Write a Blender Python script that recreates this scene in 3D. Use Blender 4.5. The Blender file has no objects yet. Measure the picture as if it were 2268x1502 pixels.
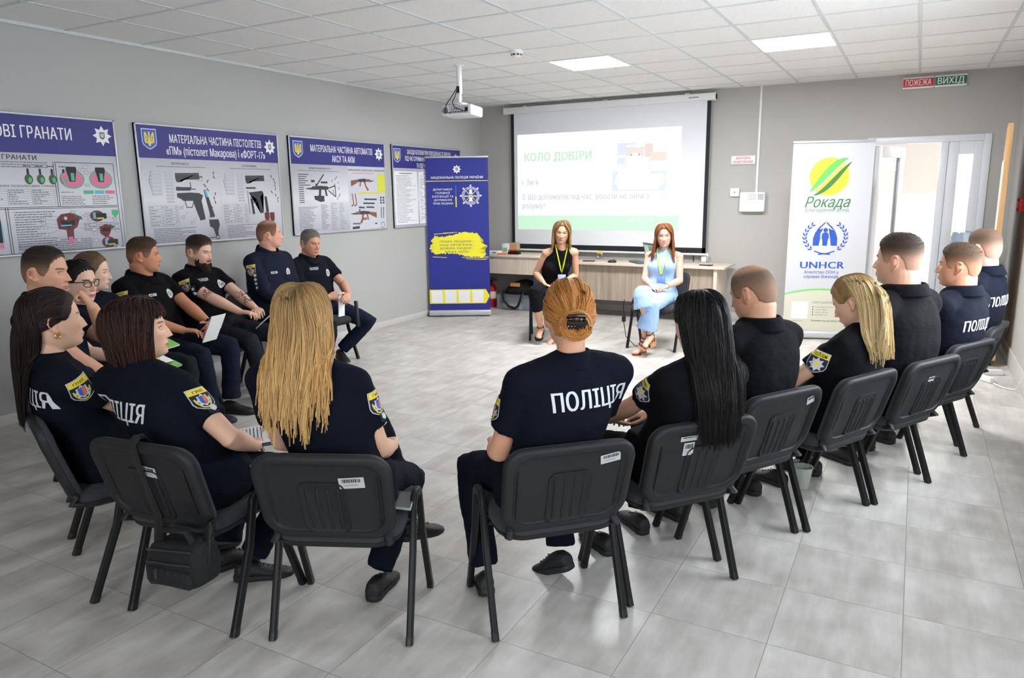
import bpy, bmesh, math, random
import numpy as np
from mathutils import Vector, Matrix, Quaternion, noise
from mathutils.bvhtree import BVHTree
PI = math.pi
rnd = random.Random(7)
SC = bpy.context.scene
COL = SC.collection

# ------------------------------------------------------------------ camera, light, exposure
def R(d): return math.radians(d)
cam_d = bpy.data.cameras.new('camera')
cam_d.sensor_width = 36.0
cam_d.lens = 1623.6 * 36.0 / 2268.0
cam_d.clip_end = 60
cam = bpy.data.objects.new('camera', cam_d); COL.objects.link(cam)
_yaw, _pitch, _roll = R(-28.654), R(-11.201), R(-0.714)
_f = Vector((math.sin(_yaw)*math.cos(_pitch), math.cos(_yaw)*math.cos(_pitch), math.sin(_pitch)))
_r = Vector((math.cos(_yaw), -math.sin(_yaw), 0)); _u = _r.cross(_f)
_r2 = _r*math.cos(_roll)+_u*math.sin(_roll); _u2 = -_r*math.sin(_roll)+_u*math.cos(_roll)
cam.matrix_world = Matrix(((_r2.x,_u2.x,-_f.x,5.487),(_r2.y,_u2.y,-_f.y,-2.789),(_r2.z,_u2.z,-_f.z,1.55),(0,0,0,1)))
SC.camera = cam
SC.view_settings.view_transform = 'Standard'
try: SC.view_settings.look = 'None'
except Exception: pass
SC.view_settings.gamma = 1.0
SC.view_settings.use_curve_mapping = False
SC.view_settings.exposure = 1.12
world = bpy.data.worlds.new('world'); SC.world = world; world.use_nodes = True
wn = world.node_tree.nodes; wl = world.node_tree.links
wn['Background'].inputs['Color'].default_value = (0.80, 0.89, 1.0, 1)
wn['Background'].inputs['Strength'].default_value = 1.6
SC.cycles.max_bounces = 6
SC.cycles.diffuse_bounces = 4
SC.cycles.glossy_bounces = 3
SC.cycles.transmission_bounces = 4
SC.cycles.transparent_max_bounces = 8
SC.cycles.caustics_reflective = False
SC.cycles.caustics_refractive = False
SC.cycles.sample_clamp_indirect = 6
try:
    SC.cycles.use_denoising = True
    SC.cycles.denoiser = 'OPENIMAGEDENOISE'
except Exception: pass
H = 2.74; XR = 6.32; YB = 6.4; YF = -5.2
def area(name, loc, direction, sx, sy, power, col):
    l = bpy.data.lights.new(name, 'AREA'); l.shape = 'RECTANGLE'; l.size = sx; l.size_y = sy; l.energy = power; l.color = col
    o = bpy.data.objects.new(name, l); COL.objects.link(o); o.location = loc
    o.rotation_euler = Vector(direction).to_track_quat('-Z', 'Y').to_euler()
    return o
# daylight entering by the windows of the right-hand wall and by the open door
area('daylight_window', (XR+0.12, 1.55, 1.50), (-1, 0, -0.45), 1.9, 1.35, 36, (0.88, 0.94, 1.0))
area('daylight_window', (XR+0.12, -1.55, 1.50), (-1, 0, -0.30), 1.9, 1.35, 10, (0.88, 0.94, 1.0))
area('daylight_window', (5.2, YF-0.12, 1.55), (0, 1, -0.22), 1.7, 1.3, 30, (0.92, 0.96, 1.0))
area('daylight_corridor', (5.6, 8.6, 2.1), (0, -0.6, -0.8), 1.6, 1.0, 45, (1.0, 0.97, 0.93))

# ------------------------------------------------------------------ materials
def lin(c):
    return tuple((x/12.92 if x <= 0.04045 else ((x+0.055)/1.055)**2.4) for x in [v/255.0 for v in c])
MATS = {}
def mat(name, rgb=(200,200,200), rough=0.6, metal=0.0, spec=0.5, attr=None, emit=None, estr=1.0, trans=0.0, bump=None, noise_amt=0.0, noise_scale=20, alpha=1.0, sheen=0.0):
    if name in MATS: return MATS[name]
    m = bpy.data.materials.new(name); m.use_nodes = True
    nt = m.node_tree; b = nt.nodes['Principled BSDF']
    c = lin(rgb)+(1,)
    b.inputs['Base Color'].default_value = c
    b.inputs['Roughness'].default_value = rough
    b.inputs['Metallic'].default_value = metal
    b.inputs['Specular IOR Level'].default_value = spec
    if sheen: b.inputs['Sheen Weight'].default_value = sheen
    if trans: b.inputs['Transmission Weight'].default_value = trans
    if alpha < 1: b.inputs['Alpha'].default_value = alpha
    if emit:
        b.inputs['Emission Color'].default_value = lin(emit)+(1,); b.inputs['Emission Strength'].default_value = estr
    if attr:
        a = nt.nodes.new('ShaderNodeAttribute'); a.attribute_name = attr
        nt.links.new(a.outputs['Color'], b.inputs['Base Color'])
    if noise_amt:
        tc = nt.nodes.new('ShaderNodeTexCoord'); n = nt.nodes.new('ShaderNodeTexNoise'); n.inputs['Scale'].default_value = noise_scale
        n.inputs['Detail'].default_value = 4
        mr = nt.nodes.new('ShaderNodeMapRange'); mr.inputs['To Min'].default_value = 1-noise_amt; mr.inputs['To Max'].default_value = 1+noise_amt
        mx = nt.nodes.new('ShaderNodeMix'); mx.data_type = 'RGBA'; mx.blend_type = 'MULTIPLY'; mx.inputs['Factor'].default_value = 1
        nt.links.new(tc.outputs['Object'], n.inputs['Vector']); nt.links.new(n.outputs['Fac'], mr.inputs['Value'])
        if attr: nt.links.new(a.outputs['Color'], mx.inputs['A'])
        else: mx.inputs['A'].default_value = c
        nt.links.new(mr.outputs['Result'], mx.inputs['B']); nt.links.new(mx.outputs['Result'], b.inputs['Base Color'])
    if bump:
        sc, st, stretch = bump
        tc = nt.nodes.new('ShaderNodeTexCoord'); mp = nt.nodes.new('ShaderNodeMapping'); mp.inputs['Scale'].default_value = stretch
        n = nt.nodes.new('ShaderNodeTexNoise'); n.inputs['Scale'].default_value = sc; n.inputs['Detail'].default_value = 3
        bp = nt.nodes.new('ShaderNodeBump'); bp.inputs['Strength'].default_value = st; bp.inputs['Distance'].default_value = 0.02
        nt.links.new(tc.outputs['Object'], mp.inputs['Vector']); nt.links.new(mp.outputs['Vector'], n.inputs['Vector'])
        nt.links.new(n.outputs['Fac'], bp.inputs['Height']); nt.links.new(bp.outputs['Normal'], b.inputs['Normal'])
    MATS[name] = m
    return m

def wood_mat(name, c1, c2, axis='X', rough=0.45, scale=1.0):
    m = bpy.data.materials.new(name); m.use_nodes = True; nt = m.node_tree; b = nt.nodes['Principled BSDF']; b.inputs['Roughness'].default_value = rough
    tc = nt.nodes.new('ShaderNodeTexCoord'); mp = nt.nodes.new('ShaderNodeMapping')
    s = {'X': (1.2, 26, 26), 'Z': (26, 26, 1.2)}[axis]
    mp.inputs['Scale'].default_value = tuple(v*scale for v in s)
    n = nt.nodes.new('ShaderNodeTexNoise'); n.inputs['Scale'].default_value = 1.6; n.inputs['Detail'].default_value = 6; n.inputs['Distortion'].default_value = 0.8
    r = nt.nodes.new('ShaderNodeValToRGB'); r.color_ramp.elements[0].position = 0.3; r.color_ramp.elements[1].position = 0.72
    r.color_ramp.elements[0].color = lin(c1)+(1,); r.color_ramp.elements[1].color = lin(c2)+(1,)
    nt.links.new(tc.outputs['Object'], mp.inputs['Vector']); nt.links.new(mp.outputs['Vector'], n.inputs['Vector'])
    nt.links.new(n.outputs['Fac'], r.inputs['Fac']); nt.links.new(r.outputs['Color'], b.inputs['Base Color'])
    return m

def floor_mat():
    m = bpy.data.materials.new('floor_tile'); m.use_nodes = True; nt = m.node_tree; N = nt.nodes; L = nt.links; b = N['Principled BSDF']
    tc = N.new('ShaderNodeTexCoord'); mp = N.new('ShaderNodeMapping'); mp.inputs['Location'].default_value = (-0.1655, -0.0635, 0)
    L.new(tc.outputs['Object'], mp.inputs['Vector'])
    br = N.new('ShaderNodeTexBrick'); br.offset = 0.0; br.squash = 1.0
    br.inputs['Scale'].default_value = 1.0; br.inputs['Mortar Size'].default_value = 0.0016; br.inputs['Mortar Smooth'].default_value = 0.3
    br.inputs['Brick Width'].default_value = 0.4155; br.inputs['Row Height'].default_value = 0.4155
    br.inputs['Color1'].default_value = (0.35,0.35,0.35,1); br.inputs['Color2'].default_value = (0.65,0.65,0.65,1)
    L.new(mp.outputs['Vector'], br.inputs['Vector'])
    # streaks running along y, shifted from tile to tile
    add = N.new('ShaderNodeVectorMath'); add.operation = 'ADD'
    sc = N.new('ShaderNodeVectorMath'); sc.operation = 'SCALE'; sc.inputs['Scale'].default_value = 9.0
    L.new(br.outputs['Color'], sc.inputs[0]); L.new(mp.outputs['Vector'], add.inputs[0]); L.new(sc.outputs['Vector'], add.inputs[1])
    m2 = N.new('ShaderNodeMapping'); m2.inputs['Scale'].default_value = (14, 2.4, 1); m2.inputs['Rotation'].default_value = (0,0,R(4))
    L.new(add.outputs['Vector'], m2.inputs['Vector'])
    n1 = N.new('ShaderNodeTexNoise'); n1.inputs['Scale'].default_value = 1.0; n1.inputs['Detail'].default_value = 8; n1.inputs['Roughness'].default_value = 0.62
    L.new(m2.outputs['Vector'], n1.inputs['Vector'])
    n2 = N.new('ShaderNodeTexNoise'); n2.inputs['Scale'].default_value = 5.0; n2.inputs['Detail'].default_value = 6
    L.new(add.outputs['Vector'], n2.inputs['Vector'])
    mixn = N.new('ShaderNodeMath'); mixn.operation = 'MULTIPLY_ADD'; mixn.inputs[1].default_value = 0.5; 
    L.new(n1.outputs['Fac'], mixn.inputs[0])
    hf = N.new('ShaderNodeMath'); hf.operation = 'MULTIPLY'; hf.inputs[1].default_value = 0.5; L.new(n2.outputs['Fac'], hf.inputs[0]); L.new(hf.outputs[0], mixn.inputs[2])
    rp = N.new('ShaderNodeValToRGB'); e = rp.color_ramp.elements
    e[0].position = 0.32; e[0].color = lin((168,162,155))+(1,); e[1].position = 0.68; e[1].color = lin((216,213,208))+(1,)
    L.new(mixn.outputs[0], rp.inputs['Fac'])
    mx = N.new('ShaderNodeMix'); mx.data_type = 'RGBA'; L.new(br.outputs['Fac'], mx.inputs['Factor']); L.new(rp.outputs['Color'], mx.inputs['A'])
    mx.inputs['B'].default_value = lin((150,145,136))+(1,)
    L.new(mx.outputs['Result'], b.inputs['Base Color'])
    b.inputs['Roughness'].default_value = 0.33; b.inputs['Specular IOR Level'].default_value = 0.45
    rr = N.new('ShaderNodeMapRange'); rr.inputs['To Min'].default_value = 0.24; rr.inputs['To Max'].default_value = 0.46
    L.new(n2.outputs['Fac'], rr.inputs['Value']); L.new(rr.outputs['Result'], b.inputs['Roughness'])
    bp = N.new('ShaderNodeBump'); bp.invert = True; bp.inputs['Strength'].default_value = 0.5; bp.inputs['Distance'].default_value = 0.002
    L.new(br.outputs['Fac'], bp.inputs['Height']); L.new(bp.outputs['Normal'], b.inputs['Normal'])
    return m

def ceiling_mat():
    m = bpy.data.materials.new('ceiling_tile'); m.use_nodes = True; nt = m.node_tree; N = nt.nodes; L = nt.links; b = N['Principled BSDF']
    tc = N.new('ShaderNodeTexCoord')
    n = N.new('ShaderNodeTexNoise'); n.inputs['Scale'].default_value = 90; n.inputs['Detail'].default_value = 3
    L.new(tc.outputs['Object'], n.inputs['Vector'])
    rp = N.new('ShaderNodeValToRGB'); e = rp.color_ramp.elements
    e[0].position = 0.35; e[0].color = lin((234,233,231))+(1,); e[1].position = 0.6; e[1].color = lin((242,241,239))+(1,)
    L.new(n.outputs['Fac'], rp.inputs['Fac']); L.new(rp.outputs['Color'], b.inputs['Base Color'])
    b.inputs['Roughness'].default_value = 0.9
    return m

def wall_mat(name, rgb):
    return mat(name, rgb, rough=0.62, spec=0.35, bump=(160, 0.06, (1,1,1)), noise_amt=0.015, noise_scale=2.0)

# ------------------------------------------------------------------ mesh building
class G:
    def __init__(s): s.v = []; s.f = []; s.m = []; s.n = 0; s.k = 0
    def add(s, verts, faces, mi=0):
        b = s.n; verts = np.asarray(verts, float).reshape(-1, 3); s.v.append(verts); s.n += len(verts)
        for f in faces: s.f.append([i+b for i in f]); s.m.append(mi)
        return s
    def V(s): return np.concatenate(s.v) if s.v else np.zeros((0,3))
    def box(s, x0, x1, y0, y1, z0, z1, mi=0, bevel=0.0, seg=2, mx=None):
        bm = bmesh.new(); bmesh.ops.create_cube(bm, size=1)
        for v in bm.verts: v.co = Vector(((x0+x1)/2+v.co.x*(x1-x0), (y0+y1)/2+v.co.y*(y1-y0), (z0+z1)/2+v.co.z*(z1-z0)))
        if bevel: bmesh.ops.bevel(bm, geom=bm.edges[:], offset=min(bevel, 0.49*min(abs(x1-x0), abs(y1-y0), abs(z1-z0))), segments=seg, affect='EDGES', profile=0.5)
        s.bm(bm, mi, mx); return s
    def bm(s, bm, mi=0, mx=None):
        bm.verts.index_update()
        vs = [(mx @ v.co if mx else v.co)[:] for v in bm.verts]
        s.add(vs, [[v.index for v in f.verts] for f in bm.faces], mi); bm.free(); return s
    def loft(s, rings, mi=0, caps=True, closed=True):
        n = len(rings[0]); vs = np.concatenate([np.asarray(r, float) for r in rings]); fs = []
        for i in range(len(rings)-1):
            for j in range(n if closed else n-1):
                a = i*n+j; b = i*n+(j+1) % n; fs.append([a, b, b+n, a+n])
        if caps:
            fs.append(list(range(n))[::-1]); fs.append([len(vs)-n+j for j in range(n)])
        s.add(vs, fs, mi); return s
    def tube(s, path, r, n=8, mi=0, caps=True, oval=1.0, up=None, round_end=False):
        P = [np.asarray(p, float) for p in path]; k = len(P)
        rs = list(r) if hasattr(r, '__len__') else [r]*k
        if round_end:
            d0 = P[0]-P[1]; d0 = d0/(np.linalg.norm(d0)+1e-9); d1 = P[-1]-P[-2]; d1 = d1/(np.linalg.norm(d1)+1e-9)
            A = [(P[0]+d0*rs[0]*math.sin(t), rs[0]*math.cos(t)) for t in (1.45, 1.0, 0.5)]
            B = [(P[-1]+d1*rs[-1]*math.sin(t), rs[-1]*math.cos(t)) for t in (0.5, 1.0, 1.45)]
            P = [a[0] for a in A]+P+[b[0] for b in B]; rs = [a[1] for a in A]+rs+[b[1] for b in B]; k = len(P)
        T = []
        for i in range(k):
            t = P[min(i+1, k-1)]-P[max(i-1, 0)]; l = np.linalg.norm(t); T.append(t/l if l > 1e-9 else np.array([0,0,1.]))
        u = np.array(up, float) if up is not None else (np.array([0,0,1.]) if abs(T[0][2]) < 0.9 else np.array([1.,0,0]))
        rings = []
        for i in range(k):
            u = u-T[i]*(u@T[i]); l = np.linalg.norm(u)
            if l < 1e-6: u = np.cross(T[i], [0.3,0.5,0.8]); l = np.linalg.norm(u)
            u = u/l; w = np.cross(T[i], u)
            rings.append([P[i]+rs[i]*(math.cos(a)*w*oval+math.sin(a)*u) for a in [2*PI*j/n for j in range(n)]])
        s.loft(rings, mi, caps); return s
    def sqtube(s, path, ru, rw):
        # rectangular tube with rounded corners, lying in a plane of constant x
        P = [np.asarray(p, float) for p in path]; k = len(P); rings = []
        for i in range(k):
            t = P[min(i+1, k-1)]-P[max(i-1, 0)]; t = t/np.linalg.norm(t); w = np.array([1.,0,0]); u = np.cross(w, t)
            rings.append([P[i]+u*ru*math.copysign(abs(math.cos(q))**0.45, math.cos(q))+w*rw*math.copysign(abs(math.sin(q))**0.45, math.sin(q)) for q in [2*PI*(j+0.5)/16 for j in range(16)]])
        s.loft(rings); return s
    def ell(s, c, rad, mi=0, nu=16, nv=10, M=None):
        c = np.asarray(c, float); vs = []; fs = []
        for i in range(1, nv):
            t = PI*i/nv
            for j in range(nu):
                p = 2*PI*j/nu; vs.append((rad[0]*math.sin(t)*math.cos(p), rad[1]*math.sin(t)*math.sin(p), rad[2]*math.cos(t)))
        top = len(vs); vs.append((0,0,rad[2])); vs.append((0,0,-rad[2])); vs = np.array(vs)
        for i in range(nv-2):
            for j in range(nu):
                a = i*nu+j; b = i*nu+(j+1) % nu; fs.append([a, a+nu, b+nu, b])
        for j in range(nu):
            fs.append([top, j, (j+1) % nu]); o = (nv-2)*nu; fs.append([top+1, o+(j+1) % nu, o+j])
        if M is not None: vs = vs @ np.asarray(M, float).T
        s.add(vs+c, fs, mi); return s
    def lathe(s, prof, c=(0,0,0), n=20, mi=0, caps=True):
        rings = [[(c[0]+r*math.cos(2*PI*j/n), c[1]+r*math.sin(2*PI*j/n), c[2]+z) for j in range(n)] for r, z in prof]
        s.loft(rings, mi, caps); return s
    def poly(s, pts, fr, mi=0, h=0.0):
        # flat polygon (2-D points) in a frame (origin, u, v, n), pushed out by h
        o, u, v, n = [np.asarray(x, float) for x in fr]; s.k += 1; h = h+2.5e-5*(s.k % 9)   # never two printed shapes in one plane
        bm = bmesh.new(); vs = [bm.verts.new(Vector(o+u*p[0]+v*p[1]+n*h)) for p in pts]
        try: bm.faces.new(vs)
        except Exception: bm.free(); return s
        bmesh.ops.triangulate(bm, faces=bm.faces[:], ngon_method='EAR_CLIP'); s.bm(bm, mi); return s
    def fan(s, c, pts, fr, mi=0, h=0.0):
        o, u, v, n = [np.asarray(x, float) for x in fr]; P = [c]+list(pts)
        s.add([o+u*p[0]+v*p[1]+n*h for p in P], [[0, i, i % len(pts)+1] for i in range(1, len(pts)+1)], mi); return s
    def rect(s, x0, x1, y0, y1, fr, mi=0, h=0.0): return s.poly([(x0,y0),(x1,y0),(x1,y1),(x0,y1)], fr, mi, h)
    def disc(s, cx, cy, r, fr, mi=0, h=0.0, n=24, ry=None): return s.poly([(cx+r*math.cos(2*PI*i/n), cy+(ry or r)*math.sin(2*PI*i/n)) for i in range(n)], fr, mi, h)
    def ring(s, cx, cy, r0, r1, fr, mi=0, h=0.0, n=32):
        o, u, v, nn = [np.asarray(x, float) for x in fr]
        vs = [o+u*(cx+r*math.cos(2*PI*i/n))+v*(cy+r*math.sin(2*PI*i/n))+nn*h for r in (r0, r1) for i in range(n)]
        s.add(vs, [[i, (i+1) % n, n+(i+1) % n, n+i][::-1] for i in range(n)], mi); return s
    def line(s, pts, w, fr, mi=0, h=0.0):
        for (x0,y0),(x1,y1) in zip(pts[:-1], pts[1:]):
            d = math.hypot(x1-x0, y1-y0) or 1; nx, ny = -(y1-y0)/d*w/2, (x1-x0)/d*w/2
            s.poly([(x0+nx,y0+ny),(x0-nx,y0-ny),(x1-nx,y1-ny),(x1+nx,y1+ny)], fr, mi, h)
        return s
    def text(s, body, x, y, size, fr, mi=0, h=0.0, width=None, align='L', bold=0.0, track=1.0, shear=0.0):
        vs, fs = text2d(body, bold, track, shear); vs = vs*size
        w = vs[:,0].max()-vs[:,0].min() if len(vs) else 0
        if width and w: vs[:,0] *= width/w; w = width
        vs[:,0] -= vs[:,0].min() if len(vs) else 0
        if align == 'C': vs[:,0] -= w/2
        if align == 'R': vs[:,0] -= w
        o, u, v, n = [np.asarray(q, float) for q in fr]
        s.k += 1; s.add(o+np.outer(vs[:,0]+x, u)+np.outer(vs[:,1]+y, v)+n*(h+2.5e-5*(s.k % 5)), fs, mi)
        return s
    def mesh(s, name, mats):
        me = bpy.data.meshes.new(name); me.from_pydata(s.V().tolist(), [], s.f)
        for m in (mats if isinstance(mats, (list, tuple)) else [mats]): me.materials.append(m)
        if len(me.materials) > 1: me.polygons.foreach_set('material_index', s.m)
        me.update(); return me
    def build(s, name, mats, parent=None, smooth=True, angle=40):
        return link(name, s.mesh(name, mats), parent, smooth, angle)
def link(name, me, parent=None, smooth=True, angle=40):
    if smooth:
        me.polygons.foreach_set('use_smooth', [True]*len(me.polygons))
        if angle and angle < 180: me.set_sharp_from_angle(angle=R(angle))
    o = bpy.data.objects.new(name, me); COL.objects.link(o)
    if parent: o.parent = parent
    return o
_tc = {}
def outline(body):
    """directed outline edges of a piece of lettering in the default font"""
    if ('o', body) in _tc: return _tc[('o', body)]
    c = bpy.data.curves.new('lettering', 'FONT'); c.body = body; c.resolution_u = 3; c.fill_mode = 'NONE'
    o = bpy.data.objects.new('lettering', c); COL.objects.link(o)
    dg = bpy.context.evaluated_depsgraph_get(); dg.update(); me = bpy.data.meshes.new_from_object(o.evaluated_get(dg))
    V = np.array([v.co[:2] for v in me.vertices]).reshape(-1, 2); E = np.array([tuple(e.vertices) for e in me.edges], int).reshape(-1, 2)
    bpy.data.objects.remove(o); bpy.data.curves.remove(c); bpy.data.meshes.remove(me); _tc[('o', body)] = (V, E); return V, E
def glyph(ch, bold):
    """filled letter as horizontal bands (non-zero winding), thickened sideways by bold"""
    k = ('g', ch, bold)
    if k in _tc: return _tc[k]
    V, E = outline(ch); vs, fs = [], []
    if len(V):
        ys = []
        for y in np.unique(np.round(V[:,1], 4)):
            if not ys or y-ys[-1] > 0.006: ys.append(y)
        A, B = V[E[:,0]], V[E[:,1]]
        for y0, y1 in zip(ys[:-1], ys[1:]):
            ym = (y0+y1)/2; cr = []
            for (ax, ay), (bx, by) in zip(A, B):
                if (ay <= ym) != (by <= ym):
                    X = lambda y: min(max(ax+(bx-ax)*(y-ay)/(by-ay), min(ax, bx)), max(ax, bx)); cr.append((X(ym), X(y0), X(y1), 1 if by > ay else -1))
            cr.sort(); w = 0; st = None; sp = []
            for c in cr:
                if w == 0: st = c
                w += c[3]
                if w == 0: sp.append([st[1]-bold, st[2]-bold, c[1]+bold, c[2]+bold])
            for q in sp: n = len(vs); vs += [(q[0],y0),(q[2],y0),(q[3],y1),(q[1],y1)]; fs.append([n, n+1, n+2, n+3])
    ext = lambda t: (lambda P: P[:,0].max()-P[:,0].min() if len(P) else 0)(outline(t)[0])
    adv = ext('H'+ch+'H')-ext('HH'); _tc[k] = (np.array(vs).reshape(-1, 2), fs, adv); return _tc[k]
def text2d(body, bold=0.0, track=1.0, shear=0.0):
    x = 0.0; out = []; fs = []; n = 0
    for ch in body:
        v, f, adv = glyph(ch, bold)
        if len(v): out.append(v+np.array([x, 0])); fs += [[i+n for i in q] for q in f]; n += len(v)
        x += (adv+1.2*bold)*track
    V = np.concatenate(out) if out else np.zeros((0, 2)); V[:,0] += V[:,1]*shear; return V, fs
def empty(name, loc, rz=0.0):
    o = bpy.data.objects.new(name, None); COL.objects.link(o); o.location = loc; o.rotation_euler = (0,0,rz); o.empty_display_size = 0.1; return o
def tag(o, label, cat, group=None):
    o['label'] = label; o['category'] = cat
    if group: o['group'] = group
    return o
def struct(o): o['kind'] = 'structure'; return o
def lab(o, t): o['label'] = t; return o
def fr(o, u, v): 
    u = np.asarray(u, float); v = np.asarray(v, float); return (np.asarray(o, float), u, v, np.cross(u, v))

# flat emblems -----------------------------------------------------------------
def trident(g, cx, cy, s, f, mi, h=0.0, w=0.09):
    """the three-pronged national emblem, s = full height"""
    P = lambda L: [(cx+x*s, cy+y*s) for x, y in L]
    g.line(P([(-0.30,0.42),(-0.30,-0.22),(0.30,-0.22),(0.30,0.42)]), w*s, f, mi, h)
    g.line(P([(-0.30,0.42),(-0.17,0.22),(-0.14,-0.02),(-0.22,-0.10)]), w*s*0.8, f, mi, h)
    g.line(P([(0.30,0.42),(0.17,0.22),(0.14,-0.02),(0.22,-0.10)]), w*s*0.8, f, mi, h)
    g.line(P([(0,0.46),(0,-0.46)]), w*s, f, mi, h)
    g.line(P([(0,0.02),(-0.11,-0.20),(0,-0.45),(0.11,-0.20),(0,0.02)]), w*s*0.8, f, mi, h)
def shield_pts(cx, cy, w, hh):
    return [(cx-w/2,cy+hh/2),(cx+w/2,cy+hh/2),(cx+w/2,cy-hh*0.15),(cx+w*0.42,cy-hh*0.3),(cx+w*0.2,cy-hh*0.43),(cx,cy-hh/2),(cx-w*0.2,cy-hh*0.43),(cx-w*0.42,cy-hh*0.3),(cx-w/2,cy-hh*0.15)][::-1]
def star_pts(cx, cy, r, k=8, inner=0.62, off=PI/2):
    return [(cx+(r if i % 2 == 0 else r*inner)*math.cos(off+PI*i/k), cy+(r if i % 2 == 0 else r*inner)*math.sin(off+PI*i/k)) for i in range(2*k)]
def star_badge(g, cx, cy, r, f, mw, mb, my, h=0.0):
    g.fan((cx, cy), star_pts(cx, cy, r), f, mw, h)
    g.poly(shield_pts(cx, cy, r*0.55, r*0.72), f, mb, h+0.0006); trident(g, cx, cy+r*0.03, r*0.52, f, my, h+0.0012, 0.12)
def words(g, x0, x1, y, hh, f, mi, h=0.0, fill=1.0):
    x = x0; end = x0+(x1-x0)*fill
    while x < end-0.006:
        w = min(rnd.uniform(0.006, 0.03), end-x); g.rect(x, x+w, y, y+hh, f, mi, h); x += w+0.004
# ------------------------------------------------------------------ the room
M_wall = wall_mat('wall_paint', (180,181,179)); M_wallb = wall_mat('wall_paint_back', (182,180,175))
M_white = mat('white_plastic', (236,236,236), 0.4); M_alu = mat('aluminium', (196,198,202), 0.42, metal=0.35); M_upvc = mat('white_upvc', (228,231,236), 0.35)
M_black = mat('black_plastic', (18,18,19), 0.45); M_dark = mat('dark_grey', (46,47,50), 0.5); M_chrome = mat('chrome', (215,215,218), 0.15, metal=1.0)
M_glass = mat('clear_glass', (250,252,255), 0.02, trans=1.0); M_ink = mat('print_black', (34,34,40), 0.6); M_blue = mat('print_blue', (46,46,128), 0.5)
M_pw = mat('print_white', (240,240,242), 0.5); M_py = mat('print_yellow', (240,214,60), 0.5); M_flag = mat('print_flag_blue', (52,96,196), 0.5)
M_base = mat('plinth_tile', (205,202,197), 0.4, noise_amt=0.06, noise_scale=9)
struct(G().box(-0.1, XR+0.2, YF-0.1, YB+0.1, -0.1, 0).build('floor', floor_mat(), smooth=False))
g = G().box(-0.1, XR+0.2, YF-0.1, YB+0.1, H, H+0.1)
x = 0.6
while x < XR:
    g.box(x-0.012, x+0.012, YF, YB, H-0.004, H+0.02, 1); x += 0.6
y = -4.8
while y < YB:
    g.box(0, XR, y-0.012, y+0.012, H-0.0035, H+0.02, 1); y += 0.6
g.box(0, 0.02, YF, YB, H-0.022, H, 1)
struct(g.build('ceiling', [ceiling_mat(), mat('ceiling_tee', (208,212,214), 0.35)], smooth=False))
struct(G().box(-0.15, 0, YF, YB+0.15, 0, H).build('wall_left', M_wall, smooth=False))
DX0, DX1, DZ = 4.95, 6.11, 2.10
struct(G().box(-0.15, DX0, YB, YB+0.15, 0, H).box(DX1, XR+0.2, YB, YB+0.15, 0, H).box(DX0, DX1, YB, YB+0.15, DZ, H).build('wall_back', M_wallb, smooth=False))
g = G().box(XR, XR+0.2, YF, YB, 0, 0.82).box(XR, XR+0.2, YF, YB, 2.2, H)
for a, b in ((YF, -2.5), (-0.6, 0.6), (2.5, YB)): g.box(XR, XR+0.2, a, b, 0.82, 2.2)
struct(g.build('wall_right', M_wallb, smooth=False))
g = G().box(-0.15, 4.3, YF-0.15, YF, 0, H).box(6.1, XR+0.2, YF-0.15, YF, 0, H).box(4.3, 6.1, YF-0.15, YF, 0, 0.85).box(4.3, 6.1, YF-0.15, YF, 2.25, H)
struct(g.build('wall_front', mat('wall_front_warm_bounce', (150,132,114), 0.7), smooth=False))  # unseen wall, its brown tone chosen to bounce warm light into the room
struct(G().box(0, 0.012, YF, YB, 0, 0.078, bevel=0.003).build('baseboard_left', M_base))
struct(G().box(0.012, DX0-0.03, YB-0.012, YB, 0, 0.078, bevel=0.003).build('baseboard_back', M_base))
struct(G().box(XR-0.014, XR, YF, YB, 0, 0.16, bevel=0.004).build('baseboard_right', M_base))
for i, (a, b) in enumerate(((0.6, 2.5), (-2.5, -0.6))):
    g = G()
    for q in ((a, a+0.06, 0.82, 2.2), (b-0.06, b, 0.82, 2.2), ((a+b)/2-0.04, (a+b)/2+0.04, 0.82, 2.2), (a, b, 0.82, 0.88), (a, b, 2.14, 2.2)): g.box(XR+0.05, XR+0.11, *q, bevel=0.006)
    w = struct(g.build('window_%d' % (i+1), M_upvc))
    G().box(XR-0.12, XR+0.05, a-0.03, b+0.03, 0.80, 0.825, bevel=0.006).build('window_sill', M_upvc, w)
g = G()
for q in ((4.3, 4.36, 0.85, 2.25), (6.04, 6.1, 0.85, 2.25), (5.17, 5.23, 0.85, 2.25), (4.36, 6.04, 0.85, 0.91), (4.36, 6.04, 2.19, 2.25)): g.box(q[0], q[1], YF-0.11, YF-0.05, q[2], q[3], bevel=0.006)
struct(g.build('window_3', M_upvc))
# the doorway: frame, fixed side leaf with a narrow pane, leaf swung into the corridor
g = G()
for q in ((DX0, DX0+0.07, 0, DZ), (DX1-0.07, DX1, 0, DZ), (DX0+0.07, DX1-0.07, DZ-0.07, DZ), (5.66, 5.73, 0, DZ-0.07)): g.box(q[0], q[1], YB-0.015, YB+0.07, q[2], q[3], bevel=0.006)
d = struct(g.build('door_1', M_upvc))
g = G().box(5.73, 5.83, YB+0.0, YB+0.05, 0.01, DZ-0.07, bevel=0.005).box(5.96, DX1-0.07, YB, YB+0.05, 0.01, DZ-0.07, bevel=0.005).box(5.83, 5.96, YB, YB+0.05, 1.9, DZ-0.07).box(5.83, 5.96, YB, YB+0.05, 0.01, 0.72)
lf = g.build('side_leaf', M_upvc, d); G().box(5.83, 5.96, YB+0.02, YB+0.03, 0.72, 1.9).build('pane', mat('frosted_glass', (248,246,242), 0.35, trans=0.9), lf)
Mx = Matrix.Translation((DX0+0.08, YB+0.08, 0)) @ Matrix.Rotation(R(66), 4, 'Z')
g = G()
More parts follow.
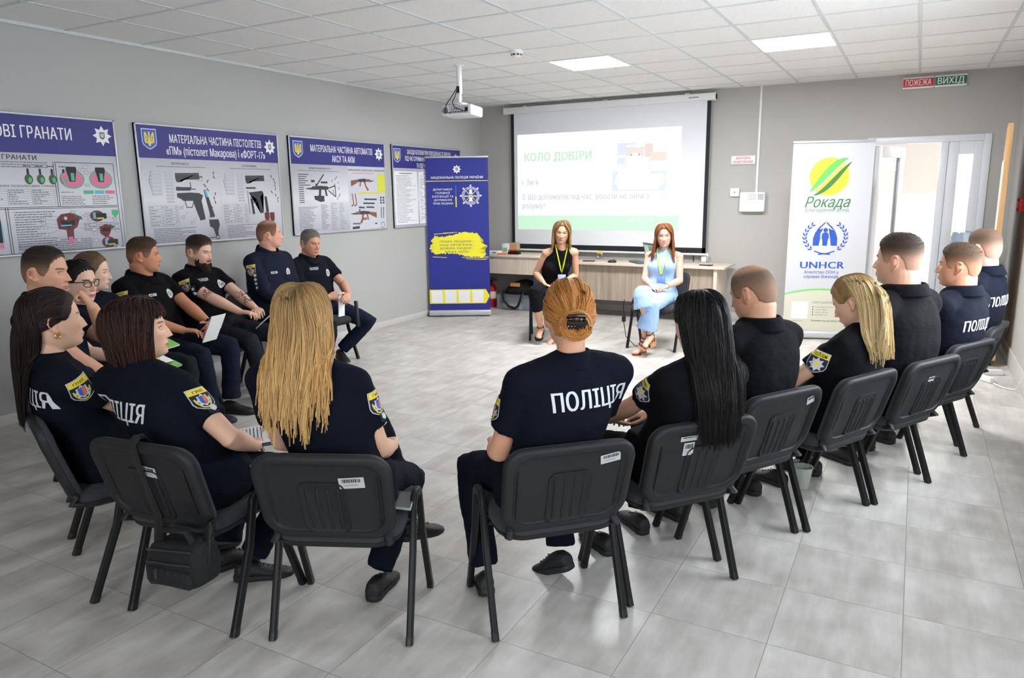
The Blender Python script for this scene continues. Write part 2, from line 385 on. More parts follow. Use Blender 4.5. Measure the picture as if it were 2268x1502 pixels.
for q in ((0, 0.11, 0.01, DZ-0.08), (0.54, 0.65, 0.01, DZ-0.08), (0.11, 0.54, 1.90, DZ-0.08), (0.11, 0.54, 0.01, 0.7)): g.box(q[0], q[1], -0.03, 0.03, q[2], q[3], bevel=0.006, mx=Mx)
lf = g.build('open_leaf', M_upvc, d); G().box(0.11, 0.54, -0.006, 0.006, 0.7, 1.9, mx=Mx).build('pane', M_glass, lf)
G().box(0.57, 0.60, -0.075, -0.03, 1.0, 1.03, mx=Mx).box(0.49, 0.60, -0.085, -0.065, 1.0, 1.025, bevel=0.006, mx=Mx).build('door_handle', M_upvc, lf)
# the corridor beyond
M_cor = mat('corridor_paint', (238,234,228), 0.7)
struct(G().box(3.6, 7.2, YB+0.1, 9.5, -0.1, -0.001).build('floor_corridor', M_base, smooth=False))
struct(G().box(3.6, 7.2, YB+0.15, 9.5, H, H+0.1).build('ceiling_corridor', M_white, smooth=False))
struct(G().box(3.6, 7.2, 9.4, 9.5, 0, H).box(3.5, 3.6, YB+0.15, 9.5, 0, H).box(7.2, 7.3, YB+0.15, 9.5, 0, H).build('wall_corridor', M_cor, smooth=False))

# ceiling light panels: two in view, the rest of the same rows behind the camera
M_led = mat('light_diffuser', (255,255,255), 0.5, emit=(250,252,255), estr=38.0)
def light_panel(x, y, label):
    t = tag(empty('ceiling_light_panel', (x, y, H)), label, 'ceiling light', 'square light panels in the ceiling')
    G().box(-0.29, 0.29, -0.29, 0.29, -0.006, -0.001).build('diffuser', M_led, t, smooth=False)
    g = G()
    for q in ((-0.3,0.3,-0.3,-0.285), (-0.3,0.3,0.285,0.3), (-0.3,-0.285,-0.285,0.285), (0.285,0.3,-0.285,0.285)): g.box(*q, -0.009, -0.001)
    g.build('frame', M_white, t, smooth=False)
light_panel(2.7, 3.9, 'square white lit ceiling panel beside the smoke detector, nearer the screen')
light_panel(4.5, 3.9, 'square white lit ceiling panel on the right, in front of the red and green signs')

# ------------------------------------------------------------------ projector and smoke detector
t = tag(empty('projector', (1.60, 3.35, H)), 'white ceiling projector on a pole with cables at its back', 'projector')
G().lathe([(0.05,-0.012),(0.05,0)], n=24).lathe([(0.026,-0.26),(0.026,-0.008)], n=20).box(-0.016, 0.014, -0.03, -0.02, -0.25, -0.19, 1).build('mounting_pole', [M_white, M_black], t)
G().ell((0,0,-0.30), (0.022,0.022,0.05)).box(-0.06, 0.06, -0.05, 0.05, -0.355, -0.34, bevel=0.005).tube([(0,0,-0.29),(-0.02,0.01,-0.34)], 0.012).build('ball_joint', M_white, t)
Mp = Matrix.Translation((0.015, 0.02, -0.415)) @ Matrix.Rotation(R(-3), 4, 'X') @ Matrix.Rotation(R(4), 4, 'Z')
g = G().box(-0.16, 0.16, -0.12, 0.12, -0.05, 0.045, bevel=0.018, seg=3, mx=Mp)
for k in range(7): g.box(0.158, 0.1615, -0.075+k*0.012, -0.069+k*0.012, -0.01, 0.03, 1, mx=Mp)
g.build('projector_body', [M_white, mat('vent_grey', (150,152,156), 0.5)], t)
g = G().box(-0.075, 0.125, -0.1215, -0.119, -0.036, 0.038, 0, mx=Mp)
for k in range(7): g.box(-0.06+k*0.024, -0.046+k*0.024, -0.1235, -0.121, -0.026, -0.016, 1, mx=Mp)
for k in range(5): g.box(-0.055+k*0.018, -0.047+k*0.018, -0.1235, -0.121, 0.0, 0.008, 1, mx=Mp)
g.box(0.09, 0.122, -0.124, -0.121, -0.02, 0.018, 1, mx=Mp)
g.build('port_panel', [mat('port_grey', (196,198,202), 0.5), M_black], t)
g = G()
for a in range(3): g.lathe([(0.012+a*0.008, -0.001),(0.016+a*0.008,-0.001),(0.016+a*0.008,0.001),(0.012+a*0.008,0.001)], n=18)
o = g.build('speaker_grille', mat('vent_grey'), t); o.matrix_local = Mp @ Matrix.Translation((-0.118, -0.1205, -0.004)) @ Matrix.Rotation(R(90), 4, 'X')
o = G().lathe([(0.04,0),(0.04,0.03),(0.03,0.03),(0.028,0.01)], n=24).build('lens', M_dark, t); o.matrix_local = Mp @ Matrix.Translation((0.07,0.11,0)) @ Matrix.Rotation(R(-90), 4, 'X')
G().tube([(-0.005,-0.03,-0.2),(-0.03,-0.07,-0.27),(-0.075,-0.12,-0.36),(-0.08,-0.14,-0.43),(-0.03,-0.115,-0.44)], 0.0045, 6).build('cable', M_black, t)
G().tube([(0.0,-0.03,-0.2),(-0.01,-0.06,-0.28),(-0.02,-0.10,-0.34),(0.02,-0.13,-0.39),(0.11,-0.115,-0.425)], 0.0045, 6).build('cable', M_black, t)
t = tag(empty('smoke_detector', (2.40, 3.0, H)), 'round white smoke detector on the ceiling', 'smoke detector')
G().lathe([(0.0,0),(0.058,0),(0.058,-0.008),(0.052,-0.022),(0.045,-0.026)], n=28, caps=False).build('detector_base', M_white, t)
g = G().lathe([(0.044,-0.02),(0.042,-0.045),(0.03,-0.056),(0.0,-0.058)], n=28, caps=False)
for k in range(8): a = k*PI/4; g.box(-0.011, 0.011, 0.038, 0.0445, -0.042, -0.03, 1, mx=Matrix.Rotation(a, 4, 'Z'))
g.build('detector_head', [M_white, M_black], t)

# ------------------------------------------------------------------ projection screen
SY = 6.33
t = tag(empty('projection_screen', (1.88, SY, 0.78)), 'wide pull-down projection screen showing a green and white slide', 'projection screen')
def L(o, root):
    o.location = -Vector(root.location); return o
L(G().box(0.44, 3.30, 6.28, 6.375, 2.61, 2.695, bevel=0.012, seg=3).box(0.44,0.452,6.275,6.38,2.605,2.70,bevel=0.004).box(3.288,3.30,6.275,6.38,2.605,2.70,bevel=0.004).rect(2.98, 3.10, 2.645, 2.658, fr((0,6.2795,0),(1,0,0),(0,0,1)), 1).build('screen_case', [M_white, mat('vent_grey')], t), t)
g = G()
for x in (0.75, 1.9, 2.95): g.box(x-0.03, x+0.03, 6.32, 6.398, 2.69, 2.712)
L(g.build('wall_bracket', M_chrome, t), t)
L(G().box(0.53, 3.24, SY, SY+0.004, 0.80, 2.63).build('screen_fabric', mat('screen_white', (232,234,238), 0.8), t, smooth=False), t)
L(G().box(0.53, 0.575, SY-0.001, SY+0.005, 0.80, 2.62).box(3.195, 3.24, SY-0.001, SY+0.005, 0.80, 2.62).box(0.53, 3.24, SY-0.001, SY+0.005, 0.80, 0.865).build('black_border', mat('border_black', (22,24,30), 0.7), t, smooth=False), t)
L(G().tube([(0.5,SY,0.785),(3.27,SY,0.785)], 0.014, 10).box(0.49,0.51,SY-0.015,SY+0.015,0.77,0.80).box(3.26,3.28,SY-0.015,SY+0.015,0.77,0.80).build('weight_bar', M_white, t), t)
L(G().box(1.81, 1.89, SY-0.02, SY+0.002, 0.765, 0.79, 1).tube([(1.81+0.04+0.035*math.cos(a), SY-0.01, 0.735+0.03*math.sin(a)) for a in [i*PI/8 for i in range(17)]], 0.003, 6).build('pull_ring', [M_chrome, M_py], t), t)
def glow(name, rgb, s=1.0): return mat(name, (120,120,120), 0.8, emit=rgb, estr=s*0.47)
f = fr((0.625, SY-0.0012, 1.065), (1,0,0), (0,0,1)); SW, SH = 2.27, 1.27
g = G().rect(0, SW, 0, SH, f, 0)
g.rect(0, SW, 0, 0.19, f, 1, 0.0006)
g.text('КОЛО ДОВІРИ', 0.11, 0.915, 0.15, f, 2, 0.0008, width=0.98, bold=0.012)
g.text('1. Ім я', 0.07, 0.60, 0.10, f, 3, 0.0008, width=0.245, bold=0.008)
g.text('2. Що допомагає під час  роботи не зійти з', 0.07, 0.405, 0.10, f, 3, 0.0008, width=1.81, bold=0.008)
g.text('розуму?', 0.07, 0.285, 0.10, f, 3, 0.0008, width=0.345, bold=0.008)
g.text('UNHCR', 0.10, 1.19, 0.05, f, 4, 0.0008, width=0.2)
g.rect(1.62, 1.95, 0.142, 0.15, f, 0, 0.0009); g.rect(1.62, 1.70, 0.12, 0.128, f, 0, 0.0009)
L(g.build('projected_slide', [glow('slide_white', (255,255,255), 0.95), glow('slide_band', (205,255,218), 0.80), glow('slide_green', (170,250,195), 0.78), glow('slide_text', (198,206,230), 0.64), glow('slide_faint', (226,240,245), 0.86)], t, smooth=False), t)
# the faint photo of a cat in the slide
f2 = fr((0.625+1.385, SY-0.0020, 1.065+0.50), (1,0,0), (0,0,1)); g = G().rect(0, 0.71, 0, 0.66, f2, 0)
g.rect(0.0,0.71,0,0.25,f2,1,.0004).rect(0.03,0.30,0.34,0.60,f2,1,.0004).rect(0.02,0.06,0.3,0.62,f2,2,.0006).rect(0.05,0.3,0.42,0.45,f2,2,.0006).rect(0.43,0.53,0.42,0.58,f2,3,.0004).rect(0.5,0.71,0.37,0.47,f2,4,.0005)
g.poly([(0.10,0.02),(0.60,0.02),(0.71,0.14),(0.66,0.22),(0.50,0.20),(0.52,0.36),(0.40,0.44),(0.20,0.44),(0.12,0.30),(0.02,0.12)], f2, 2, .0008)
g.disc(0.30,0.44,0.125,f2,4,.001,24,0.10).disc(0.30,0.40,0.075,f2,2,.0012).poly([(0.17,0.50),(0.15,0.58),(0.24,0.53)],f2,4,.0012).poly([(0.43,0.50),(0.42,0.58),(0.35,0.53)],f2,4,.0012)
for x in (0.25, 0.35): g.disc(x,0.45,0.014,f2,5,.0014)
g.poly([(0.29,0.415),(0.31,0.415),(0.30,0.40)],f2,4,.0014)
for k in range(5): g.line([(0.12+k*0.006,0.22+k*0.035),(0.16+k*0.006,0.23+k*0.035)],0.012,f2,4,.001); g.line([(0.48-k*0.004,0.27+k*0.03),(0.52-k*0.004,0.28+k*0.03)],0.012,f2,4,.001)
for q in ((0.09,0.60,0.62,0.64),(0.18,0.55,0.42,0.57),(0.16,0.03,0.56,0.05)): g.rect(q[0],q[2],q[1],q[3],f2,2,.0016)
L(g.build('projected_cat_photo', [glow('cat_bg', (244,246,252), 0.9), glow('cat_blue', (218,229,250), 0.85), glow('slide_white2', (255,255,255), 0.95), glow('cat_red', (252,226,222), 0.72), glow('cat_ginger', (252,234,222), 0.74), glow('cat_eye', (190,200,215), 0.55)], t, smooth=False), t)

# ------------------------------------------------------------------ small things on the back wall
t = tag(empty('cable_duct', (3.80, YB, 1.5)), 'thin white vertical cable duct from ceiling to the alarm panel', 'cable duct')
G().box(-0.013, 0.013, -0.014, 0, 0.03, H-1.5, bevel=0.003).build('duct_cover', M_white, t)
t = tag(empty('emergency_lighting_sign', (3.63, YB, 1.91)), 'small white sign with red letters АВАРІЙНЕ ОСВІТЛЕННЯ beside the cable duct', 'sign')
G().box(-0.14, 0.14, -0.02, 0, -0.05, 0.05, bevel=0.005).build('sign_plate', M_white, t)
f = fr((0,-0.021,0), (1,0,0), (0,0,1)); M_red = mat('print_red', (214,36,52), 0.5)
G().text('АВАРІЙНЕ', 0, 0.008, 0.04, f, width=0.17, align='C', bold=0.02).text('ОСВІТЛЕННЯ', 0, -0.036, 0.04, f, width=0.225, align='C', bold=0.02).build('lettering', M_red, t, smooth=False)
t = tag(empty('alarm_panel', (3.765, YB, 1.42)), 'white wall alarm control panel with a keypad and printed display', 'alarm panel')
G().box(-0.145, 0.145, -0.075, 0, -0.115, 0.115, bevel=0.012, seg=3).build('panel_box', M_white, t)
g = G()
for i in range(4):
    for j in range(3): g.box(0.068+j*0.022, 0.084+j*0.022, -0.079, -0.074, 0.03+i*0.017, 0.041+i*0.017, bevel=0.002)
g.build('keypad', mat('key_grey', (128,134,142), 0.5), t)
f = fr((0,-0.0758,0), (1,0,0), (0,0,1)); g = G()
for i in range(4): words(g, -0.045, 0.05, 0.03+i*0.017, 0.005, f, 0)
for i in range(5): g.disc(-0.05+i*0.02, 0.095, 0.004, f)
g.build('printed_display', mat('key_grey'), t, smooth=False)
t = tag(empty('wall_sensor', (3.55, YB, 1.535)), 'small flat white box on the wall left of the alarm panel', 'sensor box')
G().box(-0.055, 0.055, -0.03, 0, -0.05, 0.05, bevel=0.006).build('sensor_cover', M_white, t); o = G().lathe([(0.009,0),(0.009,0.003)], n=16).build('sensor_button', mat('key_grey'), t); o.rotation_euler = (R(90),0,0); o.location = (0,-0.03,0)
def exit_sign(x, w, rgb, txt, label):
    t = tag(empty('illuminated_sign', (x, YB, 2.645)), label, 'sign')
    G().box(-w/2, w/2, -0.035, 0, -0.058, 0.058, bevel=0.004).build('sign_case', M_white, t)
    G().box(-w/2+0.003, w/2-0.003, -0.0385, -0.034, -0.040, 0.042).build('sign_face', mat('sign_'+label[:5], rgb, 0.35), t, smooth=False)
    G().text(txt, 0, -0.028, 0.085, fr((0,-0.0392,0),(1,0,0),(0,0,1)), width=w*0.82, align='C', bold=0.015).build('lettering', M_pw, t, smooth=False)
exit_sign(5.395, 0.29, (208,26,34), 'ПОЖЕЖА', 'red sign reading ПОЖЕЖА high on the wall above the white banner')
exit_sign(5.69, 0.29, (16,112,74), 'ВИХІД', 'green sign reading ВИХІД high on the wall above the open door')
t = tag(empty('fire_alarm_button', (XR, 5.15, 1.40)), 'red fire call point on the right wall at the edge of view', 'call point')
G().box(-0.05, 0, -0.06, 0.06, -0.06, 0.06, bevel=0.008).build('case', M_red, t); G().box(-0.053, -0.045, -0.03, 0.03, -0.03, 0.03, bevel=0.003).build('glass_plate', M_white, t)

# ------------------------------------------------------------------ roll-up banners
def banner(name, loc, a, b, h, label, rgb):
    """a, b: left and right foot of the graphic on the floor"""
    a = Vector(a); b = Vector(b); d = (b-a); w = d.length; ang = math.atan2(d.y, d.x)
    t = tag(empty(name, (a.x, a.y, 0), ang), label, 'roll-up banner')
    G().box(0, w, -0.006, -0.002, 0.075, h-0.015).build('graphic_sheet', mat('sheet_'+name, rgb, 0.45, spec=0.4), t, smooth=False)
    G().box(-0.005, w+0.005, -0.02, 0.012, h-0.022, h, bevel=0.006).build('top_rail', M_alu, t)
    G().box(-0.012, w+0.012, -0.05, 0.06, 0.012, 0.082, bevel=0.016, seg=3).build('base_cassette', M_alu, t)
    for x in (w*0.22, w*0.80): G().box(x-0.022, x+0.022, -0.14, 0.14, 0, 0.010, bevel=0.004).build('foot', M_chrome, t)
    G().tube([(w/2,0.03,0.05),(w/2,0.03,h-0.02)], 0.008, 8).build('support_pole', M_alu, t)
    return t, w, fr((0,-0.0065,0.0), (1,0,0), (0,0,1))
t, w, f = banner('blue_banner', None, (0.05,4.96), (0.735,5.335), 2.02, 'tall blue roll-up banner with yellow brush stroke, left of the screen', (40,48,140))
k = w/0.78; X = lambda u: u*w; Z = lambda v: 0.08+(2.0-0.08)*(1-v)
g = G(); star_badge(g, X(0.5), Z(0.073), 0.055, f, 0, 1, 2, 0.0005)
g.text('НАЦІОНАЛЬНА ПОЛІЦІЯ УКРАЇНИ', X(0.5), Z(0.132), 0.04, f, 0, 0.0005, width=X(0.83), align='C', bold=0.02)
g.rect(0, w, Z(0.149), Z(0.145), f, 2, 0.0005)
for i, s in enumerate(('ДЕПАРТАМЕНТ','ГОЛОВНОЇ','ІНСПЕКЦІЇ ТА','ДОТРИМАННЯ','ПРАВ ЛЮДИНИ')): g.text(s, X(0.265), Z(0.207+i*0.0225), 0.032, f, 0, 0.0005, width=X(0.33)*len(s)/11.5, align='C', bold=0.006)
g.rect(X(0.468), X(0.486), Z(0.247), Z(0.178), f, 3, 0.0005); g.rect(X(0.468), X(0.486), Z(0.315), Z(0.247), f, 2, 0.0005)
cx, cy = X(0.715), Z(0.243); g.ring(cx, cy, 0.083, 0.088, f, 0, .0005); g.ring(cx, cy, 0.106, 0.111, f, 0, .0005)
for i in range(8):
    a = i*PI/4; g.line([(cx+0.108*math.cos(a), cy+0.108*math.sin(a)), (cx+0.128*math.cos(a), cy+0.128*math.sin(a))], 0.012, f, 0, .0006)
    g.poly([(cx+0.142*math.cos(a), cy+0.142*math.sin(a)), (cx+0.122*math.cos(a-0.13), cy+0.122*math.sin(a-0.13)), (cx+0.122*math.cos(a+0.13), cy+0.122*math.sin(a+0.13))], f, 0, .0006)
for i in range(40):
    a = i*2*PI/40
    if i % 10 not in (4,): g.line([(cx+0.091*math.cos(a), cy+0.091*math.sin(a)), (cx+0.102*math.cos(a), cy+0.102*math.sin(a))], 0.007, f, 0, .0006)
g.rect(cx-0.078, cx+0.078, cy+0.0, cy+0.012, f, 3, .0006); g.rect(cx-0.078, cx+0.078, cy-0.012, cy, f, 2, .0006)
g.line([(cx-0.055,cy+0.055),(cx+0.05,cy-0.05)], 0.006, f, 0, .0007); g.line([(cx+0.055,cy+0.055),(cx-0.05,cy-0.05)], 0.006, f, 0, .0007)
g.rect(cx-0.02, cx+0.02, cy-0.06, cy+0.045, f, 0, .0008); g.rect(cx-0.028, cx+0.028, cy-0.072, cy-0.058, f, 0, .0008); g.disc(cx, cy+0.058, 0.02, f, 0, .0008); g.poly(shield_pts(cx, cy, 0.032, 0.045), f, 1, .001); trident(g, cx, cy, 0.034, f, 2, .0014, .13)
# brush stroke
pts = []; r2 = random.Random(3)
for i in range(70):
    u = i/69; pts.append((0.05+0.85*u, 0.498+0.012*math.sin(u*7)+r2.uniform(-0.006,0.006)-0.012*u+(0.035*max(0, 0.08-u)/0.08+0.06*max(0, u-0.9)/0.1)))
rg = [(0.90+r2.uniform(-0.06,0.09), 0.53+0.012*i) for i in range(9)]; bt = []
for i in range(70):
    u = 1-i/69; bt.append((0.04+0.86*u, 0.632-0.014*math.sin(u*5)+r2.uniform(-0.007,0.007)-(0.03*max(0, 0.1-u)/0.1)))
lf = [(0.05+r2.uniform(-0.04,0.05), 0.61-0.012*i) for i in range(8)]
g.poly([(X(u), Z(v)) for u, v in (pts+rg+bt+lf)][::-1], f, 2, .0005)
for q in ((0.10,0.49,0.42,0.482),(0.25,0.484,0.48,0.479),(0.55,0.645,0.985,0.652),(0.62,0.655,0.95,0.662),(0.07,0.64,0.3,0.645),(0.6,0.637,0.99,0.643)): g.line([(X(q[0]),Z(q[1])),(X(q[2]),Z(q[3]))], 0.006, f, 2, .0006)
for i, s in enumerate(('ПРАВА ЛЮДИНИ -','НАШ ОБОВ\u2019ЯЗОК,','ДОВІРА ЛЮДЕЙ -','НАША ЦІЛЬ!')): g.text(s, X(0.47), Z(0.546+i*0.0225), 0.034, f, 1, .0012, width=X(0.55)*(len(s)/14.0), align='C', bold=0.01, track=1.1)
g.poly([(X(0),Z(0.955)),(X(0.93),Z(0.955)),(X(0.995),Z(0.905)),(X(0.93),Z(0.86)),(0,Z(0.86))], f, 2, .0005)
for i in range(4): g.rect(X(0.03+i*0.225), X(0.215+i*0.225), Z(0.948), Z(0.867), f, 0, .0009)
g.build('printed_graphics', [M_pw, mat('print_navy', (34,40,120), 0.5), mat('banner_yellow', (243,232,50), 0.5), M_flag], t, smooth=False)
t, w, f = banner('white_banner', None, (4.33,5.37), (5.07,5.60), 2.04, 'tall white roll-up banner with yellow sun and green leaf logo, beside the door', (200,201,205))
X = lambda u: u*w; Z = lambda v: 0.08+(2.0-0.08)*(1-v)
g = G(); ms = [mat('logo_yellow', (232,212,58), 0.5), mat('leaf_green', (104,190,88), 0.5), mat('leaf_dark', (64,120,64), 0.5), M_pw, mat('un_blue', (34,82,180), 0.5), mat('print_grey', (112,130,116), 0.5), mat('cream', (206,204,186), 0.5), mat('arc_green', (120,206,104), 0.5), M_ink]
cx, cy = X(0.47), Z(0.165); g.disc(cx, cy, 0.19, f, 0, .0005, 48)
wv = lambda a, b, c: [(cx+a+(b-a)*i/20, 0) for i in range(21)]
ss = lambda u: u*u*(3-2*u)
mid = [(cx-0.175+0.355*i/24, cy-0.165+0.335*(0.62*(i/24)+0.38*ss(i/24))) for i in range(25)]
top = [(x, y+0.135*math.sin(PI*min(1, (i/24)*0.97+0.03))**0.75*(1-0.35*i/24)) for i, (x, y) in enumerate(mid)]
md2 = [(x+0.028, y-0.022) for x, y in mid]
low = [(x, y-0.085*math.sin(PI*i/24)**0.85*(0.7+0.3*i/24)) for i, (x, y) in enumerate(md2)]
for j in range(24):
    g.poly([mid[j], mid[j+1], top[j+1], top[j]], f, 1, .001)
    g.poly([low[j], low[j+1], md2[j+1], md2[j]], f, 2, .0012)
g.line(mid, 0.012, f, 3, .0016)
g.text('Рокада', X(0.47), Z(0.325), 0.15, f, 2, .0006, width=X(0.57), align='C', bold=0.012, shear=0.35)
g.text('Благодійний фонд', X(0.47), Z(0.348), 0.05, f, 5, .0006, width=X(0.54), align='C')
cx, cy = X(0.47), Z(0.475)
hand = [(-0.118,-0.105),(-0.06,-0.105),(-0.048,-0.03),(-0.05,0.02),(-0.03,0.055),(-0.03,0.075),(-0.055,0.06),(-0.075,0.055),(-0.005,0.125),(-0.005,0.14),(-0.065,0.085),(-0.10,0.03),(-0.118,-0.03)]
g.poly([(cx+a, cy+b) for a, b in hand], f, 4, .0006); g.poly([(cx-a, cy+b) for a, b in hand][::-1], f, 4, .0006)
g.disc(cx, cy+0.055, 0.022, f, 4, .0006); g.poly([(cx+a, cy+b) for a, b in [(-0.022,-0.105),(0.022,-0.105),(0.026,-0.05),(0.036,-0.02),(0.03,0.02),(0.012,0.032),(-0.012,0.032),(-0.03,0.02),(-0.036,-0.02),(-0.026,-0.05)]], f, 4, .0006)
for sgn in (-1, 1):
    for i in range(8):
        a = -0.9+i*0.24; px = cx+sgn*0.20*math.cos(a); py = cy-0.02+0.165*math.sin(a)
        for da, ll in ((0.55,0.05),(-0.45,0.05)):
            an = a+PI/2+da; q = (px+sgn*-0.0+sgn*ll*math.cos(an), py+ll*math.sin(an)); nx, ny = -math.sin(an)*0.009, math.cos(an)*0.009
            mx_, my_ = (px+q[0])/2, (py+q[1])/2; P4 = [(px,py),(mx_+sgn*nx,my_+ny),q,(mx_-sgn*nx,my_-ny)]
            g.poly(P4, f, 4, .0006)
    g.line([(cx+sgn*0.10, cy-0.16),(cx+sgn*0.03,cy-0.185),(cx-sgn*0.06,cy-0.195)], 0.012, f, 4, .0006)
g.text('UNHCR', X(0.455), Z(0.652), 0.10, f, 4, .0006, width=X(0.56), align='C', bold=0.03)
g.text('Агентство ООН у', X(0.45), Z(0.681), 0.045, f, 4, .0006, width=X(0.44), align='C', bold=0.012); g.text('справах біженців', X(0.45), Z(0.705), 0.045, f, 4, .0006, width=X(0.44), align='C', bold=0.012)
arc = [(X(i/20), Z(0.802-0.035*math.sin(PI*(i/20)*0.9+0.25))) for i in range(21)]
g.poly([(0, Z(1.0)), (w, Z(1.0))]+arc[::-1], f, 6, .0004); g.line(arc, 0.018, f, 7, .0008)
g.text('БЛАГОДІЙНИЙ ФОНД', X(0.37), Z(0.845), 0.032, f, 5, .0008, width=X(0.40), bold=0.012)
for i, s in enumerate(('Благодійний фонд "Рокада"', 'rokada_official', 'rokada_official1', 'ROKADA_CF')): g.text(s, X(0.40), Z(0.868+i*0.0145), 0.022, f, 5, .0008); g.disc(X(0.375), Z(0.868+i*0.0145)+0.007, 0.006, f, 8, .0008)
g.text('Підтримка, яку відчуваєш серцем', X(0.36), Z(0.945), 0.026, f, 8, .0008, width=X(0.44)); g.disc(X(0.83), Z(0.945)+0.009, 0.012, f, 0, .0008); g.text('rokada.org.ua', X(0.11), Z(0.945), 0.02, f, 5, .0008)
g.rect(X(0.10), X(0.31), Z(0.93), Z(0.835), f, 3, .0007)
g.build('printed_graphics', ms, t, smooth=False)
# ------------------------------------------------------------------ desks at the back wall and what stands on and under them
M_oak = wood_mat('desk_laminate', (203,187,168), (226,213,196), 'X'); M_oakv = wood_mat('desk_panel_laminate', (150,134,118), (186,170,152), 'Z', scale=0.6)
M_oakl = wood_mat('desk_light_laminate', (208,192,172), (222,208,190), 'Z')
t = tag(empty('desk', (2.46, 6.03, 0)), 'long low desk of pale wood below the projection screen', 'desk')
G().box(-1.13, 1.15, -0.29, 0.29, 0.665, 0.692, bevel=0.003).build('desktop', M_oak, t)
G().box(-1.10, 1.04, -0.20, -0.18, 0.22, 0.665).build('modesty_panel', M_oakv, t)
G().box(1.02, 1.06, -0.26, 0.27, 0, 0.665, bevel=0.002).build('leg_panel', M_oakl, t); G().box(-1.12, -1.085, -0.26, 0.27, 0, 0.665, bevel=0.002).build('leg_panel', M_oakl, t)
t = tag(empty('cabinet_desk', (0.72, 6.06, 0)), 'higher pale wood desk section with deep front, left of the screen', 'desk')
G().box(-0.62, 0.60, -0.31, 0.28, 0.725, 0.75, bevel=0.003).build('desktop', M_oak, t)
G().box(-0.60, 0.56, -0.28, -0.26, 0.50, 0.725).build('front_panel', M_oakl, t)
G().box(0.455, 0.575, -0.285, 0.27, 0, 0.725, bevel=0.002).build('side_panel', M_oakl, t); G().box(-0.60, -0.575, -0.28, 0.27, 0, 0.725).build('side_panel', M_oakl, t)
G().box(-0.575, 0.455, 0.25, 0.265, 0.12, 0.725).build('back_panel', mat('desk_back_grey', (168,166,162), 0.6), t)

def on_desk(name, x, y, z, label, cat): return tag(empty(name, (x, y, z)), label, cat)
t = on_desk('white_box', 0.55, 6.12, 0.75, 'small white carton on the higher desk beside the blue banner', 'box')
G().box(-0.05, 0.05, -0.04, 0.04, 0, 0.13, bevel=0.004).build('carton', M_white, t); G().rect(-0.035, 0.03, 0.02, 0.07, fr((0,-0.0405,0),(1,0,0),(0,0,1)), 0).build('printed_label', mat('label_green', (150,196,120), 0.5), t, smooth=False)
t = on_desk('cardboard_box', 0.66, 6.16, 0.75, 'brown cardboard box behind the white carton on the higher desk', 'box')
G().box(-0.055, 0.055, -0.05, 0.05, 0, 0.14, bevel=0.003).build('carton', mat('cardboard', (190,160,118), 0.8), t); G().box(-0.055, 0.055, -0.008, 0.008, 0.139, 0.1425).build('tape', mat('tape_tan', (170,136,92), 0.4), t)
t = on_desk('printer_paper_tray', 0.46, 5.90, 0.75, 'flat white and grey box lying on the higher desk by the banner', 'box')
G().box(-0.11, 0.11, -0.06, 0.06, 0, 0.045, bevel=0.004).build('case', M_white, t); G().box(0.02, 0.08, -0.062, -0.058, 0.012, 0.034).build('front_label', mat('key_grey'), t)
t = on_desk('marker_tray', 0.76, 5.96, 0.75, 'black desk tray on the higher desk holding red and green markers', 'tray')
G().box(-0.075, 0.075, -0.045, 0.045, 0, 0.008).box(-0.075, 0.075, -0.045, -0.039, 0, 0.035).box(-0.075, 0.075, 0.039, 0.045, 0, 0.035).box(-0.075, -0.069, -0.045, 0.045, 0, 0.035).box(0.069, 0.075, -0.045, 0.045, 0, 0.035).build('tray', M_black, t)
def marker(x, y, z, rz, rgb, label):
    o = tag(empty('marker_pen', (x, y, z), rz), label, 'marker', 'marker pens on the higher desk')
    m = mat('marker_%d_%d' % rgb[:2], rgb, 0.4); b = G().lathe([(0.009,-0.06),(0.0095,-0.058),(0.0095,0.03)], n=12).build('barrel', m, o); b.rotation_euler = (0, R(90), 0)
    b = G().lathe([(0.0105,0.028),(0.0105,0.066),(0.007,0.068)], n=12).build('cap', m, o); b.rotation_euler = (0, R(90), 0)
marker(0.74, 5.95, 0.798, 0.15, (214,40,44), 'red marker lying across the black tray on the higher desk')
marker(0.77, 5.985, 0.798, 0.2, (30,150,90), 'green marker lying across the black tray on the higher desk')
marker(0.70, 6.02, 0.798, 0.1, (226,60,40), 'orange-red marker lying at the back of the black desk tray')
marker(0.62, 5.85, 0.7605, 0.3, (238,120,50), 'orange marker lying loose on the higher desk in front of tray')
# laptop, mouse, phones
t = tag(empty('laptop', (2.56, 5.97, 0.692), R(-50)), 'open laptop on the low desk, left of the woman in blue', 'laptop')
M_lap = mat('laptop_grey', (92,98,100), 0.4, metal=0.4)
G().box(-0.17, 0.17, -0.12, 0.12, 0.001, 0.018, bevel=0.005).build('base', M_lap, t)
g = G()
for i in range(5):
    for j in range(12): g.box(-0.15+j*0.025, -0.129+j*0.025, -0.015+i*0.024, 0.004+i*0.024, 0.0175, 0.0195)
g.build('keyboard', mat('key_pale', (150,176,168), 0.5), t)
Mx = Matrix.Translation((0.0, 0.12, 0.014)) @ Matrix.Rotation(R(14), 4, 'X')
lid = G().box(-0.17, 0.17, -0.004, 0.006, 0, 0.235, bevel=0.004, mx=Mx).build('lid', M_lap, t)
f = fr(tuple(Mx @ Vector((-0.155,-0.005,0.012))), (1,0,0), tuple(Mx.to_3x3() @ Vector((0,0,1)))); g = G().rect(0, 0.31, 0, 0.205, f, 0)
g.rect(0.02, 0.15, 0.05, 0.19, f, 1, .0006)
for i in range(8): words(g, 0.17, 0.29, 0.04+i*0.018, 0.006, f, 2, .0006)
g.build('screen', [glow('lap_screen', (150,180,172), 0.5), glow('lap_doc', (226,232,230), 0.6), M_ink], lid, smooth=False)
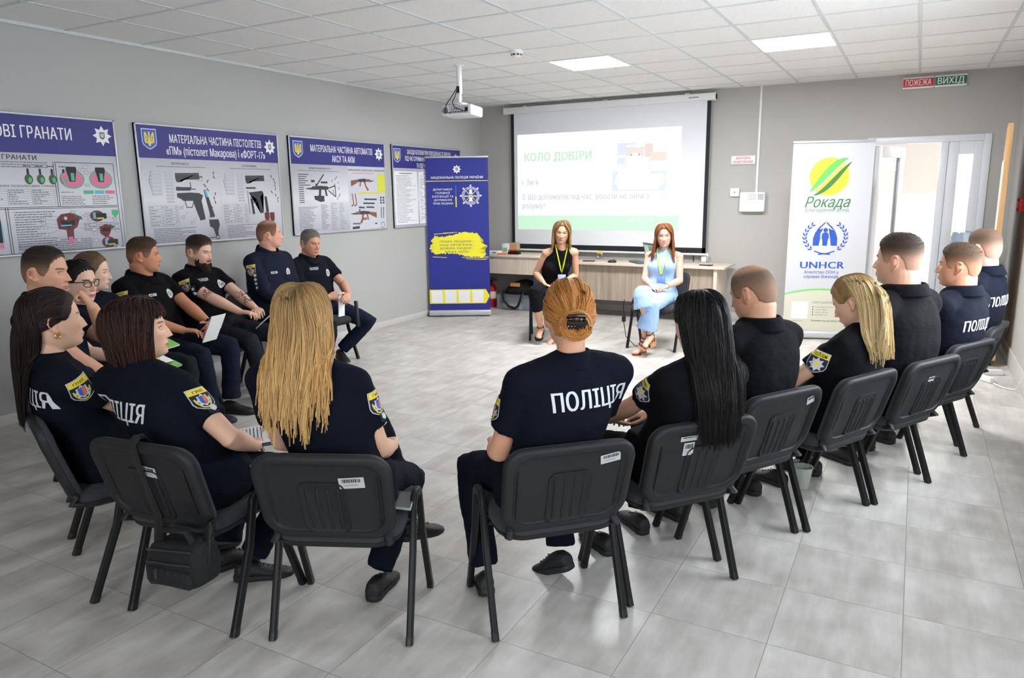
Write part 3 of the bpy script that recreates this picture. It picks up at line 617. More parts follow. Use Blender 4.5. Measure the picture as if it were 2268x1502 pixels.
t = tag(empty('computer_mouse', (2.20, 5.86, 0.692), R(20)), 'black computer mouse on the low desk between the two women', 'mouse')
G().ell((0,0,0.012), (0.055,0.032,0.024), nu=20, nv=12).build('mouse_body', mat('mouse_black', (36,38,42), 0.4), t); G().ell((0.022,0,0.034), (0.010,0.004,0.006)).build('scroll_wheel', M_dark, t)
def slab(name, x, y, rz, w, d, h, label, cat, c=(40,42,46)):
    t = tag(empty(name, (x, y, 0.692), rz), label, cat)
    G().box(-w/2, w/2, -d/2, d/2, 0, h, bevel=0.004).build('body', mat('slab_%d' % c[0], c, 0.35), t); G().box(-w/2+0.006, w/2-0.006, -d/2+0.006, d/2-0.006, h-0.001, h+0.0006).build('screen', mat('dark_screen', (64,68,72), 0.12), t)
slab('mobile_phone', 1.86, 5.92, R(10), 0.15, 0.075, 0.010, 'dark phone on the low desk next to the woman in black', 'phone')
slab('mobile_phone', 3.36, 5.90, R(-12), 0.15, 0.075, 0.012, 'dark phone lying near the right end of the low desk', 'phone', (52,52,54))
t = tag(empty('wall_socket', (3.22, YB, 0.74)), 'white wall socket with an adapter below the screen corner', 'socket')
G().box(-0.04, 0.04, -0.012, 0, -0.04, 0.04, bevel=0.006).build('socket_plate', M_white, t); G().box(-0.035, 0.03, -0.06, -0.012, -0.05, 0.02, bevel=0.008).build('adapter', M_white, t)
t = tag(empty('screen_switch', (3.08, YB, 0.79)), 'black cable hanging from a small white box under the screen', 'cable')
G().box(-0.02, 0.02, -0.03, 0, -0.02, 0.03, bevel=0.004).build('switch_box', M_white, t); G().tube([(0,-0.015,-0.02),(0.004,-0.02,-0.08),(0,-0.03,-0.097)], 0.006, 6).build('cable', M_black, t)
# fire extinguisher, storage bin, bag
t = tag(empty('fire_extinguisher', (0.36, 6.02, 0)), 'red fire extinguisher on the floor under the desk, half behind the banner', 'fire extinguisher')
M_ext = mat('extinguisher_red', (190,28,30), 0.3)
G().lathe([(0.0,0),(0.058,0.0),(0.062,0.012),(0.062,0.27),(0.05,0.31),(0.022,0.335),(0.0,0.335)], n=24, caps=False).build('cylinder', M_ext, t)
G().lathe([(0.018,0.33),(0.018,0.37),(0,0.37)], n=14, caps=False).box(-0.015, 0.09, -0.012, 0.012, 0.372, 0.384, bevel=0.004).box(-0.015, 0.085, -0.012, 0.012, 0.395, 0.405, bevel=0.004).build('valve_handle', M_black, t)
G().tube([(-0.015,0,0.36),(-0.055,0,0.36),(-0.078,0,0.31),(-0.076,0,0.12)], 0.009, 8).build('hose', M_black, t); G().lathe([(0.0628,0.12),(0.0628,0.22)], n=24, caps=False).build('label_band', mat('ext_label', (228,220,200), 0.5), t)
t = tag(empty('storage_box', (0.78, 6.04, 0)), 'clear plastic storage box on the floor under the desk, below a black bag', 'storage box')
M_clear = mat('clear_plastic', (226,232,238), 0.16, trans=0.6, alpha=0.38)
g = G()
for q in ((-0.26,0.26,-0.16,-0.155,0.004,0.19),(-0.26,0.26,0.155,0.16,0.004,0.19),(-0.26,-0.255,-0.16,0.16,0.004,0.19),(0.255,0.26,-0.16,0.16,0.004,0.19),(-0.26,0.26,-0.16,0.16,0,0.005)): g.box(*q)
g.build('box_body', M_clear, t, smooth=False); G().box(-0.275, 0.275, -0.172, 0.172, 0.188, 0.202, bevel=0.005).build('lid', M_clear, t)
t = tag(empty('paper_stack', (0.72, 6.04, 0.006)), 'stack of white papers inside the clear storage box', 'papers')
G().box(-0.15, 0.15, -0.11, 0.11, 0, 0.06, bevel=0.003).build('sheets', M_white, t)
t = tag(empty('folder_stack', (0.96, 6.04, 0.006)), 'blue-grey folders standing in the right end of the clear storage box', 'folders')
G().box(-0.05, 0.05, -0.11, 0.11, 0, 0.13, bevel=0.004).build('covers', mat('folder_blue', (140,160,186), 0.5), t)
t = tag(empty('travel_bag', (0.82, 6.02, 0.203)), 'black bag with tan leather patch lying on the clear storage box', 'bag')
M_bag = mat('bag_fabric', (20,20,22), 0.85, bump=(60, 0.4, (1,1,1)))
g = G(); n = 24; rings = []
for i in range(11):
    u = i/10; x = -0.24+0.48*u; hh = 0.115*math.sin(PI*min(1, max(0.04, u*0.96+0.02)))**0.4*(0.55+0.55*u) ; dd = 0.12*math.sin(PI*(0.06+0.88*u))**0.5
    rings.append([(x, dd*math.copysign(abs(math.cos(a))**0.7, math.cos(a)), max(0.0, hh+hh*math.copysign(abs(math.sin(a))**0.7, math.sin(a)))+0.006*math.sin(9*u+a*2)) for a in [2*PI*j/n for j in range(n)]])
g.loft(rings).build('bag_body', M_bag, t)
G().box(-0.075, 0.075, -0.012, 0.0, -0.028, 0.028, bevel=0.012, seg=3, mx=Matrix.Translation((-0.02,-0.120,0.14)) @ Matrix.Rotation(R(-22), 4, 'X')).build('leather_patch', mat('tan_leather', (190,128,66), 0.6), t)
G().tube([(-0.2,-0.1,0.05),(-0.19,-0.165,0.0),(-0.15,-0.185,-0.08),(-0.09,-0.187,-0.15),(0.0,-0.187,-0.175),(0.05,-0.186,-0.14),(0.085,-0.18,-0.06),(0.1,-0.16,0.02),(0.1,-0.1,0.06)], 0.009, 8, oval=2.2).build('strap', M_black, t)
# right side: board on castors, white stand feet, cable, bottle on a dispenser
t = tag(empty('mobile_board', (6.15, 5.28, 0)), 'tall wooden board on castors seen edge-on beside the open door', 'notice board')
M_ply = wood_mat('plywood', (196,150,100), (222,180,128), 'Z')
Mb = Matrix.Rotation(R(-4), 4, 'Z')
G().box(-0.012, 0.03, -0.5, 0.42, 0.10, 2.08, bevel=0.003, mx=Mb).build('board', M_ply, t); G().box(-0.018, -0.012, -0.44, 0.38, 0.9, 1.78, mx=Mb).build('paper_sheet', M_pw, t)
G().box(-0.12, 0.09, -0.52, 0.45, 0.055, 0.10, bevel=0.004, mx=Mb).build('base', M_ply, t)
for sx in (-0.08, 0.05):
    for sy in (-0.46, 0.38):
        o = G().lathe([(0.008,-0.012),(0.026,-0.012),(0.026,0.012),(0.008,0.012)], n=18).build('castor', M_black, t); o.matrix_local = Mb @ Matrix.Translation((sx, sy, 0.026)) @ Matrix.Rotation(R(90), 4, 'Y')
t = tag(empty('stand_feet', (6.08, 4.18, 0)), 'low white metal stand feet on the floor behind the farthest chairs', 'stand')
G().box(-0.16, 0.10, -0.025, 0.025, 0, 0.045, bevel=0.008, mx=Matrix.Rotation(R(-52), 4, 'Z')).build('foot_bar', M_white, t); G().box(-0.16, 0.10, -0.025, 0.025, 0, 0.045, bevel=0.008, mx=Matrix.Translation((0.06,0.24,0)) @ Matrix.Rotation(R(20), 4, 'Z')).build('foot_bar', M_white, t)
G().box(-0.10, -0.07, -0.02, 0.26, 0.02, 0.045, bevel=0.006).build('cross_bar', M_white, t)
tag(G().tube([(6.14,4.02,0.02),(6.2,3.95,0.006),(6.27,3.9,0.01),(6.295,3.75,0.12),(6.297,3.6,0.22),(6.299,3.45,0.2),(6.3,3.3,0.05),(6.28,3.1,0.005)], 0.005, 6).build('power_cable', M_white), 'thin white power cable running from the white stand feet to the wall', 'cable')
t = tag(empty('water_dispenser', (5.93, 5.92, 0)), 'white water dispenser with pale blue bottle behind the farthest man', 'water dispenser')
G().box(-0.13, 0.13, -0.13, 0.13, 0, 0.76, bevel=0.02).build('cabinet', M_white, t); G().lathe([(0.0,0.76),(0.05,0.76),(0.06,0.80),(0.115,0.86),(0.118,1.02),(0.113,1.04),(0.118,1.06),(0.10,1.12),(0.0,1.135)], n=28, caps=False).build('water_bottle', mat('bottle_blue', (196,220,240), 0.08, trans=0.7), t)
t = tag(empty('plastic_cup', (5.07, 1.16, 0)), 'translucent white plastic cup standing on the floor between two chair legs', 'cup')
G().lathe([(0.0,0.001),(0.036,0.001),(0.05,0.115),(0.053,0.116),(0.053,0.12),(0.048,0.119),(0.034,0.004),(0.0,0.004)], n=28, caps=False).build('cup_wall', mat('cup_plastic', (228,232,222), 0.3, trans=0.35), t)

# ------------------------------------------------------------------ wall posters
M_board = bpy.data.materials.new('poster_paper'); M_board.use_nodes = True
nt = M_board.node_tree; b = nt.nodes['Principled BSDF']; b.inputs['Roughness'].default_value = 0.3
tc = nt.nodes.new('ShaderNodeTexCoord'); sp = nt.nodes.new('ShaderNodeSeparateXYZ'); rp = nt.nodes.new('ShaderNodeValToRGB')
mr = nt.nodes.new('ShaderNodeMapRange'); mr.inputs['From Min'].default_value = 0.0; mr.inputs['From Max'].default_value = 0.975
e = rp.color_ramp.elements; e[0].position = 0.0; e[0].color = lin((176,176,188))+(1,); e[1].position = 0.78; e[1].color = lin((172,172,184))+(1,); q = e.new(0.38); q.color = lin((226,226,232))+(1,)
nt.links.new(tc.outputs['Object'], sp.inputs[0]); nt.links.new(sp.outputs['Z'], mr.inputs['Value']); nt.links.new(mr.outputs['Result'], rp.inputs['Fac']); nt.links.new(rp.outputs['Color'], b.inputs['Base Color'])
PM = [M_pw, M_blue, M_py, M_flag, M_ink, mat('print_midgrey', (104,106,116), 0.5), mat('print_pink', (224,120,160), 0.5), mat('print_green', (70,190,130), 0.5), mat('print_maroon', (110,40,44), 0.5), mat('print_cyan', (90,190,214), 0.5), mat('print_wood', (140,90,56), 0.5), mat('print_olive', (70,88,48), 0.5), mat('print_lime', (214,214,70), 0.5), M_red, mat('print_gun', (56,58,64), 0.45), mat('print_pale', (200,202,212), 0.5)]
PW, PH = 1.5, 0.975
def poster(y0, label, title, head=0.27):
    t = tag(empty('poster_board', (0, y0, 1.165)), label, 'poster', 'instruction boards on the left wall')
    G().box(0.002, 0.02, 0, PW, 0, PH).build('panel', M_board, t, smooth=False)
    g = G()
    for q in ((0,PW,0,0.014),(0,PW,PH-0.014,PH),(0,0.014,0,PH),(PW-0.014,PW,0,PH)): g.box(0, 0.027, q[0], q[1], q[2], q[3], bevel=0.003)
    g.build('frame', M_alu, t)
    f = fr((0.0205,0,0), (0,1,0), (0,0,1)); g = G()
    g.rect(0.014, PW-0.014, PH-head, PH-0.014, f, 1, 0)
    def emb(u, v, s): g.poly(shield_pts(u, v, s*0.82*1.08, s*1.08), f, 0, .0005); g.poly(shield_pts(u, v, s*0.82, s), f, 3, .001); trident(g, u, v+0.01*s, s*0.82, f, 2, .0015, 0.11)
    n = len(title)
    for i, (s, w, c, hh) in enumerate(title): g.text(s, c, PH-head*(0.5 if n == 1 else (0.42+0.36*i if n == 2 else 0.30+0.29*i))-hh*0.28, hh, f, 0, .0006, width=w, align='C', bold=0.016)
    return t, g, f, emb
def para(g, f, x0, x1, y1, n, dy, mi=5, hh=0.006, ragged=True, indent=0.0):
    mi = 5 if mi == 4 else mi; hh *= 0.85
    for i in range(n): words(g, x0+(indent if rnd.random() < 0.3 else 0), x1, y1-i*dy, hh, f, mi, .0004, fill=(rnd.uniform(0.45, 1.0) if ragged else 1.0))
def table(g, f, x0, x1, y0, y1, nr, cols, mi=5):
    for i in range(nr+1): g.line([(x0, y0+(y1-y0)*i/nr), (x1, y0+(y1-y0)*i/nr)], 0.0016, f, mi, .0004)
    for c in [0]+list(cols)+[1]: g.line([(x0+(x1-x0)*c, y0), (x0+(x1-x0)*c, y1)], 0.0016, f, mi, .0004)
    for i in range(nr):
        for a, b2 in zip([0]+list(cols), list(cols)+[1]): words(g, x0+(x1-x0)*a+0.006, x0+(x1-x0)*b2-0.006, y0+(y1-y0)*(i+0.4)/nr, 0.005, f, mi, .0004, fill=rnd.uniform(0.3, 0.9))
def callouts(g, f, pts):
    for (x, y, tx, ty) in pts:
        g.line([(x,y),(tx,ty)], 0.0016, f, 5, .0006); g.rect(x-0.017, x+0.017, y-0.011, y+0.011, f, 4, .0008); g.rect(x-0.0155, x+0.0155, y-0.0095, y+0.0095, f, 15, .0012)
def done(g, t): 
    o = g.build('printed_graphics', PM, t, smooth=False)
    return o
def U(u): return u*PW
def VV(v): return PH*(1-v)
# 1: grenades
t, g, f, emb = poster(-0.615, 'instruction board with pink and green cutaway drawings, nearest on the left wall', [('ОСКОЛКОВІ ГРАНАТИ', 0.86, 0.73, 0.115)])
star_badge(g, U(0.93), VV(0.125), 0.075, f, 0, 3, 2, .0006)
emb(0.12, VV(0.135), 0.16)
g.text('ОСКОЛКОВІ ГРАНАТИ', U(0.41), VV(0.325), 0.045, f, 4, .0006, width=0.55, align='C', bold=0.01)
para(g, f, 0.06, 0.96, VV(0.345), 3, 0.016, 4, 0.007, False)
for i, u in enumerate((0.60, 0.655, 0.71, 0.765)):
    g.disc(U(u)-0.08, VV(0.46), 0.028, f, 11, .0008, 20, 0.035); g.disc(U(u)-0.072, VV(0.465), 0.012, f, 7, .0011, 16, 0.02); g.rect(U(u)-0.088, U(u)-0.073, VV(0.425), VV(0.385), f, 4, .0008)
    words(g, U(u)-0.11, U(u)-0.06, VV(0.37), 0.006, f, 4, .0006)
g.text('БОЙОВІ ВЛАСТИВОСТІ РУЧНИХ ОСКОЛКОВИХ ГРАНАТ', U(0.42), VV(0.515), 0.02, f, 4, .0006, width=0.75, align='C')
table(g, f, 0.1, 0.985, VV(0.64), VV(0.53), 7, (0.28, 0.46, 0.64, 0.82))
for x in (1.00, 1.015): g.line([(x, VV(0.655)), (x, VV(0.33))], 0.004, f, 4, .0005)
for y in (0.657, 0.668): g.line([(0.06, VV(y)), (1.455, VV(y))], 0.004, f, 4, .0005)
g.line([(1.02, VV(0.335)), (1.455, VV(0.335)), (1.465, VV(0.98)), (0.06, VV(0.985))], 0.004, f, 4, .0005)
for x in (0.64, 0.655): g.line([(x, VV(0.66)), (x, VV(0.98))], 0.004, f, 4, .0005)
for cx in (1.125, 1.345):
    g.disc(cx, VV(0.455), 0.092, f, 7, .0006, 32, 0.07); g.disc(cx, VV(0.455), 0.082, f, 6, .0009, 32, 0.061)
    g.poly([(cx-0.04,VV(0.385)),(cx-0.028,VV(0.435)),(cx-0.022,VV(0.475)),(cx+0.022,VV(0.475)),(cx+0.028,VV(0.435)),(cx+0.04,VV(0.385)),(cx+0.035,VV(0.365)),(cx-0.035,VV(0.365))], f, 4, .0012); g.rect(cx-0.008, cx+0.018, VV(0.468), VV(0.41), f, 7, .0015)
callouts(g, f, [(1.235, VV(0.365), 1.17, VV(0.39)), (1.235, VV(0.405), 1.30, VV(0.40)), (1.235, VV(0.50), 1.18, VV(0.49))])
for i, mi in enumerate((7, 9, 6)): g.rect(1.20+i*0.085, 1.275+i*0.085, VV(0.565), VV(0.54), f, mi, .0006)
para(g, f, 1.03, 1.20, VV(0.555), 1, 0.02, 4); para(g, f, 1.03, 1.24, VV(0.585), 5, 0.014, 4); para(g, f, 1.26, 1.455, VV(0.585), 5, 0.014, 4)
para(g, f, 0.69, 0.98, VV(0.695), 16, 0.017, 4, 0.007)
cx, cy = 1.06, VV(0.79)
g.poly([(cx-0.08,cy-0.03),(cx-0.085,cy+0.04),(cx-0.05,cy+0.075),(cx+0.03,cy+0.085),(cx+0.09,cy+0.05),(cx+0.06,cy-0.02),(cx+0.03,cy-0.04),(cx+0.025,cy-0.11),(cx-0.02,cy-0.11),(cx-0.025,cy-0.04)], f, 8, .0007)
g.poly([(cx-0.055,cy+0.0),(cx-0.06,cy+0.035),(cx,cy+0.02),(cx+0.045,cy+0.035),(cx+0.04,cy),(cx,cy-0.03)], f, 4, .001); g.rect(cx-0.06, cx+0.02, cy-0.012, cy-0.002, f, 9, .0013); g.rect(cx-0.015, cx+0.018, cy-0.135, cy-0.09, f, 6, .001); g.poly([(cx+0.03,cy+0.085),(cx+0.10,cy+0.05),(cx+0.105,cy+0.03),(cx+0.05,cy+0.05)], f, 11, .001); g.disc(cx-0.02, cy+0.045, 0.012, f, 15, .0012)
callouts(g, f, [(0.92, VV(0.715), cx-0.06, cy+0.05), (0.88, VV(0.745), cx-0.06, cy+0.03), (0.88, VV(0.775), cx-0.06, cy), (0.89, VV(0.805), cx-0.05, cy-0.02), (0.89, VV(0.86), cx-0.05, cy-0.03), (0.97, VV(0.90), cx-0.02, cy-0.10), (1.10, VV(0.70), cx, cy+0.08), (1.21, VV(0.72), cx+0.06, cy+0.05), (1.22, VV(0.76), cx+0.08, cy+0.03), (1.23, VV(0.80), cx+0.06, cy), (1.24, VV(0.84), cx+0.05, cy-0.02), (1.12, VV(0.91), cx+0.01, cy-0.1)])
def fuze(cx, cy, s): g.disc(cx, cy, 0.055*s, f, 8, .0007, 24, 0.042*s); g.rect(cx-0.02*s, cx+0.075*s, cy-0.022*s, cy+0.02*s, f, 4, .001); g.rect(cx-0.03*s, cx-0.01*s, cy-0.02*s, cy+0.028*s, f, 9, .0013); g.rect(cx-0.005, cx+0.05*s, cy-0.022*s, cy-0.012*s, f, 12, .0014)
fuze(1.28, VV(0.735), 1.0); fuze(1.35, VV(0.94), 1.0); g.poly([(1.40,VV(0.69)),(1.45,VV(0.69)),(1.455,VV(0.72)),(1.425,VV(0.75)),(1.40,VV(0.72))], f, 7, .0008)
callouts(g, f, [(1.19, VV(0.73), 1.25, VV(0.73)), (1.42, VV(0.76), 1.35, VV(0.74)), (1.25, VV(0.80), 1.28, VV(0.76)), (1.25, VV(0.92), 1.32, VV(0.93)), (1.43, VV(0.98), 1.38, VV(0.95))])
cx, cy = 1.34, VV(0.85); g.poly([(cx-0.05,cy-0.02),(cx-0.05,cy+0.03),(cx,cy+0.05),(cx+0.05,cy+0.03),(cx+0.03,cy-0.02),(cx+0.01,cy-0.05),(cx-0.01,cy-0.05)], f, 8, .0007); g.rect(cx-0.03, cx+0.03, cy-0.005, cy+0.02, f, 4, .001); g.rect(cx-0.008, cx+0.012, cy-0.075, cy-0.05, f, 6, .001); g.poly([(cx+0.02,cy+0.05),(cx+0.07,cy+0.03),(cx+0.05,cy+0.01)], f, 11, .001)
callouts(g, f, [(1.25, VV(0.835), cx-0.04, cy+0.02), (1.25, VV(0.865), cx-0.04, cy), (1.43, VV(0.82), cx+0.05, cy+0.02), (1.43, VV(0.855), cx+0.04, cy)])
para(g, f, 1.17, 1.45, VV(0.79), 5, 0.013, 5, 0.005, False); para(g, f, 0.69, 1.22, VV(0.905), 7, 0.0135, 4, 0.006, False)
cx = 0.585; g.poly([(cx-0.012,VV(0.70)),(cx+0.012,VV(0.70)),(cx+0.016,VV(0.82)),(cx+0.01,VV(0.90)),(cx-0.01,VV(0.90)),(cx-0.016,VV(0.82))], f, 4, .0007); g.rect(cx-0.02, cx-0.012, VV(0.90), VV(0.78), f, 9, .0009); g.rect(cx+0.012, cx+0.02, VV(0.90), VV(0.78), f, 9, .0009); g.rect(cx-0.012, cx+0.014, VV(0.94), VV(0.905), f, 6, .0009)
para(g, f, 0.06, 0.54, VV(0.70), 17, 0.0155, 4, 0.006, False)
done(g, t)
# 2: pistols
t, g, f, emb = poster(1.05, 'instruction board with two dismantled pistols, second along the left wall', [('МАТЕРІАЛЬНА ЧАСТИНА ПІСТОЛЕТІВ', 0.98, 0.80, 0.092), ('«ПМ» (пістолет Макарова) і «ФОРТ-17»', 1.06, 0.80, 0.092)])
emb(0.125, VV(0.125), 0.15); star_badge(g, U(0.93), VV(0.13), 0.072, f, 0, 3, 2, .0006)
g.line([(0.775, VV(0.28)), (0.775, VV(0.98))], 0.002, f, 15, .0004)
def pistol(ox, oy, s, old):
    P = lambda L: [(ox+x*s, oy+y*s) for x, y in L]
    g.poly(P([(0,0.155),(0,0.20),(0.235,0.205),(0.24,0.15),(0.05,0.145),(0.045,0.125),(0.01,0.125)]), f, 14, .0008); g.line(P([(0.01,0.185),(0.225,0.19)]), 0.003, f, 5, .0012)
    if not old:
        g.poly(P([(0,0.0),(0,0.035),(0.13,0.04),(0.22,0.035),(0.26,0.015),(0.24,-0.03),(0.265,-0.19),(0.21,-0.20),(0.165,-0.07),(0.15,-0.03),(0.06,-0.03),(0.03,-0.01)]), f, 14, .0008)
        g.line(P([(0.075,-0.03),(0.085,-0.085),(0.14,-0.085),(0.155,-0.045)]), 0.007, f, 14, .0008); g.poly(P([(0.27,0.06),(0.295,0.065),(0.365,-0.16),(0.36,-0.175),(0.31,-0.175),(0.315,-0.15)]), f, 14, .0008); g.poly(P([(0.275,0.055),(0.297,0.06),(0.315,0.0),(0.292,0.0)]), f, 9, .0012); g.rect(ox-0.003*s, ox+0.14*s, oy+0.055*s, oy+0.085*s, f, 14, .0008)
    else:
        g.poly(P([(0.03,0.04),(0.20,0.055),(0.215,0.03),(0.17,-0.0),(0.20,-0.16),(0.16,-0.165),(0.13,-0.03),(0.06,0.01)]), f, 14, .0008); g.ring(ox+0.09*s, oy-0.02*s, 0.036*s, 0.043*s, f, 14, .0009, 20); g.poly(P([(0.225,-0.0),(0.255,0.0),(0.27,-0.15),(0.235,-0.17)]), f, 14, .0008); g.poly(P([(0.045,-0.02),(0.07,-0.02),(0.09,-0.17),(0.06,-0.17)]), f, 14, .0008); g.line(P([(0.015,0.06),(0.025,-0.17)]), 0.006, f, 5, .0008); g.rect(ox, ox+0.12*s, oy+0.075*s, oy+0.09*s, f, 14, .0008)
pistol(0.33, VV(0.60), 1.0, False); pistol(1.07, VV(0.60), 0.95, True)
for ox in (0.06, 0.80):
    g.text('ПІСТОЛЕТ ФОРТ-17' if ox < 0.5 else 'ПІСТОЛЕТ МАКАРОВА', ox+0.33, VV(0.325), 0.024, f, 4, .0006, width=0.17, align='C'); para(g, f, ox+0.1, ox+0.58, VV(0.345), 1, 0.02, 4, 0.006, False)
    for i in range(7): g.rect(ox+0.045, ox+0.13, VV(0.40+i*0.03), VV(0.383+i*0.03), f, 5, .0004); g.rect(ox+0.047, ox+0.128, VV(0.399+i*0.03), VV(0.384+i*0.03), f, 15, .0008); g.line([(ox+0.02, VV(0.46)), (ox+0.045, VV(0.39+i*0.03))], 0.0014, f, 5, .0004)
    for i in range(10): g.rect(ox+0.175, ox+0.24, VV(0.40+i*0.027), VV(0.386+i*0.027), f, 5, .0004); g.rect(ox+0.177, ox+0.238, VV(0.399+i*0.027), VV(0.387+i*0.027), f, 15, .0008)
    table(g, f, ox, ox+0.27, VV(0.84), VV(0.67), 7, (0.42, 0.52, 0.9)); para(g, f, ox+0.02, ox+0.46, VV(0.865), 9, 0.0135, 4, 0.006)
for i in range(9):
    x, y = 0.62+rnd.uniform(0, 0.12), VV(0.40+0.037*i); g.line([(x, y), (x+rnd.uniform(-0.03,0.03), y+0.025)], 0.009, f, 14, .0007)
    x, y = 1.37+rnd.uniform(0, 0.09), VV(0.42+0.03*i); g.line([(x, y), (x+rnd.uniform(-0.02,0.02), y+0.024)], 0.008, f, 14, .0007)
g.line([(0.54,VV(0.42)),(0.60,VV(0.425))], 0.01, f, 14, .0007); g.line([(0.33,VV(0.515)),(0.43,VV(0.52))], 0.010, f, 14, .0007); g.line([(0.47,VV(0.47)),(0.475,VV(0.53)),(0.52,VV(0.53))], 0.008, f, 14, .0007)
callouts(g, f, [(0.58, VV(0.39), 0.55, VV(0.42)), (0.58, VV(0.45), 0.53, VV(0.46)), (0.36, VV(0.69), 0.40, VV(0.65)), (0.37, VV(0.77), 0.43, VV(0.72)), (0.46, VV(0.82), 0.5, VV(0.77))])
g.poly([(0.63,VV(0.80)),(0.73,VV(0.80)),(0.74,VV(0.85)),(0.72,VV(0.90)),(0.715,VV(0.95)),(0.69,VV(0.95)),(0.67,VV(0.88)),(0.635,VV(0.86))], f, 14, .0008); g.line([(0.58,VV(0.965)),(0.69,VV(0.96))], 0.006, f, 4, .0008); g.ring(0.71, VV(0.96), 0.016, 0.021, f, 4, .0008, 20)
for x in (1.27, 1.335): g.poly([(x,VV(0.755)),(x+0.058,VV(0.755)),(x+0.058,VV(0.81)),(x+0.04,VV(0.87)),(x+0.02,VV(0.87)),(x,VV(0.80))], f, 8, .0008)
para(g, f, 1.24, 1.45, VV(0.90), 2, 0.02, 4, 0.005)
done(g, t)
# 3: rifles
t, g, f, emb = poster(2.69, 'instruction board with two rifle drawings, third along the left wall', [('МАТЕРІАЛЬНА ЧАСТИНА АВТОМАТІВ', 0.98, 0.79, 0.092), ('АКСУ ТА АКМ', 0.36, 0.79, 0.092)])
emb(0.125, VV(0.13), 0.15); star_badge(g, U(0.93), VV(0.13), 0.075, f, 0, 3, 2, .0006)
g.text('АВТОМАТ КАЛАШНИКОВА АКС-74У', 0.42, VV(0.325), 0.026, f, 4, .0006, width=0.32, align='C'); para(g, f, 0.1, 0.72, VV(0.345), 1, 0.02, 4, 0.006, False)
for i in range(14): g.rect(0.10, 0.10+rnd.uniform(0.08, 0.22) if i < 6 else 0.17, VV(0.385+i*0.022), VV(0.375+i*0.022), f, 5, .0004)
def rifle(ox, oy, s, wood, fold):
    P = lambda L: [(ox+x*s, oy+y*s) for x, y in L]; w = 10 if wood else 14
    g.poly(P([(0,0.0),(0.10,0.005),(0.11,0.02),(0.26,0.03),(0.40,0.02),(0.40,-0.02),(0.10,-0.02),(0.0,-0.01)]), f, 14, .0008); g.poly(P([(0.10,-0.02),(0.19,-0.02),(0.19,0.025),(0.11,0.02)]), f, w, .001); g.poly(P([(0.23,-0.02),(0.27,-0.02),(0.26,-0.09),(0.22,-0.15),(0.18,-0.13),(0.22,-0.08)]), f, w, .0009); g.poly(P([(0.33,-0.02),(0.36,-0.02),(0.38,-0.10),(0.35,-0.10)]), f, w, .0009); g.rect(ox+0.17*s, ox+0.2*s, oy+0.02*s, oy+0.055*s, f, 14, .0009)
    if fold: g.line(P([(0.40,0.0),(0.53,0.03),(0.53,-0.11),(0.40,-0.03)]), 0.011, f, 14, .0009)
    else: g.poly(P([(0.40,0.015),(0.56,0.0),(0.56,-0.08),(0.40,-0.025)]), f, w, .001)
rifle(0.20, VV(0.52), 0.82, False, True); g.line([(0.36,VV(0.49)),(0.47,VV(0.375))], 0.014, f, 14, .0009); g.poly([(0.31,VV(0.60)),(0.46,VV(0.60)),(0.46,VV(0.66)),(0.40,VV(0.665)),(0.32,VV(0.64))], f, 14, .0007); g.rect(0.28, 0.33, VV(0.46), VV(0.435), f, 14, .0008); g.rect(0.42, 0.52, VV(0.47), VV(0.45), f, 14, .0008)
for i in range(12): x, y = 0.56+rnd.uniform(0, 0.13), VV(0.41+i*0.021); g.line([(x,y),(x+rnd.uniform(-0.02,0.03),y+0.02)], 0.007, f, 14, .0007)
para(g, f, 0.08, 0.36, VV(0.72), 17, 0.0145, 4, 0.006); para(g, f, 0.40, 0.53, VV(0.70), 19, 0.0138, 5, 0.006); table(g, f, 0.55, 0.82, VV(0.97), VV(0.68), 12, (0.5,))
g.rect(0.845, 1.484, VV(0.985), VV(0.285), f, 15, .0003)
g.text('Бойові властивості, основні частини та механізми АКМ', 1.165, VV(0.33), 0.034, f, 4, .0006, width=0.62, align='C', bold=0.015); g.text('7,62 мм модернізований автомат Калашникова (АКМ)', 1.10, VV(0.36), 0.02, f, 13, .0006, width=0.36, align='C')
g.rect(1.345, 1.484, VV(0.575), VV(0.355), f, 12, .0007); para(g, f, 1.36, 1.47, VV(0.385), 10, 0.02, 4, 0.005); g.rect(1.0, 1.345, VV(0.585), VV(0.565), f, 12, .0007)
for s, ox, oy in ((-0.72, 1.30, VV(0.435)), (0.78, 0.87, VV(0.80))):
    if s < 0:
        oxx = ox; P = lambda L: [(oxx+x*s, oy+y*abs(s)) for x, y in L]
        g.poly(P([(0,0.0),(0.10,0.005),(0.26,0.03),(0.40,0.02),(0.40,-0.02),(0.10,-0.02)])[::-1], f, 14, .0008); g.poly(P([(0.10,-0.02),(0.22,-0.02),(0.22,0.025),(0.11,0.02)])[::-1], f, 10, .001); g.poly(P([(0.23,-0.02),(0.27,-0.02),(0.24,-0.09),(0.19,-0.16),(0.15,-0.14),(0.21,-0.08)])[::-1], f, 10, .0009); g.poly(P([(0.40,0.015),(0.57,0.0),(0.57,-0.09),(0.40,-0.025)])[::-1], f, 10, .001); g.poly(P([(0.33,-0.02),(0.36,-0.02),(0.38,-0.09),(0.35,-0.09)])[::-1], f, 10, .0009)
    else: rifle(ox, oy, s, True, False)
for q in ((1.10,0.645,0.22),(1.08,0.69,0.2),(1.0,0.735,0.1),(1.13,0.735,0.14)): g.line([(q[0],VV(q[1])),(q[0]+q[2],VV(q[1]+0.005))], 0.017, f, 14, .0007)
for x in (0.90, 0.95): g.line([(x,VV(0.58)),(x+0.02,VV(0.70)),(x-0.02,VV(0.72))], 0.016, f, 10, .0007)
for x in (1.40, 1.44): g.line([(x,VV(0.74)),(x-0.01,VV(0.87))], 0.014, f, 11, .0007)
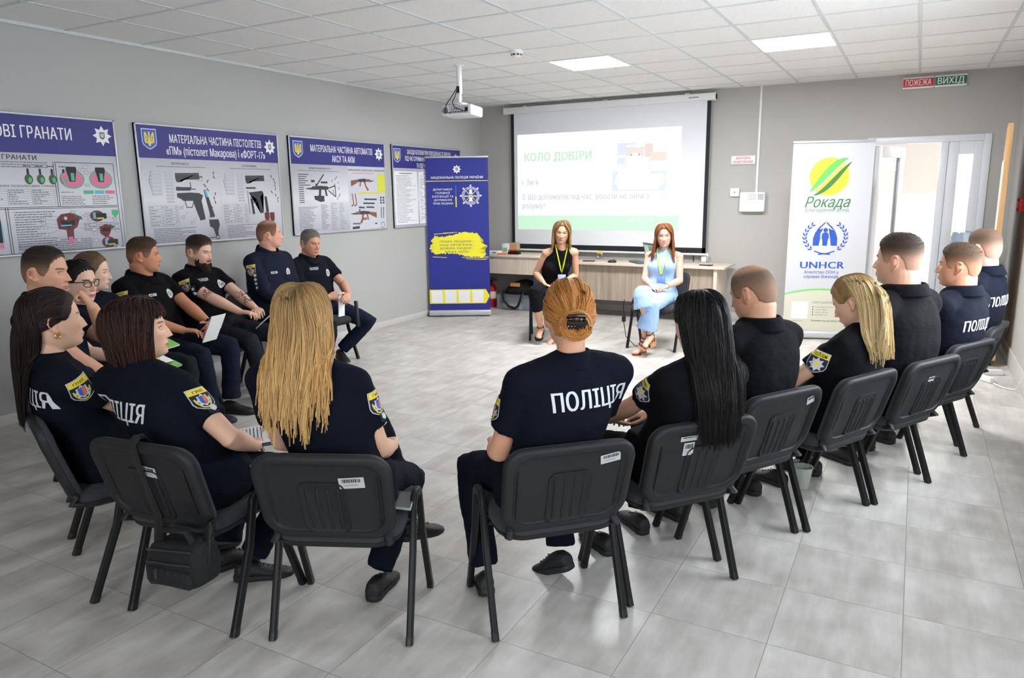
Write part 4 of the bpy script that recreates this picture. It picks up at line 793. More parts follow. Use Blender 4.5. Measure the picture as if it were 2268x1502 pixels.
g.rect(1.06, 1.13, VV(0.88), VV(0.855), f, 10, .0007); g.line([(0.89,VV(0.915)),(1.02,VV(0.92))], 0.018, f, 5, .0007); g.line([(0.88,VV(0.965)),(1.0,VV(0.96))], 0.028, f, 14, .0007); g.ring(1.41, VV(0.95), 0.03, 0.036, f, 14, .0007, 20); g.rect(1.27, 1.31, VV(0.935), VV(0.92), f, 14, .0007)
for i in range(6): g.rect(1.38+0.05*(i % 2), 1.41+0.05*(i % 2), VV(0.64+0.03*(i//2)), VV(0.62+0.03*(i//2)), f, 14, .0007)
done(g, t)
# 4: safety rules
t, g, f, emb = poster(4.325, 'instruction board with two white text sheets, farthest on the left wall behind the banner', [('ЗАХОДИ БЕЗПЕКИ ПРИ ПОВОДЖЕННІ ЗІ ЗБРОЄЮ', 0.96, 0.78, 0.072), ('ПІД ЧАС ОТРИМАННЯ ТА ЗДАЧІ В ЧЕРГОВІЙ ЧАСТИНІ', 1.04, 0.78, 0.072), ('ТА ПІД ЧАС НЕСЕННЯ СЛУЖБИ', 0.58, 0.78, 0.072)])
emb(0.105, VV(0.13), 0.15); star_badge(g, U(0.925), VV(0.13), 0.072, f, 0, 3, 2, .0006)
for x in (0.03, 0.52, 1.0): g.rect(x, x+0.46, VV(0.965), VV(0.315), f, 0, .0004); words(g, x+0.1, x+0.36, VV(0.345), 0.009, f, 4, .0008, 1.0); para(g, f, x+0.03, x+0.43, VV(0.37), 34, 0.0168, 5, 0.006)
done(g, t)
# ------------------------------------------------------------------ stacking chairs
M_shell = mat('chair_plastic', (36,36,38), 0.55, spec=0.28, bump=(500, 0.05, (1,1,1))); M_seat = mat('chair_fabric', (50,51,55), 0.95, sheen=0.05, bump=(420, 0.3, (1,1,1))); M_tube = mat('chair_tube', (20,20,22), 0.45, spec=0.35)
M_stk = mat('sticker_paper', (186,188,186), 0.5)
def rrect(w, h, r, n=9):
    P = []
    for cx, cy, a0 in ((w/2-r,h/2-r,0),(-w/2+r,h/2-r,90),(-w/2+r,-h/2+r,180),(w/2-r,-h/2+r,270)):
        for i in range(n): a = R(a0+90*i/(n-1)); P.append((cx+r*math.cos(a), cy+r*math.sin(a)))
    return P
BW, BH = 0.472, 0.335; BT = 17.0
def back_pt(x, y, d):
    # point of the backrest: x across, y up from its middle, d behind the sitter's face of it
    yy = y/(BH/2); xs = x*(1.0-0.045*(1-yy)/2*1.0)
    cup = 0.26*x*x
    zc = 0.578+y*math.cos(R(BT)); ff = -0.262-y*math.sin(R(BT))+cup+0.012*yy*yy-d
    return (xs, ff, zc-0.016*max(0,-y/(BH/2))*(1-(x/0.236)**2))
def make_chair_parts():
    t = empty('stacking_chair', (0,0,0))
    O = rrect(BW, BH, 0.075)
    sc = lambda s: [(x*(1-(1-s)*1.0), y*(1-(1-s)*BW/BH)) for x, y in O]
    prof = [(1.0,0.004),(1.0,0.016),(0.985,0.026),(0.955,0.031),(0.90,0.031),(0.865,0.028),(0.85,0.020),(0.83,0.017),(0.6,0.0165),(0.3,0.016),(0.05,0.016)]
    g = G(); g.loft([[back_pt(x, y, d) for x, y in sc(s)] for s, d in prof], 0, caps=True)
    # raised ribbed field in the middle of the shell
    rr = rrect(0.16, 0.20, 0.03, 6)
    g.loft([[back_pt(x*s, y*s-0.035, d) for x, y in rr] for s, d in ((1.0,0.012),(0.985,0.0200),(0.95,0.0206),(0.92,0.0178),(0.1,0.0178))], 0)
    for k in (-1.5,-0.5,0.5,1.5): g.tube([back_pt(k*0.034*(1+0.06*i/6), -0.115+0.15*i/6, 0.0158) for i in range(7)], 0.0052, 8, round_end=True)
    for sx in (-1, 1): g.tube([back_pt(sx*0.185, -0.11+0.19*i/6, 0.0175) for i in range(7)], 0.0035, 6, round_end=True)
    bk = g.build('backrest', M_shell, t, angle=50)
    pr = [(1.0,0.006),(1.0,-0.006),(0.985,-0.016),(0.94,-0.022),(0.7,-0.026),(0.4,-0.027),(0.05,-0.027)]
    G().loft([[back_pt(x*0.985, y*0.985, d) for x, y in sc(s)] for s, d in pr], 0, caps=True).build('back_cushion', M_seat, t, angle=60)
    # seat: cushion over a black pan
    SO = rrect(0.455, 0.43, 0.09)
    def st(x, y, z): 
        yy = (y/0.215); return (x, y+0.0, z-0.028*max(0, yy-0.35)**2*1.6-0.014*(1-(x/0.23)**2)*0.6-0.022*max(0,-yy-0.3)**1.0)
    G().loft([[st(x*s, y*s, z) for x, y in SO] for s, z in ((0.97,0.408),(1.0,0.414),(1.01,0.428),(0.99,0.445),(0.93,0.455),(0.7,0.459),(0.35,0.46),(0.04,0.46))]).build('seat', M_seat, t, angle=60)
    G().loft([[st(x*s, y*s, z) for x, y in SO] for s, z in ((0.05,0.366),(0.5,0.369),(0.85,0.376),(0.97,0.392),(1.0,0.410),(0.96,0.416))]).build('seat_pan', M_shell, t, angle=60)
    for sx in (-1, 1):
        for sy in (-1, 1):
            X = sx*0.247; n = 7
            arc = [(X, sy*0.052*math.sin(PI/2*i/n), 0.445+0.045*math.cos(PI/2*i/n)) for i in range(n+1)]
            G().sqtube(arc+[(X, sy*0.085, 0.30), (X, sy*0.198, 0.0)], 0.0158, 0.0118).build('leg', M_tube, t)
        for sy in (-1, 1): G().tube([(sx*0.247, sy*0.05, 0.42), (sx*0.225, sy*0.06, 0.405), (sx*0.18, sy*0.06, 0.395)], 0.011, 8).build('seat_bracket', M_tube, t)
        a = back_pt(sx*0.20, -0.165, 0.012)
        G().tube([(sx*0.19, -0.10, 0.392), (sx*0.195, -0.19, 0.388), (sx*0.20, -0.225, 0.40), a, back_pt(sx*0.20, -0.12, 0.010)], [0.012,0.013,0.014,0.015,0.010], 12, round_end=True).build('back_bracket', M_shell, t)
    for sx in (-1, 1):
        for sy in (-1, 1): G().sqtube([(sx*0.247, sy*0.1865, 0.028), (sx*0.247, sy*0.198, 0.0)], 0.0166, 0.0126).build('foot_cap', M_black, t)
    for yy in (-0.06, 0.06): G().tube([(-0.235, yy, 0.385), (0.235, yy, 0.385)], 0.010, 8).build('crossbar', M_tube, t)
    return t
chair0 = make_chair_parts(); used = []
def copy_tree(o, parent=None):
    c = o.copy(); COL.objects.link(c); c.parent = parent
    for ch in list(o.children): copy_tree(ch, c)
    return c
def sticker(t, x, y, w=0.075, h=0.038, rot=0.0):
    g = G(); ca, sa = math.cos(rot), math.sin(rot)
    def q(a, b): return back_pt(x+a*ca-b*sa, y+a*sa+b*ca, 0.0186 if abs(x) < 0.19 else 0.0325)
    def quad(x0, x1, y0, y1, mi, h): 
        p = [np.array(q(a, b))-np.array([0,h,0]) for a, b in ((x0,y0),(x1,y0),(x1,y1),(x0,y1))]; g.add(p, [[3,2,1,0]], mi)
    quad(-w/2, w/2, -h/2, h/2, 0, 0)
    xx = -w*0.36
    while xx < w*0.36: b = rnd.uniform(0.0012, 0.004); quad(xx, xx+b, 0.002, h*0.38, 1, 0.0006); xx += b+rnd.uniform(0.001, 0.003)
    quad(-w*0.3, w*0.25, -h*0.25, -h*0.15, 2, 0.0006)
    return lab(g.build('inventory_sticker', [M_stk, M_ink, mat('vent_grey')], t, smooth=False), 'white barcode sticker')
def chair(cx, cy, deg, label, stick=None):
    t = chair0 if not used else copy_tree(chair0); used.append(t)
    t.location = (cx, cy, 0); t.rotation_euler = (0, 0, R(deg-90)); tag(t, label, 'chair', 'black stacking chairs in the circle')
    return t, stick
# ------------------------------------------------------------------ people
def sst(e0, e1, x): 
    t = np.clip((np.asarray(x, float)-e0)/(e1-e0), 0, 1); return t*t*(3-2*t)
def gau(x, s): return np.exp(-(np.asarray(x, float)/s)**2)
HZ = 0.118
def head_ring_point(a, s, off=0.0):
    """point of the bare skull: a = azimuth (0 front, + to the right), s = height -1..1"""
    ab = abs(s); n = 2.3
    if s >= 0: kx = (1-ab**2.4)**(1/2.4); kf = (1-ab**2.3)**(1/2.3); kb = (1-ab**2.5)**(1/2.5)
    else: kx = (1-ab**2.7)**(1/2.7)*(1-0.20*ab**1.3); kf = (1-ab**3.6)**(1/3.6); kb = (1-ab**1.9)**(1/1.9)*(1-0.12*ab)
    c, sn = math.cos(a), math.sin(a)
    x = 0.0755*kx*math.copysign(abs(sn)**0.93, sn); y = (0.092*kf if c > 0 else 0.102*kb)*math.copysign(abs(c)**0.93, c)
    z = HZ*s
    if off:
        L = math.sqrt((x/0.0765)**2+(y/0.1)**2+(z/HZ)**2)+1e-6
        nx, ny, nz = x/0.0765, y/0.1, z/HZ; q = math.sqrt(nx*nx+ny*ny+nz*nz)+1e-6
        x += off*nx/q; y += off*ny/q; z += off*nz/q
    return np.array([x, y, z])
def face_relief(P, sex):
    x, y, z = P[:,0], P[:,1], P[:,2]; fr_ = sst(0.02, 0.06, y); ax = np.abs(x); d = np.zeros(len(P)); nk = 1.0 if sex == 'm' else 0.80
    t = np.clip((0.014-z)/0.050, 0, 1)
    d += (0.005+0.022*nk*t**1.2)*gau(x, 0.0072+0.0048*t)*sst(0.026, 0.008, z)*sst(-0.047, -0.036, z)
    d += 0.008*gau(ax-0.0125, 0.006)*gau(z+0.036, 0.0065)
    d -= 0.0125*gau(ax-0.030, 0.0145)*gau(z-0.001, 0.0105)+0.004*gau(ax-0.015,0.006)*gau(z-0.002,0.008); d += 0.0030*gau(z-0.0095, 0.0030)*gau(ax-0.031, 0.014)+0.0018*gau(z+0.0085, 0.0028)*gau(ax-0.031, 0.013)
    d += (0.0050 if sex == 'm' else 0.0022)*gau(z-0.020, 0.007)*sst(0.055, 0.03, ax)
    d += 0.0062*gau(z+0.0665, 0.0082)*gau(x, 0.021); d -= 0.0046*gau(z+0.0665, 0.0018)*gau(x, 0.023); d -= 0.0022*gau(x, 0.004)*gau(z+0.053, 0.005)
    d -= 0.003*gau(z+0.083, 0.006)*gau(x, 0.02); d += 0.0085*gau(z+0.101, 0.013)*gau(x, 0.021 if sex == 'm' else 0.017)
    d += 0.0045*gau(ax-0.048, 0.018)*gau(z+0.024, 0.016); d -= 0.003*gau(ax-0.05, 0.016)*gau(z+0.062, 0.016)
    d -= 0.0045*gau(z-0.006, 0.010)*gau(x, 0.016); d += 0.0045*sst(-0.045, -0.066, z)*gau(x, 0.030)*sst(-0.118, -0.098, z)
    if sex == 'f': d -= 0.003*gau(z+0.045, 0.02)*gau(ax-0.06, 0.02)
    Q = P.copy(); Q[:,1] += d*fr_; return Q
def head_geo(g, MH, sex, hs):
    nu, nv = 72, 62; rings = []
    for i in range(nv):
        v = -0.985+1.97*i/(nv-1); s = math.sin(PI/2*v)
        rings.append(np.array([head_ring_point(2*PI*j/nu, s) for j in range(nu)]))
    P = np.concatenate(rings)
    if sex == 'm':
        k = sst(-0.03, -0.09, P[:,2])*sst(-0.02, 0.05, P[:,1]); P[:,0] *= 1+0.12*k
    g.loft([xf(MH, P[i*nu:(i+1)*nu]) for i in range(nv)])
    for sx in (-1, 1):
        yz = [(0.010,0.010),(0.009,0.026),(-0.004,0.033),(-0.019,0.026),(-0.024,0.008),(-0.018,-0.012),(-0.006,-0.026),(0.004,-0.031),(0.009,-0.024)]
        pts = [(sx*(0.0765+max(0, 0.010-yy)*0.42), yy-0.012, zz-0.006) for yy, zz in yz]
        g.tube(xf(MH, np.array(pts)), [0.0035*hs,0.0042*hs,0.0045*hs,0.0045*hs,0.0045*hs,0.0042*hs,0.0045*hs,0.0055*hs,0.003*hs], 8, round_end=True)
        A = np.array(MH.to_3x3()) @ np.array(Matrix.Rotation(sx*R(-24), 3, 'Z')); g.ell(xf(MH, np.array([[sx*0.0795,-0.017,-0.005]]))[0], (0.0045,0.014,0.026), 0, 12, 8, A)
def xf(M, P):
    M = np.array(M); P = np.asarray(P, float).reshape(-1, 3); return P @ M[:3,:3].T + M[:3,3]
def remesh(g, voxel, it=4, fac=0.5, disp=None):
    me = g.mesh('tmp', []); o = bpy.data.objects.new('tmp', me); COL.objects.link(o)
    m = o.modifiers.new('r', 'REMESH'); m.mode = 'VOXEL'; m.voxel_size = voxel; m.adaptivity = 0
    if it: s = o.modifiers.new('s', 'SMOOTH'); s.iterations = it; s.factor = fac
    if disp:
        tx = bpy.data.textures.get('wr%g' % disp[1]) or bpy.data.textures.new('wr%g' % disp[1], 'CLOUDS'); tx.noise_scale = disp[1]; tx.noise_depth = 2
        d = o.modifiers.new('d', 'DISPLACE'); d.texture = tx; d.strength = disp[0]; d.mid_level = 0.5; d.texture_coords = 'LOCAL'
    dg = bpy.context.evaluated_depsgraph_get(); dg.update()
    r = bpy.data.meshes.new_from_object(o.evaluated_get(dg)); bpy.data.objects.remove(o); bpy.data.meshes.remove(me)
    r.materials.clear(); return r
def verts(me):
    a = np.empty(len(me.vertices)*3, np.float32); me.vertices.foreach_get('co', a); return a.reshape(-1, 3).astype(float)
def setcol(me, c):
    at = me.attributes.get('col') or me.attributes.new('col', 'FLOAT_COLOR', 'POINT')
    c = np.asarray(c, np.float32); at.data.foreach_set('color', np.concatenate([c, np.ones((len(c),1), np.float32)], 1).ravel())
def bvh_of(me): return BVHTree.FromPolygons([v.co for v in me.vertices], [tuple(p.vertices) for p in me.polygons])
def ring_e(c, X, D, a, b, e=2.5, n=28):
    out = []
    for j in range(n):
        t = 2*PI*j/n; cc, ss = math.cos(t), math.sin(t)
        out.append(c+X*a*math.copysign(abs(cc)**(2/e), cc)+D*b*math.copysign(abs(ss)**(2/e), ss))
    return out
def nrm(v): v = np.asarray(v, float); return v/(np.linalg.norm(v)+1e-9)
def ik(S, W, l1, l2, pole):
    S = np.asarray(S, float); W = np.asarray(W, float); d = W-S; L = np.linalg.norm(d); u = d/(L+1e-9)
    L = min(L, (l1+l2)*0.999); W = S+u*L
    a = (l1*l1-l2*l2+L*L)/(2*L); h = math.sqrt(max(l1*l1-a*a, 0)); p = np.asarray(pole, float); p = nrm(p-u*(p@u)); return S+u*a+p*h, W
def bez(a, b, c, t): return a*(1-t)**2+b*2*t*(1-t)+c*t*t
M_skin = mat('skin', (220,180,155), 0.48, attr='col', spec=0.4, bump=(220, 0.05, (1,1,1)))
M_hair = mat('hair_strands', (60,45,35), 0.55, attr='col', spec=0.25)
M_hairs = mat('hair_short', (60,45,35), 0.7, attr='col', spec=0.25, bump=(900, 0.22, (1,1,0.35)))
def cloth(name, rgb, rough=0.88): return mat(name, rgb, rough, spec=0.12, bump=(30, 0.18, (1,1,2.2)))
C_NAVY, C_BLACK = (13,17,29), (11,11,14)
def hand(g, W, d, n, side, curl=(0.5,0.6,0.4), k=1.0, spread=0.06, thumb=(0.65,0.7,0.25), curls=None):
    """palm, four fingers and a thumb from wrist W; d = pointing direction, n = out of the palm, side +1 right hand"""
    W = np.asarray(W, float); d = nrm(d); n = np.asarray(n, float); n = nrm(n-d*(n@d)); t = np.cross(d, n)*(1 if side > 0 else -1)*1.0
    e = [(-0.018,0.024,0.019),(0.0,0.026,0.018),(0.025,0.032,0.0165),(0.06,0.041,0.015),(0.082,0.041,0.012),(0.088,0.036,0.008)]
    g.loft([ring_e(W+d*s*k, t, n, a*k, b*k, 2.6, 16) for s, a, b in e])
    for i in range(4):
        b = W+d*(0.078-[0.002,0,0.003,0.011][i])*k+t*(0.0305-0.0203*i)*k; L = [0.070,0.078,0.072,0.057][i]*k; r = [0.0086,0.0088,0.0084,0.0076][i]*k
        dd = nrm(d+t*spread*(1.5-i)); nn = nrm(n-dd*(n@dd)); pts = [b]; cu = curls[i] if curls else [q*(1+0.07*(i-1)) for q in curl]; an = 0
        for sgl, ca in zip((0.45,0.32,0.23), cu):
            an += ca; pts.append(pts[-1]+(dd*math.cos(an)+nn*math.sin(an))*L*sgl)
        P = [pts[0], pts[0]*0.5+pts[1]*0.5, pts[1], pts[1]*0.5+pts[2]*0.5, pts[2], pts[3]]; g.tube(P, [r,r*0.97,r*1.0,r*0.92,r*0.93,r*0.78], 10, round_end=True)
    b = W+d*0.018*k+t*0.020*k+n*0.004*k; u = nrm(d*thumb[0]+t*thumb[1]+n*thumb[2]); u2 = nrm(u*0.75+d*0.6+n*0.05); u3 = nrm(u2*0.8+d*0.5)
    p1 = b+u*0.044*k; p2 = p1+u2*0.033*k; p3 = p2+u3*0.022*k; g.tube([b, b*0.5+p1*0.5, p1, p2, p3], [0.014*k,0.0135*k,0.0108*k,0.0102*k,0.0080*k], 10, round_end=True)
M_sole = mat('shoe_sole', (28,28,30), 0.6); M_shoe = mat('shoe_upper', (24,24,26), 0.6, bump=(120, 0.25, (1,1,1)))
def shoe(root, ank, yaw, pitch, k, upper=None, sole=None, lift=0.0, roll=0.0):
    """ank: point on the floor under the ankle"""
    M = Matrix.Translation(Vector(ank)) @ Matrix.Rotation(R(yaw), 4, 'Z') @ Matrix.Rotation(R(roll), 4, 'Y') @ Matrix.Rotation(R(pitch), 4, 'X')
    pf = [(-0.070,0.020,0.055),(-0.067,0.030,0.078),(-0.045,0.036,0.092),(-0.01,0.037,0.094),(0.02,0.038,0.088),(0.05,0.041,0.070),(0.09,0.046,0.054),(0.13,0.046,0.045),(0.16,0.038,0.040),(0.178,0.026,0.034),(0.186,0.010,0.026)]
    g = G(); rr = []
    for y, w, h in pf:
        ring = []
        for j in range(18):
            t = 2*PI*j/18; zz = 0.014+(h-0.014)*0.5*(1+math.sin(t)); ring.append((w*math.copysign(abs(math.cos(t))**0.6, math.cos(t))*(1 if math.sin(t) < 0.2 else 1-0.35*(math.sin(t)-0.2)), y, zz))
        rr.append(xf(M, np.array(ring)*k))
    g.loft(rr); o = g.build('shoe', upper or M_shoe, root, angle=60)
    out = [(0.0,-0.076),(0.022,-0.072),(0.037,-0.05),(0.036,-0.01),(0.038,0.04),(0.048,0.09),(0.046,0.14),(0.034,0.172),(0.012,0.19)]
    O = out+[(-x, y) for x, y in out[::-1] if abs(x) > 0.001]
    if len(O) % 2: pass
    g = G(); g.loft([xf(M, np.array([(x*s, y*s+0.002, z) for x, y in O])*k) for s, z in ((0.94,0.0),(1.0,0.004),(1.03,0.018),(1.0,0.027),(0.9,0.028))]); g.build('sole', sole or M_sole, o, angle=50)
    g = G()
    for i in range(4): y = 0.035+0.02*i; z = [0.083,0.071,0.062,0.056][i]; g.tube(xf(M, np.array([(-0.022,y,z-0.012),(0,y+0.004,z+0.002),(0.022,y,z-0.012)])*k), 0.0024, 6)
    g.build('lace', mat('lace_dark', (58,58,62), 0.8), o)
    return o
# flat badges laid on cloth -----------------------------------------------------
def drape(g2, P0, u, v, n, bvh, off=0.0018, lift=0.25, cell=0.012):
    """take flat geometry (x,y plane of G) and lay it on the cloth"""
    u, v, n = nrm(u), nrm(v), nrm(n); bm = bmesh.new()
    V = g2.V(); vs = [bm.verts.new(Vector((p[0], p[1], p[2]))) for p in V]; bm.verts.ensure_lookup_table()
    for f, mi in zip(g2.f, g2.m):
        try: fc = bm.faces.new([vs[i] for i in f]); fc.material_index = mi
        except Exception: pass
    mn, mxv = V.min(0), V.max(0)
    for ax in (0, 1):
        c = mn[ax]+cell
        while c < mxv[ax]:
            pn = Vector((1,0,0)) if ax == 0 else Vector((0,1,0)); po = Vector((c,0,0)) if ax == 0 else Vector((0,c,0))
            bmesh.ops.bisect_plane(bm, geom=bm.verts[:]+bm.edges[:]+bm.faces[:], plane_co=po, plane_no=pn); c += cell
    bm.verts.index_update(); P0 = np.asarray(P0, float); bad = set()
    out = []; H_ = []
    for w in bm.verts:
        p = P0+u*w.co.x+v*w.co.y; hit = bvh.ray_cast(Vector(p+n*lift), Vector(-n), lift*2); H_.append((p, hit))
    ds = [float((np.array(h[0])-p)@n) for p, h in H_ if h[0] is not None]; med = float(np.median(ds)) if ds else 0.0
    for w, (p, hit) in zip(bm.verts, H_):
        if hit[0] is None or abs(float((np.array(hit[0])-p)@n)-med) > 0.095:
            q = bvh.find_nearest(Vector(p+n*med)); out.append(np.array(q[0])+np.array(q[1])*(off+w.co.z))
            if q[3] > 0.03: bad.add(w.index)
        else: out.append(np.array(hit[0])+(np.array(hit[1])*0.5+n*0.5)*(off+w.co.z))
    r = G(); fs = []; ms = []
    for f in bm.faces:
        if not any(x.index in bad for x in f.verts): fs.append([x.index for x in f.verts]); ms.append(f.material_index)
    r.add(np.array(out), fs); r.m = ms; bm.free(); return r
FLAT = ((0,0,0),(1,0,0),(0,1,0),(0,0,1))
M_patch = [mat('patch_navy', (24,28,48), 0.8), mat('patch_yellow', (232,208,60), 0.7), mat('patch_silver', (196,200,206), 0.6), mat('patch_blue', (52,92,190), 0.7), mat('patch_orange', (226,110,50), 0.7), mat('patch_black', (14,14,18), 0.8)]
M_letter = mat('reflective_lettering', (206,209,214), 0.55)
def patch_flat(kind):
    g = G(); w, h = 0.078, 0.092
    g.poly(shield_pts(0,0,w,h), FLAT, 2, 0); g.poly(shield_pts(0,0,w*0.93,h*0.93), FLAT, 0, .0004)
    g.poly([(-w*0.46,h*0.22),(w*0.46,h*0.22),(w*0.46,h*0.46),(-w*0.46,h*0.46)], FLAT, 1, .0008)
    if kind == 'star':
        g.text('ПОЛІЦІЯ', 0, h*0.27, 0.018, FLAT, 5, .0012, width=w*0.72, align='C', bold=0.03); g.fan((0,-h*0.10), star_pts(0,-h*0.10,0.031), FLAT, 2, .0008); g.poly(shield_pts(0,-h*0.10,0.016,0.020), FLAT, 1, .0012)
    else:
        g.text('ГУНП', 0, h*0.28, 0.014, FLAT, 5, .0012, width=w*0.5, align='C', bold=0.02)
        g.line([(-w*0.36,h*0.05),(-w*0.33,-h*0.12),(-w*0.18,-h*0.33),(0,-h*0.40),(w*0.18,-h*0.33),(w*0.33,-h*0.12),(w*0.36,h*0.05)], 0.005, FLAT, 1, .0008)
        g.fan((0,-h*0.06), star_pts(0,-h*0.06,0.026,8,0.75), FLAT, 2, .001); g.poly(shield_pts(0,-h*0.06,0.026,0.034), FLAT, 3, .0014); g.poly([(0,-h*0.06-0.016),(0.012,-h*0.06-0.006),(0.012,-h*0.06+0.015),(0,-h*0.06+0.015)], FLAT, 4, .0018)
    return g
HL = [(0,.070),(22,.066),(42,.056),(54,.036),(62,.008),(72,-.014),(82,-.014),(92,.010),(104,.026),(116,.006),(128,-.040),(150,-.058),(180,-.062)]
def hair_cap(root, MH, thick, colf, hl=HL, recede=0.0, inset=0.006, soft=0.020, name='hair', m=None, topbump=0.0, smin=-0.75):
    nu, nv = 96, 64; rings = []; mask = []; zs = []
    for i in range(nv):
        s = math.sin(PI/2*(smin+(0.985-smin)*i/(nv-1)) if False else PI/2*(math.asin(smin)/(PI/2)+(0.985-math.asin(smin)/(PI/2))*i/(nv-1)))
        for j in range(nu):
            a = 2*PI*j/nu; aa = abs(math.degrees(a if a <= PI else a-2*PI))
            zh = np.interp(aa, [q[0] for q in hl], [q[1] for q in hl])+recede*max(0, 1-aa/60.0)+0.003*math.sin(a*23)*(1 if aa < 60 else 0.4)
            p = head_ring_point(a, s); mk = float(sst(zh-soft*0.4, zh+soft*0.6, p[2])); th = thick(aa, p[2])
            rings.append(head_ring_point(a, s, -inset*(1-mk)+th*mk)); mask.append(mk); zs.append((aa, p[2]))
    rings = np.array(rings); mask = np.array(mask); g = G(); fs = []
    keep = mask > 0.02
    for i in range(nv-1):
        for j in range(nu):
            q = [i*nu+j, i*nu+(j+1) % nu, (i+1)*nu+(j+1) % nu, (i+1)*nu+j]
            if any(keep[x] for x in q): fs.append(q[::-1] if False else q)
    top = len(rings); rings = np.concatenate([rings, [rings[-nu:].mean(0)+np.array([0,0,0.001])]]); mask = np.append(mask, 1); zs.append((90, 0.118))
    fs += [[(nv-1)*nu+j, (nv-1)*nu+(j+1) % nu, top] for j in range(nu)]
    g.add(xf(MH, rings), fs); me = g.mesh(name, m or M_hairs); setcol(me, np.array([colf(a, z, k) for (a, z), k in zip(zs, mask)]))
    # drop the loose points that carry no face
    bm = bmesh.new(); bm.from_mesh(me); bmesh.ops.delete(bm, geom=[v for v in bm.verts if not v.link_faces], context='VERTS'); bmesh.ops.recalc_face_normals(bm, faces=bm.faces[:]); bm.to_mesh(me); bm.free()
    return link(name, me, root, angle=180)
def mix3(a, b, t): return np.array(a)*(1-t)+np.array(b)*t
class Locks:
    """hair: every lock is a clump of fine strands round one guide path"""
    def __init__(s, kids=4, fine=0.45): s.V = []; s.F = []; s.C = []; s.n = 0; s.r = random.Random(5); s.kids = kids; s.fine = fine
    def add(s, path, r, col0, col1, n=3, oval=1.0, spread=1.1):
        kids, fine = s.kids, s.fine
        P = np.asarray(path, float); k = len(P); rr = np.asarray(r, float)
        T = np.gradient(P, axis=0); T /= (np.linalg.norm(T, axis=1, keepdims=True)+1e-9)
        U = np.cross(T, [0.31,0.53,0.79]); U /= (np.linalg.norm(U, axis=1, keepdims=True)+1e-9); W = np.cross(T, U); t = np.linspace(0, 1, k)
        an = np.array([0, 2.0944, 4.1888])
        for c in range(kids):
            q = s.r.uniform(0, 6.283); d = math.sqrt(s.r.random())*spread; cut = k if (k < 14 or s.r.random() < 0.7) else int(k*s.r.uniform(0.8, 1))
            off = (U*math.cos(q)+W*math.sin(q))*(d*np.maximum(rr, 0.0016))[:,None]*(0.75+0.7*t)[:,None]; R1 = np.maximum(rr*fine, 0.0005)
            ring = (P+off)[:cut,None,:]+R1[:cut,None,None]*(np.cos(an)[None,:,None]*W[:cut,None,:]+np.sin(an)[None,:,None]*U[:cut,None,:]); kk = cut
            s.V.append(ring.reshape(-1, 3)); i = np.arange(kk-1)[:,None]*3; j = np.arange(3)[None,:]; j2 = (j+1) % 3
            s.F.append((np.stack([i+j, i+j2, i+3+j2, i+3+j], -1).reshape(-1, 4))+s.n); s.n += kk*3
            g_ = 1+s.r.uniform(-0.16, 0.16); cc = (np.outer(1-t, col0)+np.outer(t, col1))[:kk]*g_; s.C.append(np.repeat(cc, 3, axis=0))
    def build(s, name, root, m=None):
        V = np.concatenate(s.V).astype(np.float32); F = np.concatenate(s.F).astype(np.int32); me = bpy.data.meshes.new(name); me.vertices.add(len(V)); me.vertices.foreach_set('co', V.ravel()); me.loops.add(F.size); me.loops.foreach_set('vertex_index', F.ravel())
        me.polygons.add(len(F)); me.polygons.foreach_set('loop_start', np.arange(0, F.size, 4, dtype=np.int32)); me.update(calc_edges=True); me.materials.append(m or M_hair); setcol(me, np.clip(np.concatenate(s.C), 0, 1)); return link(name, me, root, angle=180)
def jit(c, r, amt=0.18): k = 1+r.uniform(-amt, amt); return np.clip(np.array(c)*k, 0, 1)
def hang(p, d, L, bvh, r, target=None, clear=0.010, wave=0.0, step=0.028, stiff=0.55):
    """hair falling from p: starts along d, turns down, slides outside the clothes"""
    out = []; p = np.array(p, float); d = nrm(d); n = max(3, int(L/step)); ph = r.uniform(0, 6)
    for i in range(n):
        want = np.array([0,0,-1.0])
        if target is not None: want = nrm(want+np.array([target[0]-p[0], target[1]-p[1], 0])*2.6)
        d = nrm(d*stiff+want*(1-stiff)); p = p+d*step
        if wave: p = p+np.array([math.sin(i*0.75+ph), math.cos(i*0.6+ph)*0.4, 0])*wave
        if bvh is not None:
            q = bvh.find_nearest(Vector(p))
            if q[0] is not None:
                nn = np.array(q[1]); sd = (p-np.array(q[0]))@nn
                if sd < clear and q[3] < 0.14: p = np.array(q[0])+nn*clear
        out.append(p.copy())
    return out
PEOPLE = {}
